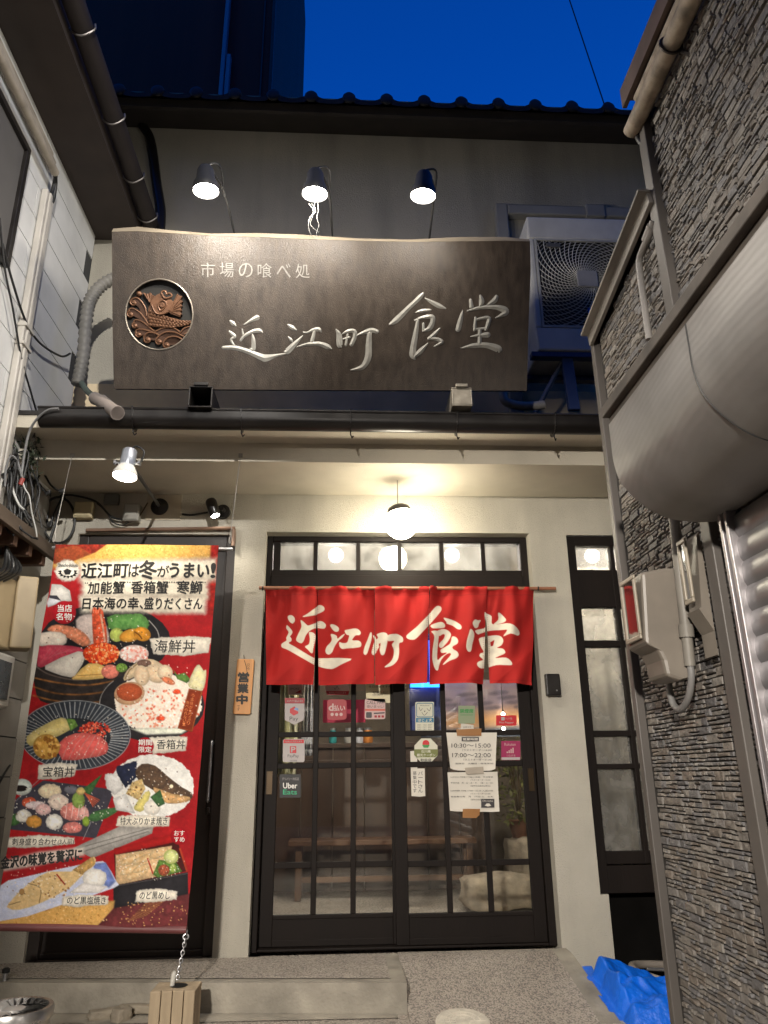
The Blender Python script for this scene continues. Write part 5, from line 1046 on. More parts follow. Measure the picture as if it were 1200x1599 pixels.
sticker('white tall sticker with a line drawn dog face and blue band', G2, rrect(649, 1096, 678, 1142, 2), CRE, [('frame', TEAL, 1, lambda g, f: g.tube([f(*q) for q in rrect(651, 1098, 676.5, 1119.5, 2.5)], .0022, 4, closed=True)), ('dog_face', TXT, 1, lambda g, f: (g.tube([f(*q) for q in cr([(655, 1104), (657, 1110), (660, 1106)], 3)], .0013, 4), g.tube([f(*q) for q in cr([(673, 1104), (671, 1110), (667, 1106)], 3)], .0013, 4), g.tube([f(*q) for q in cr([(659, 1112), (663, 1117), (668, 1112)], 3)], .0013, 4), g.flat([(662, 1110), (665, 1110), (663.5, 1112)], f), text(g, 'Welcome!', f, 656, 1100.5, 671, 1102.5))),
    ('blue_band', TEAL, 1, lambda g, f: g.flat([(650, 1121), (677.5, 1121), (677.5, 1128), (650, 1128)], f)), ('band_text', CRE, 2, lambda g, f: text(g, 'ほじょ犬', f, 653, 1122, 675, 1127.2, .02)), ('small_lines', TXT, 1, lambda g, f: [text(g, '盲導犬・介助犬・聴導犬', f, 652, 1131 + 3.4 * i, 675, 1133 + 3.4 * i) for i in range(3)])])
GRN = C('sticker_leaf_green', 60, 140, 70)
sticker('pale green square sticker with green lettering on the right leaf', G2, rrect(716, 1102, 742, 1130, 1.5), C('sticker_pale_green', 140, 152, 120), [('word', GRN, 1, lambda g, f: text(g, '禁煙席', f, 718.5, 1107, 739.5, 1113.5, .03)), ('line', GRN, 1, lambda g, f: g.flat([(719, 1116), (739, 1116), (739, 1116.8), (719, 1116.8)], f))])
sticker('small white slip under the pale green sticker', G2, [(720, 1129.5), (740, 1132), (740, 1140), (720, 1140)], PAPER, [('line', TXT, 1, lambda g, f: text(g, 'お知らせ', f, 724, 1134, 736, 1136.5))])
sticker('bright red sticker with white words at the far right of the doors', G2, rrect(775, 1117, 807, 1133, 1.5), CRIM, [('badge', GREYW, 1, lambda g, f: g.flat(rrect(783, 1119.5, 788.5, 1125, 1), f)), ('word', GREYW, 1, lambda g, f: (text(g, 'ネット予約', f, 789.5, 1120, 800, 1124.5), text(g, 'Hot Pepper', f, 780, 1126.6, 802.5, 1130.6, .01)))])
OCT = [(665.5 + 19.5 * math.cos(a), 1172 + 20.5 * math.sin(a)) for a in np.radians(np.arange(22.5, 382, 45))]; OLV = C('sticker_olive', 110, 116, 58)
sticker('cream octagonal coupon sticker with an olive band', G2, OCT, CRE, [('olive_band', OLV, 1, lambda g, f: g.flat([(647, 1170), (684, 1170), (684, 1179), (680, 1182.5), (651, 1182.5), (647, 1179)], f)), ('band_text', CRE, 2, lambda g, f: (text(g, '石川県', f, 658, 1171.3, 673, 1175.6, .02), text(g, '観光クーポン', f, 651.5, 1176.8, 680, 1181.3, .02))), ('word', TXT, 1, lambda g, f: text(g, '取扱店', f, 657, 1184.5, 674, 1189, .02)), ('red_dot', CRIM, 1, lambda g, f: g.flat([(665.5 + 5.5 * math.cos(a), 1161 + 5.5 * math.sin(a)) for a in np.linspace(0, 6.28, 17)[:-1]], f)), ('green_mark', GRN, 2, lambda g, f: g.flat([(659.5, 1163), (671.5, 1163), (669, 1167.5), (662, 1167.5)], f))])
MAG = C('sticker_magenta', 150, 30, 80)
sticker('magenta square sticker with pale signal bars on the right leaf', G2, rrect(783, 1157, 813, 1187, 1.5), MAG, [('word', PINKW, 1, lambda g, f: (text(g, 'Rakuten', f, 788, 1160, 805.5, 1164.5), text(g, 'つながる', f, 791, 1178, 805, 1181.5))), ('bars', PINKW, 1, lambda g, f: [g.flat([(791.5 + 3 * i, 1176), (793.5 + 3 * i, 1176), (793.5 + 3 * i, 1173.5 - 2 * i), (791.5 + 3 * i, 1173.5 - 2 * i)], f) for i in range(4)]), ('footer', GREYW, 1, lambda g, f: g.flat([(783.5, 1182.5), (812.5, 1182.5), (812.5, 1186.5), (783.5, 1186.5)], f))])
TAPE = mat('brown_tape', lin(150, 104, 56), .4, var=.08)
YP = YD - .004; FP = onY(YP)
def paper_thing(label, pts, marks, bulge):
    t = thing('paper_notice', label, 'paper', FP(*np.mean(np.array(pts), 0)))
    a = FP(*pts[0]); b = FP(*pts[1]); c = FP(*pts[2]); d = FP(*pts[3])
    g = MB(); g.grid(14, 14, lambda u, v: ((a * (1 - u) + b * u) * (1 - v) + (d * (1 - u) + c * u) * v) + np.array([0, -bulge * (abs(u - .5) * 2) ** 3 * (.3 + .7 * v) - .002 * math.sin(u * 9 + v * 5), bulge * .6 * (abs(u - .5) * 2) ** 6 * v])); g.build('sheet', PAPER, t, smooth=True)
    x0_, x1_ = pts[3][0] * .5 + pts[0][0] * .5, pts[2][0] * .5 + pts[1][0] * .5; y0_, y1_ = pts[0][1], pts[2][1]
    def fw(px, py):
        u = (px - x0_) / (x1_ - x0_); v = (py - y0_) / (y1_ - y0_); q = FP(px, py); q[1] -= bulge * (abs(u - .5) * 2) ** 3 * (.3 + .7 * v) + .004; return q
    for nm, mm, fn in marks: q = MB(); fn(q, fw); q.build(nm, mm, t)
    return t
def hours(g, f):
    g.flat([(721, 1151), (748, 1151), (748, 1157.5), (721, 1157.5)], f)
    text(g, '10:30～15:00', f, 705, 1161, 766, 1167.5); text(g, '（ラストオーダー14:30）', f, 722, 1169.5, 768, 1173); text(g, '17:00～22:00', f, 706, 1176, 766, 1182.5); text(g, '（ラストオーダー21:30）', f, 724, 1184.5, 768, 1188); text(g, '定休日　火曜日・年末年始', f, 711, 1191, 770, 1193.5)
pn = paper_thing('white curling paper of opening hours taped to the middle of the right leaf', [(697, 1144), (776, 1144), (773, 1204), (703, 1203)], [('lettering', TXT, hours), ('heading', PAPER, lambda g, f: text(g, '営業時間', lambda x, y: f(x, y) + np.array([0, -.001, 0]), 723, 1152.3, 746, 1156.3, .02))], .02)
g = MB(); g.flat([(713, 1139), (752, 1137.5), (752, 1149), (714, 1149)], onY(YP - .008)); g.build('tape', TAPE, pn)
def lunch(g, f):
    for i, s_ in enumerate(('LUNCH TIME 11:00～14:00　平日限定', '（ラストオーダー13:30）', '平日の方　月・火・水・木　（金・土・日）', '（定休日の前日は休み）', 'DINNER TIME 17:00～22:00 入店21:00', '（ラストオーダー21:00）', '夜営業の方　月　17:00 火　水木', '（定休日の前日は休み）')):
        w = (704, 770) if i % 2 == 0 else (735, 766); y = 1212 + 4.6 * i + (3 if i > 3 else 0); text(g, s_, f, w[0], y, w[1], y + 2.6)
    g.flat([(751.5, 1247.5), (772, 1247.5), (772, 1261), (751.5, 1261)], f)
pn = paper_thing('white printed paper with a small black emblem taped below the opening hours', [(699, 1206), (777, 1205), (780, 1268), (703, 1267)], [('lettering', TXT, lunch), ('emblem_mark', PAPER, lambda g, f: (text(g, 'Ohmicho', lambda x, y: f(x, y) + np.array([0, -.001, 0]), 753.5, 1249, 770, 1252), g.flat([(757, 1258), (760, 1254.5), (764, 1254.5), (767, 1258), (762, 1259.5)], lambda x, y: f(x, y) + np.array([0, -.001, 0]))))], .006)
g = MB(); g.flat([(723, 1263), (750, 1263), (749, 1273), (744, 1277.5), (723, 1277)], onY(YP - .008)); g.build('tape', TAPE, pn)
g = MB(); g.flat([(726, 1199), (755, 1197), (756, 1208), (728, 1209)], onY(YP - .012)); g.build('tape', mat('clear_tape', lin(170, 160, 146), .3), pn)
tn = sticker('torn white strip of paper with vertical handwriting on the right leaf', G2, [(641, 1173), (652, 1172), (652, 1200), (663.5, 1200), (664.5, 1243), (656, 1244), (643, 1243)], PAPER, [('handwriting', TXT, 1, lambda g, f: vtext(g, 'パートさん', f, 653.5, 1204, 660.5, 1238)), ('handwriting', TXT, 1, lambda g, f: vtext(g, '募集中です', f, 645, 1204, 651, 1238))], 'paper', 'paper_strip')

# ------------------------------------------------------------------ open plaque, black box
pq = thing('wooden_plaque', 'small hanging wooden plaque with black lettering on the stucco pillar', 'sign', F0(382, 1032) + [0, -.02, 0])
YQ = -.03; FQ_ = onY(YQ); out = [(370.8, 1030), (373, 1029), (396, 1029.5), (397.5, 1031), (391.5, 1114), (389.5, 1115.5), (365.5, 1115), (364, 1113.5)]
g = MB(); g.prism(out, FQ_, onY(-.016)); g.build('board', mat('plaque_wood', lin(196, 140, 84), .55, var=.12, vs=5, stretch=(5, 5, .5)), pq, bevel=.003)
g = MB(); f = onY(YQ - .0015); text(g, '営', f, 372.5, 1050, 389, 1065, .05); text(g, '業', f, 371.5, 1067.5, 388, 1082, .05); text(g, '中', f, 370, 1085, 386.5, 1099.5, .06); vtext(g, '只今', f, 386, 1036, 390.5, 1047); vtext(g, 'です', f, 370.5, 1101, 375, 1110); g.build('lettering', BLACKPRINT, pq)
g = MB(); g.tube(cr([onY(-.002)(381, 1023), f(382.3, 1032), f(385, 1041), f(386, 1049)], 4), .0018, 5); g.build('cord', BLACK, pq, smooth=True)
ib = thing('intercom_box', 'small black box on the stucco pillar right of the doors', 'box', F0(863, 1068))
g = MB(); a = onY(-.04)(852, 1052); b = onY(-.04)(877, 1086); g.box(a[0], b[0], -.045, 0, b[2], a[2]); g.build('case', BLACKMET, ib, bevel=.006)
g = MB(); g.lathe(onY(-.046)(870, 1078), (0, 1, 0), [(0, .005), (.003, .005)], 12); g.build('button', STEEL, ib)

# ------------------------------------------------------------------ boxes and cables above the side door
def wallbox(name, label, cat, x0, y0, x1, y1, dep, m, lid=True):
    f = onY(-dep); a = f(x0, y0); b = f(x1, y1); t = thing(name, label, cat, ((a + b) / 2) * [1, 0, 1])
    g = MB(); g.box(a[0], b[0], -dep, 0, b[2], a[2]); g.build('case', m, t, bevel=.005)
    if lid: g = MB(); g.box(a[0] + .008, b[0] - .008, -dep - .006, -dep, b[2] + .008, a[2] - .008); g.build('cover', m, t, bevel=.003)
    return t
wallbox('junction_box', 'cream plastic junction box above the left end of the food banner', 'junction box', 117, 783, 143, 808, .05, CREAM)
wallbox('junction_box', 'grey junction box with a plug left of the black lamp base', 'junction box', 194, 786, 216, 813, .06, GREYPLASTIC)
FSo = U(172, 778, 2, 2.70)
wallbox('sensor_box', 'small dark grey box below the eave left of the silver spotlight', 'sensor', 163, 771, 185, 787, .03, mat('dark_grey_plastic', lin(92, 92, 88), .45, var=.06))
def cable(label, pts, r=.006, m=BLACK, group=None, loose=0.0):
    g = MB(); g.tube(cr(pts, 7), r, 7); o = g.build('cable', m, smooth=True); return tag(o, label, 'cable', group)
f = onY(-.03)
cable('black cable sagging from the cream junction box to the grey plug box', [f(100, 773), f(118, 774), f(150, 783), f(172, 805), f(188, 811), f(197, 810)], .007)
cable('thin black cable looping below the grey plug box', [f(152, 786), f(168, 800), f(176, 815), f(192, 820), f(203, 814)], .0045)
cable('thin brown cable curving from the plug box to the black lamp base', [f(202, 815), f(214, 812), f(222, 800), f(231, 785)], .0045, mat('brown_cable', (.10, .07, .045, 1), .5))
loop = [(92 + 25 * math.cos(a), 812 + 36 * math.sin(a)) for a in np.linspace(-1.2, 5.0, 26)]
cable('coiled black cable loop hanging on the wall left of the food banner', [f(101, 772)] + [f(*q) for q in loop] + [f(76, 850), f(74, 858)], .008)
cable('thin black cable hanging inside the coiled cable loop', [f(98, 775), f(88, 795), f(80, 815), f(76, 822), f(74, 805), f(76, 778)], .006)
g = MB(); g.obox(f(79, 819), (1, 0, 0), (0, 1, 0), (.2, 0, 1), .012, .012, .022); o = g.build('cable_connector', BLACK, bevel=.004); tag(o, 'small black cable connector inside the coiled cable loop', 'connector')
fl = lambda px, py, X=-1.86: U(px, py, 0, X)
LC = 'loose cables on the left wall'
def lcable(label, pts, r=.005, m=BLACK): return cable(label, pts, r, m, LC)
fy = lambda px, py, Y=-.55: U(px, py, 1, Y)
lcable('black cable running down the white duct to the gutter end', [fl(0, 340), fl(8, 420), fl(20, 480), fl(34, 560), fl(48, 610), fl(58, 645)], .006)
lcable('second black cable crossing behind the white duct towards the dark corner', [fl(4, 380), fl(20, 440), fl(40, 500), fl(62, 535), fl(95, 556), fy(110, 552, -.2)], .007)
WC = mat('white_cable', (.55, .55, .52, 1), .45)
GC = mat('grey_cable', (.17, .17, .17, 1), .45)
lcable('pale grey cable arching from the gutter down into the tangle', [fy(92, 638, -.88), fy(76, 640, -.88), fy(60, 652, -.86), fy(48, 670, -.82), fy(41, 695, -.8), fy(36, 725, -.78), fy(34, 742, -.78)], .007, GC)
lcable('white twisted cable falling from the red tie to the ledge', [fy(34, 738, -.78), fy(38, 760, -.78), fy(46, 775, -.77), fy(50, 800, -.75), fy(56, 825, -.72), fy(58, 838, -.7)], .004, WC)
lcable('white cable stub curving beside the red tie', [fy(18, 752, -.8), fy(22, 770, -.8), fy(30, 788, -.8), fy(38, 796, -.8)], .006, WC)
lcable('green grey cable looping over the red tie', [fy(8, 760, -.85), fy(10, 730, -.85), fy(18, 712, -.85), fy(28, 722, -.82), fy(34, 745, -.8)], .006, GC)
rs = np.random.RandomState(11)
for i in range(9):
    x = 6 + 6.5 * i; pts = [fy(x + rs.randn() * 5, 700 + rs.rand() * 20 + k * 28, -.75 + .02 * i + rs.randn() * .015) for k in range(5)]
    o = lcable('black cable among the tangle hanging on the left wall above the ledge', pts, .0035 + .003 * rs.rand())
for i in range(20):
    a = np.array([2 + 10 * rs.rand(), 705 + 60 * rs.rand()]); b = np.array([20 + 45 * rs.rand(), 790 + 55 * rs.rand()]); c = (a + b) / 2 + rs.randn(2) * [16, 14]; e = a + [8 + 30 * rs.rand(), -30 * rs.rand()]
    lcable('black cable among the tangle hanging on the left wall above the ledge', [fy(*q_, -.84 + .022 * i) for q_ in (a, e, c, b)], .0035 + .004 * rs.rand())
for i, (q, lb) in enumerate((([(60, 735), (70, 742), (78, 755), (88, 764), (98, 768)], 'knotted black cable rising from the left wall to the coil, upper one'), ([(52, 752), (62, 756), (70, 768), (76, 772)], 'knotted black cable rising from the left wall to the coil, lower one'), ([(48, 735), (58, 728), (66, 735), (56, 752), (50, 775)], 'black cable bent round between the left wall and the coil'))):
    lcable(lb, [fy(*a, -.30) for a in q], .006)
for i, (x, y) in enumerate(((66, 738), (97, 767), (56, 752), (76, 770))):
    g = MB(); g.obox(fy(x, y, -.31), (1, 0, .2 * i), (0, 1, 0), (0, 0, 1), .016, .014, .012); o = g.build('cable_clamp', BLACK, bevel=.004); tag(o, ('black clamp on the upper knotted cable', 'black clamp at the top of the cable coil', 'black clamp on the lower knotted cable', 'black clamp at the lower left edge of the cable coil')[i], 'clamp')
g = MB(); g.lathe(fy(34, 752, -.785), (.2, 0, 1), [(-.02, .013), (.02, .013)], 10); o = g.build('cable_tie', mat('red_tie', (.35, .06, .05, 1), .5), smooth=True); tag(o, 'red tie round the cables on the left wall', 'tie')
# small dark weeds under the gutter end
g = MB(); rs = np.random.RandomState(3)
for i in range(170):
    c = fy(48 + rs.randn() * 9, 706 + rs.randn() * 16, -.62 + rs.randn() * .04); d = _n(rs.randn(3)); e = _n(np.cross(d, rs.randn(3))); s_ = .022
    g.add([c, c + d * s_ + e * .006, c + d * 2 * s_, c + d * s_ - e * .006], [(0, 1, 2, 3)])
wd = thing('creeping_weed', 'dark small leaved weed growing under the left end of the gutter', 'plant', fy(48, 716, -.6))
g.build('foliage', mat('weed_leaf', (.025, .035, .018, 1), .7, var=.4), wd, recalc=False)
g = MB(); 
for i in range(5): g.tube(cr([fy(54 + i, 672, -.66), fy(56 - 3 * i, 700, -.63), fy(50 + 3 * i, 728, -.6)], 5), .0022, 5)
g.build('stem', mat('weed_stem', (.03, .022, .014, 1), .8), wd, smooth=True)
# corrugated hose and outlet elbow on the gutter
fh = onY(-.30)
hs = thing('corrugated_hose', 'grey corrugated hose bending down from behind the left end of the signboard', 'hose', fh(130, 560))
g = MB(); P = cr([fh(180, 434), fh(160, 445), fh(145, 462), fh(138, 480), fh(134, 510), fh(131, 550), fh(126, 580), fh(122, 600)], 10); g.tube(P, [.040 + .006 * math.sin(i * 2.1) for i in range(len(P))], 14)
g.build('tube', mat('grey_hose_plastic', (.20, .19, .17, 1), .55, var=.15, dirt=.3), hs, smooth=True).modifiers.clear()
el = thing('drain_elbow', 'grey plastic drain outlet lying across the gutter at the left', 'pipe', fy(165, 632, -.84))
g = MB(); a = fy(150, 622, -.72); b = fy(184, 645, -.90); g.tube(cr([a + [-.02, .05, .02], a, (a + b) / 2, b], 5), .036, 14); g.tube([b - (b - a) * .06, b], .041, 14); g.build('outlet', mat('outlet_plastic', lin(140, 130, 124), .45, var=.08), el, smooth=True)
g = MB(); g.tube(cr([fy(128, 598, -.6), fy(136, 610, -.65), fy(150, 622, -.72)], 5), .018, 10); g.build('feed_hose', mat('green_grey_hose', (.06, .08, .07, 1), .5), el, smooth=True)
g = MB(); c = fy(187, 643, -.88); g.tube([a + [.03, .03, .02], c], .020, 10); g.build('branch', mat('outlet_plastic', 0), el, smooth=True)
# ------------------------------------------------------------------ ground level things
mh = thing('manhole_cover', 'small round pale manhole cover set in the ramp in front of the doors', 'manhole cover', (.55, -.80, rampz(-.8)))
mc = U(723, 1597, 2, -.12); zc = rampz(mc[1]) + .003; mc = np.array([mc[0], mc[1], zc]); nn = _n((0, -.19, 1)); nn = np.array([0, -nn[1] * -1, nn[2]]); nrm = _n((0, -.19, 1))
MET = mat('worn_cover_metal', (.56, .52, .44, 1), .6, metal=.0, var=.2, vs=20, bump=.2, bs=60)
g = MB(); g.lathe(mc, nrm, [(-.01, .122), (.004, .122), (.006, .118), (.004, .110)], 40); g.build('frame', MET, mh, smooth=True)
g = MB(); g.lathe(mc + nrm * .004, nrm, [(0, .108), (.002, .107)], 40)
for r in (.03, .057, .083): g.tube([mc + nrm * .0065 + r * (np.array([1, 0, 0]) * math.cos(a) + np.cross(nrm, [1, 0, 0]) * math.sin(a)) for a in np.linspace(0, 6.28, 33)[:-1]], .0022, 5, closed=True)
for k in range(12): a = k * math.pi / 6; d = np.array([1, 0, 0]) * math.cos(a) + np.cross(nrm, [1, 0, 0]) * math.sin(a); g.tube([mc + nrm * .0065 + d * .03, mc + nrm * .0065 + d * .104], .0016, 5)
g.build('lid', MET, mh)
bi = thing('ashtray_bin', 'round steel ashtray bin with a slotted lid at the bottom left corner', 'bin', (-1.3, -1.3, -.13))
c = U(22, 1577, 2, .10); br = .145
BRUSH = mat('brushed_bin_steel', (.5, .49, .47, 1), .3, metal=.9, var=.15, vs=12, rvar=.1)
g = MB(); g.lathe((c[0], c[1], -.13), (0, 0, 1), [(0, br * .86), (.20, br * .92)], 36); g.build('body', BRUSH, bi, smooth=True)
g = MB(); cc = np.array([c[0], c[1], .07]); g.lathe(cc, (0, 0, 1), [(0, br * .9), (.005, br), (.03, br * 1.0), (.042, br * .96), (.041, br * .86), (.020, br * .84)], 40, cap1=False); g.build('rim', BRUSH, bi, smooth=True)
g = MB()
for k in range(22):
    a = 2 * math.pi * k / 22; d = np.array([math.cos(a), math.sin(a), 0]); e = np.array([-d[1], d[0], 0]); p0 = cc + d * br * .28 + [0, 0, .030]; p1 = cc + d * br * .80 + [0, 0, .038]
    g.add([p0 + e * .004, p1 + e * .015, p1 - e * .002 + [0, 0, .007], p0 - e * .002 + [0, 0, .004]], [(0, 1, 2, 3)])
g.lathe(cc + [0, 0, .028], (0, 0, 1), [(0, br * .3), (.008, br * .28), (.012, br * .1)], 24); g.build('slotted_lid', mat('pale_bin_lid', (.42, .41, .39, 1), .4, metal=.2, var=.1), bi)
g = MB(); g.lathe(cc + [0, 0, .004], (0, 0, 1), [(0, br * .8), (.002, br * .8)], 30); g.build('dark_pan', BLACK, bi)
dr = mat('weathered_driftwood', (.30, .26, .20, 1), .85, var=.3, vs=8, bump=.7, bs=40)
for i, (px, py, r, lb) in enumerate(((165, 1583, (.075, .028, .022), 'long grey stone lying left of the wooden block, leftmost of three'), (190, 1587, (.04, .03, .03), 'small grey stone between two longer stones by the block'), (215, 1578, (.085, .024, .018), 'long flat grey stone touching the wooden block'))):
    c = U(px, py, 2, -.11); o = rock('flat_stone', (c[0], c[1], -.112 + .005 * i), r, 20 + i, lb, 'stone', dr, 'grey stones by the block'); o.rotation_euler = (0, 0, (.5, .9, -.1)[i])
c = U(8, 1528, 2, .01); t = thing('ground_peg', 'small black capped peg standing on the step at the far left', 'peg', (c[0], c[1], 0))
g = MB(); g.lathe((c[0], c[1], 0), (0, 0, 1), [(0, .012), (.035, .012)], 12); g.build('post', STEEL, t, smooth=True); g = MB(); g.lathe((c[0], c[1], .035), (0, 0, 1), [(0, .018), (.016, .019), (.022, .010)], 14); g.build('cap', BLACK, t, smooth=True)
# blue tarpaulin heaped beside the ramp
tp = thing('blue_tarpaulin', 'crumpled bright blue tarpaulin heaped beside the ramp', 'tarpaulin', (1.55, -.4, -.25))
rs = np.random.RandomState(9); CREASE = [(rs.rand() * math.pi, 2.5 + 5 * rs.rand(), rs.rand() * 6, .006 + .009 * rs.rand()) for _ in range(9)]
def tarp(u, v):
    x = 1.245 + .64 * u; y = -.98 + .70 * v; n = float(vnoise(np.array([x * 100]), np.array([y * 100]), 22, 5, 3)[0]); w = float(vnoise(np.array([x * 100]), np.array([y * 100]), 13, 6, 2)[0])
    h = 0
    for a, f, ph, am in CREASE:
        q = (x * math.cos(a) + y * math.sin(a)) * f + ph + 2.2 * w; h += am * (.45 * (1 - 2 * abs((q % 1) * 2 - 1)) + .55 * math.cos(q * 6.283))
    env = min(1, 7 * v) * min(1, 7 * (1 - v)) * min(1, .35 + 5 * u) * min(1, 6 * (1 - u))
    z = -.25 + env * (.16 + .12 * v * (1 - .4 * u) + .16 * (n - .5) + h)
    if x < 1.31: z = max(z, rampz(y) - .02 + .03 * n)
    return (x + .03 * (w - .5), y + .03 * (n - .5), max(z, -.247 + .006 * n))
g = MB(); g.grid(110, 120, tarp)
g.build('sheet', mat('blue_tarp_plastic', (.002, .13, .72, 1), .42, var=.15, vs=6, bump=.35, bs=60, bump2=.7, bs2=22), tp, smooth=True, recalc=False).modifiers.clear()
hp = thing('hoop_rail', 'bent grey pipe hoop lying behind the blue tarpaulin in the side alley', 'rail', (1.8, -.1, -.25)); fz = lambda px, py: U(px, py, 1, -.02)
q = lambda px, py, y: U(px, py, 1, y)
g = MB(); g.tube(cr([q(1100, 1512, .10), q(1045, 1507, .06), q(1000, 1506, .02), q(987, 1509, -.05), q(1000, 1520, -.16), q(1046, 1535, -.26), q(1100, 1552, -.36)], 7), .020, 12); g.build('pipe', mat('dull_pipe', (.33, .29, .25, 1), .5, metal=.3, var=.2), hp, smooth=True)
g = MB(); g.tube([q(1010, 1513, .0), q(1100, 1517, .0)], .009, 8); g.build('cross_rod', STEEL, hp, smooth=True)
g = MB()
for px, y in ((1000, -.1), (1090, -.3)): a = q(px, 1515, y); g.tube([a, (a[0], a[1], -.25)], .012, 8)
g.build('support', STEEL, hp, smooth=True)
# ------------------------------------------------------------------ building on the right: stone cladding, awning box, shutter
RX = 1.255; YE, YPOST, YS = -1.52, -2.335, -2.46
sb = thing('stone_clad_building', 'grey building on the right with ledge stone cladding, rolled metal awning box and shutter', 'building', (RX, -2.3, -.25))
g = MB()
g.add([(RX + .012, YE, -.25), (RX + .012, YE, 2.96), (RX + .012, YPOST, 3.10), (RX + .012, YPOST, 3.66), (RX + .012, -7, 3.66), (RX + .012, -7, -.25),
       (4.5, YE, -.25), (4.5, YE, 2.96), (4.5, YPOST, 3.10), (4.5, YPOST, 3.66), (4.5, -7, 3.66), (4.5, -7, -.25)],
      [(0, 1, 2, 5), (2, 3, 4, 5), (6, 11, 8, 7), (8, 11, 10, 9), (0, 6, 7, 1), (1, 7, 8, 2), (2, 8, 9, 3), (3, 9, 10, 4), (4, 10, 11, 5)])
g.build('wall', mat('dark_mortar', (.03, .027, .024, 1), .9), sb)
rs = np.random.RandomState(21); g = MB()
STN = [(.175, .158, .140), (.155, .145, .135), (.19, .17, .148), (.135, .13, .128), (.20, .185, .165), (.165, .142, .12), (.145, .14, .14)]
def stone(y0, y1, z0, z1):
    d = .004 + .009 * rs.rand(); c = np.array(STN[rs.randint(len(STN))]) * 1.0 * (.84 + .32 * rs.rand()); a = .0018; j = lambda: rs.randn() * .0012; k = lambda: rs.randn() * .0011
    b = [(RX + .012, y0 + a, z0 + a), (RX + .012, y1 - a, z0 + a), (RX + .012, y1 - a, z1 - a), (RX + .012, y0 + a, z1 - a)]
    ym = (y0 + y1) / 2; zm = (z0 + z1) / 2
    f = [(RX + .012 - d + k(), y0 + .003 + abs(j()), z0 + .003 + j()), (RX + .012 - d + k(), y1 - .003 - abs(j()), z0 + .003 + j()), (RX + .012 - d + k(), y1 - .003 - abs(j()), z1 - .003 + j()), (RX + .012 - d + k(), y0 + .003 + abs(j()), z1 - .003 + j())]
    m = [(RX + .012 - d - .002 + k(), ym + j() * 8, zm + j() * 2)]
    g.add(b + f + m, [(0, 1, 5, 4), (1, 2, 6, 5), (2, 3, 7, 6), (3, 0, 4, 7), (4, 5, 8), (5, 6, 8), (6, 7, 8), (7, 4, 8)], tuple(c))
z = -.25
while z < 3.6:
    hgt = .027 + .007 * rs.rand(); y = YE - .045; ylim = -4.6 if z > 1.6 else YS + .02
    while y > ylim:
        w = .04 + .06 * rs.rand(); y2 = max(y - w, ylim)
        top = 2.96 + .14 * (YE - y) / (YE - YPOST) if y > YPOST else 3.6
        hide = (1.72 < z < 2.02 and y < -2.5)
        if z + hgt < top and not (YPOST - .04 < y2 and y < YPOST + .04) and not hide:
            if rs.rand() < .66:
                zs = z + hgt * (.4 + .2 * rs.rand()); ym = y - (y - y2) * (.3 + .4 * rs.rand())
                if rs.rand() < .5: stone(y2, y, z, zs); stone(y2, ym, zs, z + hgt); stone(ym, y, zs, z + hgt)
                else: stone(y2, ym, z, zs); stone(ym, y, z, zs); stone(y2, y, zs, z + hgt)
            else: stone(y2, y, z, z + hgt)
        y = y2
    z += hgt
g.build('stone_cladding', mat('ledge_stone', (1, 1, 1, 1), .62, var=.3, vs=28, bump=.55, bs=70, bump2=.5, bs2=22, attr=True, rvar=.15), sb, colors=True)
TRIM = mat('grey_brown_trim', (.105, .094, .085, 1), .5, var=.12, vs=4, dirt=.2)
g = MB(); g.box(RX - .022, RX + .03, YE - .012, YE + .03, -.25, 2.99); g.build('corner_trim', TRIM, sb, bevel=.004)
g = MB(); g.box(RX - .026, RX + .01, YPOST - .035, YPOST + .03, -.25, 3.6); g.build('middle_trim', TRIM, sb, bevel=.004)
# lean-to verge and roof
g = MB(); va, vb = np.array([RX - .035, YE - .01, 2.95]), np.array([RX - .035, YPOST - .01, 3.105])
g.bar(va, vb, .018, .062); g.bar(va + [-.02, 0, .035], vb + [-.02, 0, .035], .05, .014); g.build('verge_board', mat('weathered_verge', (.19, .172, .15, 1), .6, var=.3, vs=12, stretch=(1, .3, 1), dirt=.4, ds=9), sb, bevel=.002)
g = MB(); g.add([(RX - .075, YE - .01, 3.0), (RX - .075, YPOST, 3.15), (4.5, YPOST, 3.15), (4.5, YE + .06, 3.0), (RX - .075, YE - .01, 2.99), (RX - .075, YPOST, 3.14), (4.5, YPOST, 3.14), (4.5, YE + .06, 2.99)],
                [(0, 1, 2, 3), (4, 7, 6, 5), (0, 4, 5, 1), (3, 2, 6, 7), (0, 3, 7, 4), (1, 5, 6, 2)]); g.build('lean_to_roof', BLACKMET, sb)
# high eave with rusty round gutters
g = MB(); g.box(RX - .045, 4.6, -7, -2.30, 3.664, 3.72); g.box(RX - .065, RX - .046, -7, -2.29, 3.63, 3.73); g.build('eave', mat('dark_red_eave', (.11, .075, .06, 1), .6, var=.3, dirt=.3, ds=7), sb)
RUST = mat('rusty_gutter', (.34, .28, .21, 1), .7, var=.35, vs=16, dirt=.5, ds=14, bump=.2, bs=60)
g = MB(); g.tube([(RX - .045, -2.30, 3.49), (RX - .045, -7, 3.49)], .036, 14); g.tube([(RX - .03, -2.38, 3.585), (RX - .03, -7, 3.585)], .026, 12); g.build('gutter_pipe', RUST, sb, smooth=True)
g = MB()
for y in (-2.70,): g.tube([(RX - .045 + .041 * math.cos(a), y, 3.49 + .041 * math.sin(a)) for a in np.linspace(0, 6.28, 17)[:-1]], .006, 6, closed=True); g.tube([(RX - .01, y, 3.46), (RX + .015, y - .02, 3.42)], .007, 6)
g.build('gutter_clip', mat('dark_clip', (.06, .05, .045, 1), .5, metal=.6), sb, smooth=True)
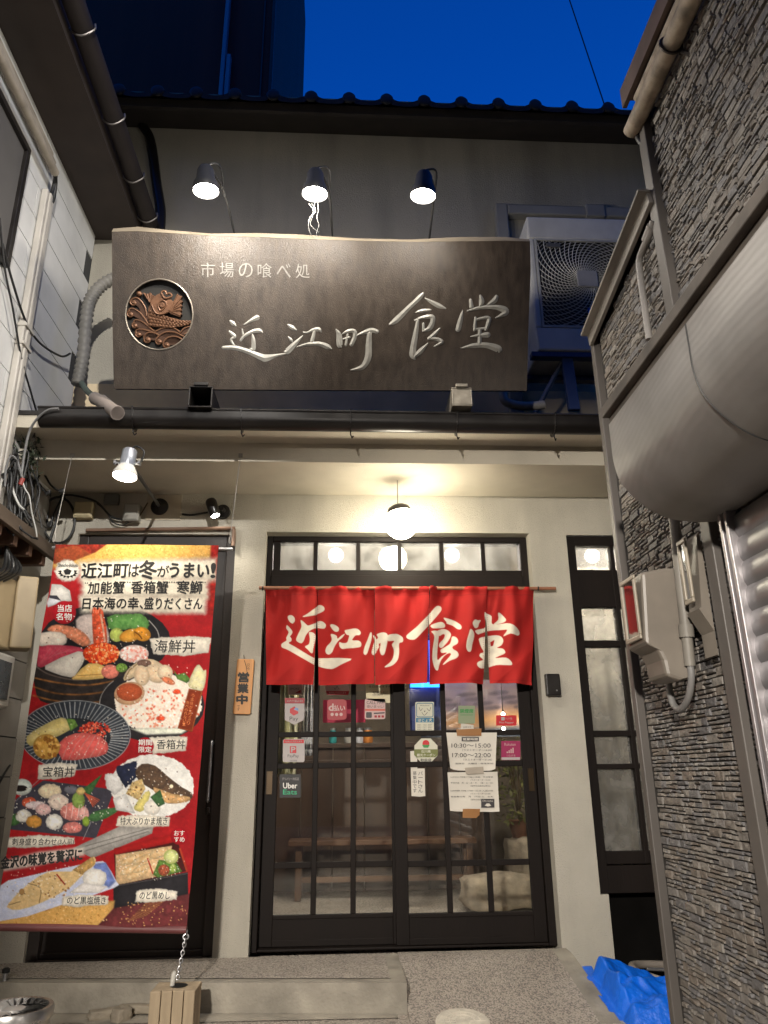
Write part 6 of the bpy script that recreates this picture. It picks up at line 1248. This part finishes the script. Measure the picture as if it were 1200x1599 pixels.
g = MB(); g.tube(cr([(RX - .03, -2.38, 3.58), (RX - .03, -2.32, 3.52), (RX - .02, -2.31, 3.44), (RX - .0, -2.33, 3.38)], 5), .016, 10); g.build('down_bend', BLACK, sb, smooth=True)
# conduit on the lean-to wall
FRX = onX(RX - .025); g = MB(); g.tube(cr([FRX(1020, 345), FRX(1014, 368), FRX(1006, 385), FRX(999, 405), FRX(1000, 430), FRX(1014, 530)], 6), .014, 10); g.tube([FRX(1018, 352), FRX(1009, 375)], .019, 10)
g.build('conduit', mat('grey_conduit', (.24, .225, .21, 1), .5, var=.15), sb, smooth=True)
# awning box of brushed sheet metal
prof = [(.912, 2.06)] + [tuple(p) for p in cr([(.912, 1.99), (.913, 1.92), (.93, 1.845), (.985, 1.775), (1.06, 1.726), (1.157, 1.708), (1.25, 1.712)], 6)]
AW = mat('brushed_sheet_metal', (.27, .26, .25, 1), .52, metal=.35, var=.14, vs=2.5, rvar=.14, dirt=.34, ds=2.4)
nn_ = AW.node_tree.nodes; ll_ = AW.node_tree.links                  # fine arcs left by polishing
tcx = nn_.new('ShaderNodeTexCoord'); mpx = nn_.new('ShaderNodeMapping'); mpx.inputs['Location'].default_value = (0, .9, .2); wvx = nn_.new('ShaderNodeTexWave'); wvx.wave_type = 'RINGS'; wvx.rings_direction = 'X'; wvx.inputs['Scale'].default_value = 14; wvx.inputs['Distortion'].default_value = 2.2; wvx.inputs['Detail'].default_value = 3
ll_.new(tcx.outputs['Object'], mpx.inputs[0]); ll_.new(mpx.outputs[0], wvx.inputs['Vector']); bpx = nn_.new('ShaderNodeBump'); bpx.inputs['Strength'].default_value = .25; bpx.inputs['Distance'].default_value = .0010; ll_.new(wvx.outputs['Fac'], bpx.inputs['Height']); ll_.new(bpx.outputs[0], nn_['Principled BSDF'].inputs['Normal'])
g = MB(); n = len(prof); ysec = [-2.41, -3.02, -4.6, -7]
for a, b in zip(ysec, ysec[1:]): g.add([(x, y, z) for y in (a, b - .003) for x, z in prof], [(i, i + 1, n + i + 1, n + i) for i in range(n - 1)])
g.add([(x, -2.41, z) for x, z in prof] + [(1.25, -2.41, 2.06)], [tuple(range(n + 1))])
AWO = g.build('awning_box', AW, sb, smooth=True)
g = MB(); g.tube([(x - .001, -3.021, z) for x, z in prof], .0022, 5); g.build('seam', BLACK, AWO)
g = MB(); g.box(.892, RX, -7, -2.405, 2.085, 2.125); g.box(.915, RX, -7, -2.407, 2.06, 2.085); g.build('ledge', mat('weathered_ledge', (.09, .076, .064, 1), .7, var=.3, vs=9, dirt=.5, ds=6), sb, bevel=.004)
# shutter and its guide rail
g = MB(); k = 0; zs = np.arange(-.25, 1.70, .078); pts = []
for z0 in zs:
    for i in range(7): t = i / 6; pts.append((RX - .012 - .010 * math.sin(math.pi * t) ** .5, z0 + .078 * t))
g.add([(x, y, z) for y in (YS - .055, -6.5) for x, z in pts], [(i, i + 1, len(pts) + i + 1, len(pts) + i) for i in range(len(pts) - 1)])
g.build('roller_shutter', mat('shutter_steel', (.26, .255, .26, 1), .36, metal=.6, var=.12, vs=5, dirt=.2), sb, smooth=True)
g = MB(); g.box(RX - .035, RX + .0, YS - .055, YS - .012, -.25, 1.72); g.box(RX - .045, RX - .035, YS - .06, YS - .045, -.25, 1.72); g.box(RX - .045, RX - .035, YS - .024, YS - .008, -.25, 1.72); g.build('shutter_guide', mat('guide_aluminium', (.36, .34, .35, 1), .4, metal=.6, var=.1), sb, bevel=.002)
# two meters with glass fronts
def meter(label, yn, outl_, gx, grect, zwin):
    f0 = onY(yn); P0 = [f0(*p) for p in outl_]; P0 = [(p[0], p[2]) for p in P0]; wx = RX - .02
    P0 = [(min(x, wx), z) for x, z in P0]; xo = min(x for x, z in P0); yf = U(grect[0], grect[1], 0, xo)[1]
    t = thing('electric_meter', label, 'meter', (wx, (yn + yf) / 2, zwin), 'electric meters on the stone wall')
    g = MB(); g.prism(P0, lambda x, z: (x, yn, z), lambda x, z: (x, yf, z)); g.build('case', mat('aged_meter_plastic', (.20, .175, .145, 1), .45, var=.12, vs=6, dirt=.25, ds=4), t, bevel=.014)
    zt = max(z for x, z in P0) - .022; zb = f0(gx, grect[3])[2]
    g = MB(); e = .016
    for a in ((yn + .014, yf - .014, zt - e, zt), (yn + .014, yf - .014, zb, zb + e), (yn + .014, yn + .014 + e, zb + e, zt - e), (yf - .014 - e, yf - .014, zb + e, zt - e)): g.box(xo - .010, xo - .001, min(a[0], a[1]), max(a[0], a[1]), a[2], a[3])
    fr = g.build('window_frame', mat('meter_frame', (.30, .26, .20, 1), .45, var=.1), t, bevel=.003)
    g = MB(); g.box(xo - .004, xo + .0 - .0015, yn + .014 + e, yf - .014 - e, zb + e, zt - e)
    o = g.build('glass', mat('dark_meter_glass', (.02, .02, .02, 1), .06, spec=1.0, coat=1.0), fr); return t
meter('larger cream electric meter on the stone wall nearer the corner', -2.125, [(1002, 893), (1040, 886), (1082, 890), (1098, 1040), (1090, 1056), (1060, 1062), (1042, 1056), (1036, 1030), (1028, 1014), (1008, 1003)], 1003, (968, 905, 0, 996), 1.55)
meter('narrower cream electric meter beside the trim post, higher up', -2.285, [(1088, 836), (1100, 830), (1120, 828), (1140, 1018), (1128, 1022), (1116, 985), (1092, 950), (1096, 948)], 1089, (1057, 850, 0, 938), 1.62)
mp_ = thing('meter_conduit', 'grey vertical conduit and looped cable running between the two electric meters', 'conduit', (RX, -2.15, 1.4)); FR2 = onX(RX - .05)
g = MB(); g.tube([FR2(1052, 800), FR2(1060, 880), FR2(1078, 1040)], .019, 12); g.tube([FR2(1071, 975), FR2(1073, 995)], .026, 12); g.build('pipe', mat('cream_grey_pipe', (.2, .185, .16, 1), .5, var=.12), mp_, smooth=True)
g = MB(); g.tube(cr([FR2(1078, 1036), FR2(1080, 1060), FR2(1075, 1090), FR2(1063, 1108), FR2(1052, 1100), FR2(1046, 1080), FR2(1045, 1062)], 6), .012, 10); g.build('cable', mat('grey_rubber_cable', (.17, .165, .16, 1), .55), mp_, smooth=True)

# black sheet standing in for shade under the side window; end of the alley
g = MB(); g.box(1.536, 3.2, .14, .2, -.3, WZ0 - .002); g.build('void_shade_panel', mat('void_shade_black', (.006, .0055, .005, 1), .95, var=.3, spec=.05), RB)
aw = MB(); aw.box(2.55, 2.65, -1.5, -.02, -.3, 2.68); o = aw.build('alley_fence', mat('alley_black_board', (.006, .0055, .005, 1), .95, var=.3, spec=.05)); tag(o, 'tall black board fence closing the side alley behind the blue tarpaulin', 'fence')

# ------------------------------------------------------------------ building on the left: white siding, eave, duct
LX = -1.9
lb_ = thing('siding_building', 'building on the left with white panel siding, dark eave and white pipe duct', 'building', (LX, -1, -.13))
SID = mat('white_siding', (.66, .66, .64, 1), .6, var=.08, vs=2, dirt=.25, ds=1.6, bump=.05, bs=40)
g = MB(); rs = np.random.RandomState(2)
for i in range(10):
    z0 = 2.68 + .215 * i
    for j in range(5):
        ya = -.02 - 1.36 * j + (.5 if i % 2 else 0); yb = ya - 1.354; ya = min(ya, .10)
        g.box(LX - .05, LX - .0006 * rs.rand(), yb, ya, z0 + .003, z0 + .212)
g.build('siding', SID, lb_)
g = MB(); g.box(LX - .3, LX - .008, -7, .12, -.13, 4.84); g.build('wall', mat('dark_joint', (.05, .05, .05, 1), .9), lb_)
g = MB()
for i in range(13):
    for j in range(9):
        ya = -.01 - .62 * j + (.31 if i % 2 else 0); z0 = -.13 + .215 * i; g.box(LX - .02, LX, ya - .614, min(ya, 0), z0 + .003, z0 + .211)
g.build('tile_facing', mat('grey_wall_tile', (.20, .185, .165, 1), .6, var=.2, vs=4, dirt=.3), lb_)
g = MB(); g.box(LX - .3, -1.56, -7, .14, 4.83, 4.86); g.box(-1.575, -1.56, -7, .14, 4.86, 5.02); g.build('eave', mat('brown_eave_paint', (.035, .025, .021, 1), .7, var=.2, dirt=.3), lb_)
g = MB(); g.add([(-1.56, .14, 5.02), (-1.56, -7, 5.02), (-5, -7, 6.2), (-5, .14, 6.2), (-1.56, .14, 5.0), (-1.56, -7, 5.0), (-5, -7, 6.1), (-5, .14, 6.1)], [(0, 1, 2, 3), (4, 7, 6, 5), (0, 4, 5, 1), (3, 2, 6, 7), (0, 3, 7, 4), (1, 5, 6, 2)]); g.build('roof', TILE, lb_)
gx_, gz_ = -1.49, 4.94; pr_ = [(gx_ + .062 * math.cos(a), gz_ + .062 * math.sin(a)) for a in np.linspace(math.pi, 2 * math.pi, 13)]
g = MB(); n = len(pr_); g.add([(x, y, z) for y in (-7, .1) for x, z in pr_], [(i, i + 1, n + i + 1, n + i) for i in range(n - 1)]); LG = g.build('gutter', mat('dark_brown_gutter', (.02, .014, .013, 1), .7, var=.2), lb_, smooth=True, solid=.004)
for y in (-1.53, -.92, -.42, -.02):
    g = MB(); g.tube(cr([(gx_ - .075, y, gz_ + .03), (gx_ - .068, y, gz_ - .03), (gx_, y, gz_ - .07), (gx_ + .068, y, gz_ - .025), (gx_ + .07, y, gz_ + .02)], 5), .006, 6); g.build('gutter_hook', mat('pale_hook', (.18, .165, .155, 1), .4, metal=.6), LG, smooth=True)
DUCT = mat('cream_duct', (.50, .47, .42, 1), .5, var=.06, dirt=.2, ds=5)
g = MB(); yd_ = -.79; zz0 = 2.25
for k in range(3): g.box(LX + .004, LX + .05 - .006 * (k != 1), yd_ - .052 + .036 * k, yd_ - .018 + .036 * k, zz0, 4.42)
g.build('pipe_duct', DUCT, lb_, bevel=.008)
for z0 in (3.42, 3.3):
    g = MB(); g.box(LX + .002, LX + .057, yd_ - .058, yd_ + .062, z0, z0 + .022); g.build('duct_band', DUCT, lb_, bevel=.004)
g = MB(); 
for dx, dz in ((.04, 4.62), (.07, 4.54)):
    g.tube([(LX + dx, -7, dz), (LX + dx, -.84, dz)], .026, 12)
g.box(LX + .001, LX + .03, -7, -.82, 4.66, 4.72); g.build('eave_pipe', mat('beige_eave_pipe', (.33, .29, .235, 1), .6, var=.2, dirt=.3, ds=9), lb_, smooth=True)
g = MB(); 
for k, dz in enumerate((4.62, 4.54)): g.tube(cr([(LX + .04 + .03 * k, -.84, dz), (LX + .05, -.79 + .02 * k, dz - .03), (LX + .04, -.77 + .02 * k, dz - .14), (LX + .03, -.78 + .02 * k, 4.40)], 5), .013, 8)
g.build('bent_pipe', BLACK, lb_, smooth=True)
w = MB(); w.box(LX + .001, LX + .035, -2.6, -1.10, 3.62, 3.66); w.box(LX + .001, LX + .035, -2.6, -1.10, 4.42, 4.46); w.box(LX + .001, LX + .035, -1.14, -1.10, 3.66, 4.42); w.box(LX + .001, LX + .035, -2.6, -2.56, 3.66, 4.42)
WL = w.build('window', BLACKMET, lb_, bevel=.003); g = MB(); g.box(LX + .002, LX + .012, -2.56, -1.14, 3.66, 4.42); g.build('pane', mat('dark_window_panel', (.11, .105, .10, 1), .35, var=.1), WL)
# pent roof with slatted underside low on the left wall
pr2 = thing('pent_roof', 'small brown wooden pent roof with slatted underside low on the left wall', 'awning', (LX, -.8, 2.2))
PW = mat('brown_pent_wood', (.10, .052, .032, 1), .6, var=.3, vs=7, stretch=(3, .3, 3), bump=.2, bs=50)
g = MB(); g.box(LX + .001, -1.72, -2.4, -.23, 2.20, 2.225); g.build('roof_board', PW, pr2, bevel=.003)
g = MB(); g.box(-1.745, -1.715, -2.4, -.22, 2.165, 2.24); g.build('front_board', mat('pent_fascia', (.10, .075, .055, 1), .6, var=.3, vs=8, stretch=(3, .3, 3)), pr2, bevel=.003)
for i in range(8):
    g = MB(); y = -.36 - .20 * i; g.box(LX + .002, -1.75, y - .025, y + .025, 2.11, 2.198); g.build('rafter', PW, pr2, bevel=.002)
# boxes under it
cbx = thing('cable_box', 'open cream plastic cable box with chipped edges on the left wall beside the food banner', 'box', (LX, -.45, 1.78))
CB = mat('old_cream_box', (.42, .33, .20, 1), .5, var=.12, dirt=.25, ds=6)
g = MB(); g.obox((-1.845, -.62, 1.78), (1, 0, .02), (0, 1, 0), (-.02, 0, 1), .045, .13, .19); g.build('base', CB, cbx, bevel=.01)
g = MB(); g.obox((-1.775, -.47, 1.80), (1, .5, .03), (-.5, 1, 0), (-.03, 0, 1), .055, .075, .20); g.build('cover', CB, cbx, bevel=.01)
mtr = thing('electric_meter', 'pale grey electric meter low on the left wall by the edge of the food banner', 'meter', (LX, -.66, 1.4))
g = MB(); g.box(LX + .002, -1.745, -.84, -.55, 1.28, 1.55); g.build('case', mat('pale_meter_case', (.50, .49, .46, 1), .45, var=.06, dirt=.15), mtr, bevel=.012)
g = MB(); g.box(-1.744, -1.738, -.80, -.60, 1.32, 1.51); g.build('window', mat('meter_window', (.10, .11, .12, 1), .12, coat=1), mtr)
g = MB(); g.box(LX + .01, -1.80, -.549, -.50, 1.29, 1.54); g.build('side_recess', BLACK, mtr)
g = MB()
for i in range(5): g.tube(cr([(-1.80 - .012 * i, -.75 + .03 * i, 2.12), (-1.78, -.78 + .05 * i, 1.98 + .01 * i), (-1.79 - .01 * i, -.95 + .04 * i, 1.85), (-1.82, -1.05 + .03 * i, 1.5), (-1.85, -1.05 + .03 * i, 1.2)], 6), .011, 8)
o = g.build('cable_bundle', mat('shiny_black_cable', (.02, .02, .02, 1), .3), smooth=True); tag(o, 'bundle of thick shiny black cables bending down from under the pent roof', 'cables')
cable('thin black cable slanting across the tiles low on the left wall', [fl(-10, 1240, LX + .01), fl(0, 1222, LX + .01), fl(8, 1207, LX + .01), fl(16, 1195, LX + .01)], .006)

# ------------------------------------------------------------------ downpipes at the upper left and what stands behind the roof
fp = onY(.06); BP = mat('blue_grey_downpipe', (.12, .135, .17, 1), .45, var=.1)
for lbp, a in (('left of two blue grey downpipes slanting from the dark eave at upper left', (166, 204, 203, 322)), ('right of two blue grey downpipes slanting from the dark eave at upper left', (186, 204, 226, 330))):
    g = MB(); g.tube(cr([fp(a[0], a[1]) + [0, -.1, .02], fp(a[0], a[1]), fp((a[0] + a[2]) / 2, (a[1] + a[3]) / 2), fp(a[2], a[3]), fp(a[2] + 2, a[3] + 22) + [0, .05, 0]], 5), .030, 12); o = g.build('downpipe', BP, smooth=True); tag(o, lbp, 'downpipe', 'blue grey downpipes')
g = MB(); fq = onY(.10); g.tube(cr([fq(222, 196), fq(236, 220), fq(246, 290), fq(252, 330), fq(250, 372)], 6), .036, 12); o = g.build('downpipe', BLACKMET, smooth=True); tag(o, 'black downpipe on the upper wall left of the sign lamps', 'downpipe')
bt = thing('tall_building', 'tall dark brown building rising behind the tiled roof at upper left', 'building', (-3, 3, 0))
yb_ = 3.2; ex = U(424, 120, 1, yb_)[0]
g = MB(); g.box(-9, ex, yb_, yb_ + 6, 0, 19); g.build('wall', mat('dark_brown_cladding', (.35, .026, .012, 1), .8, var=.25, vs=.8, stretch=(4, 1, .2)), bt)
a = U(357, 90, 1, yb_)[0]
g = MB(); g.box(a - .075, a - .02, yb_ - .12, yb_, 4, 19); g.box(a - .01, a + .05, yb_ - .10, yb_, 4, 10.4); g.build('pipe_cover', mat('pale_blue_cover', (.28, .30, .42, 1), .5, var=.1), bt, bevel=.01)
g = MB(); g.box(ex - .03, ex + .015, yb_ - .03, yb_ + .02, 4, 19); g.box(ex - .15, ex - .13, yb_ - .02, yb_, 4, 19); g.build('edge_trim', mat('tower_trim', (.05, .036, .036, 1), .6), bt)
g = MB(); a = U(883, -20, 1, 5); b = U(948, 175, 1, 5); g.tube([a + (a - b) * 2, b + (b - a) * .5], .011, 6); o = g.build('overhead_wire', BLACK, smooth=True); tag(o, 'thin overhead wire crossing the blue evening sky above the tiled roof', 'wire')
# ------------------------------------------------------------------ unseen behind the viewer: two added lamps and a building that blocks sky
sl = thing('lane_fill_lamp', 'lit street lamp on a grey pole unseen in the lane, added to light the stone building', 'street lamp', (-1.2, -8.2, -.13))  # unseen lamp, added to light the building on the right
g = MB(); g.tube([(-1.2, -8.2, -.13), (-1.2, -8.2, 2.6)], [.06, .045], 14); g.build('pole', STEEL, sl, smooth=True)
g = MB(); g.tube(cr([(-1.2, -8.2, 2.6), (-1.2, -8.1, 2.85), (-1.2, -7.75, 2.92)], 5), .03, 10); g.build('arm', STEEL, sl, smooth=True)
g = MB(); hd = np.array(_n((2.2, 5.6, -2.35))); hp0 = np.array((-1.2, -7.6, 2.85)); g.lathe(hp0, -hd, [(-.06, .13), (.0, .125), (.10, .09), (.2, .05), (.22, .02)], 24, cap0=False); g.build('lamp_head', GREYPLASTIC, sl, smooth=True)
g = MB(); g.lathe(hp0, -hd, [(-.01, .001), (-.008, .11), (.004, .112)], 24); g.build('lamp_face', emat('lane_fill_glow', (1, .88, .72, 1), 14), sl, smooth=True)
spot_light(sl, hp0 + hd * .03, hp0 + hd, 900, 54, (1, .92, .82), .10, .65, 'lane_fill_light')
hd2 = np.array(_n((-2.9, 7.2, -1.7))); hp2 = np.array((1.0, -8.0, 5.1))
s2 = thing('siding_fill_lamp', 'unseen lit lamp head on a bracket, added to brighten the white siding', 'lamp', hp2)  # unseen second lamp, added to brighten the left siding
g = MB(); g.lathe(hp2, -hd2, [(-.05, .10), (.0, .10), (.10, .07), (.2, .04), (.22, .02)], 24, cap0=False); g.build('lamp_head', GREYPLASTIC, s2, smooth=True)
g = MB(); g.lathe(hp2, -hd2, [(-.01, .001), (-.008, .085), (.004, .088)], 24); g.build('lamp_face', emat('siding_fill_glow', (1, .95, .88, 1), 14), s2, smooth=True)
g = MB(); g.tube([hp2 - hd2 * .15, (1.0, -8.1, 3.72)], .02, 8); g.box(.9, 1.5, -8.4, -7.9, 3.66, 3.72); g.build('bracket', STEEL, s2)
spot_light(s2, hp2 + hd2 * .03, hp2 + hd2, 1000, 27, (1, .96, .90), .06, .5, 'siding_fill_light')
ob = thing('sky_blocking_building', 'dark plain building unseen across the lane, added to block the sky glow', 'building', (0, -13, -.13))  # unseen, added and made tall to cut sky light from the front
g = MB(); g.box(-14, 14, -19, -13, -.13, 20); g.build('wall', mat('dark_opposite_wall', (.05, .045, .04, 1), .85, var=.3, vs=1.2), ob)
for k in range(5):
    g = MB(); x = -6 + 3 * k; g.box(x - .7, x + .7, -13, -12.96, 4.2, 5.6); g.build('window', mat('dark_window_panel', 0), ob)
bpy.data.objects.remove(_to)
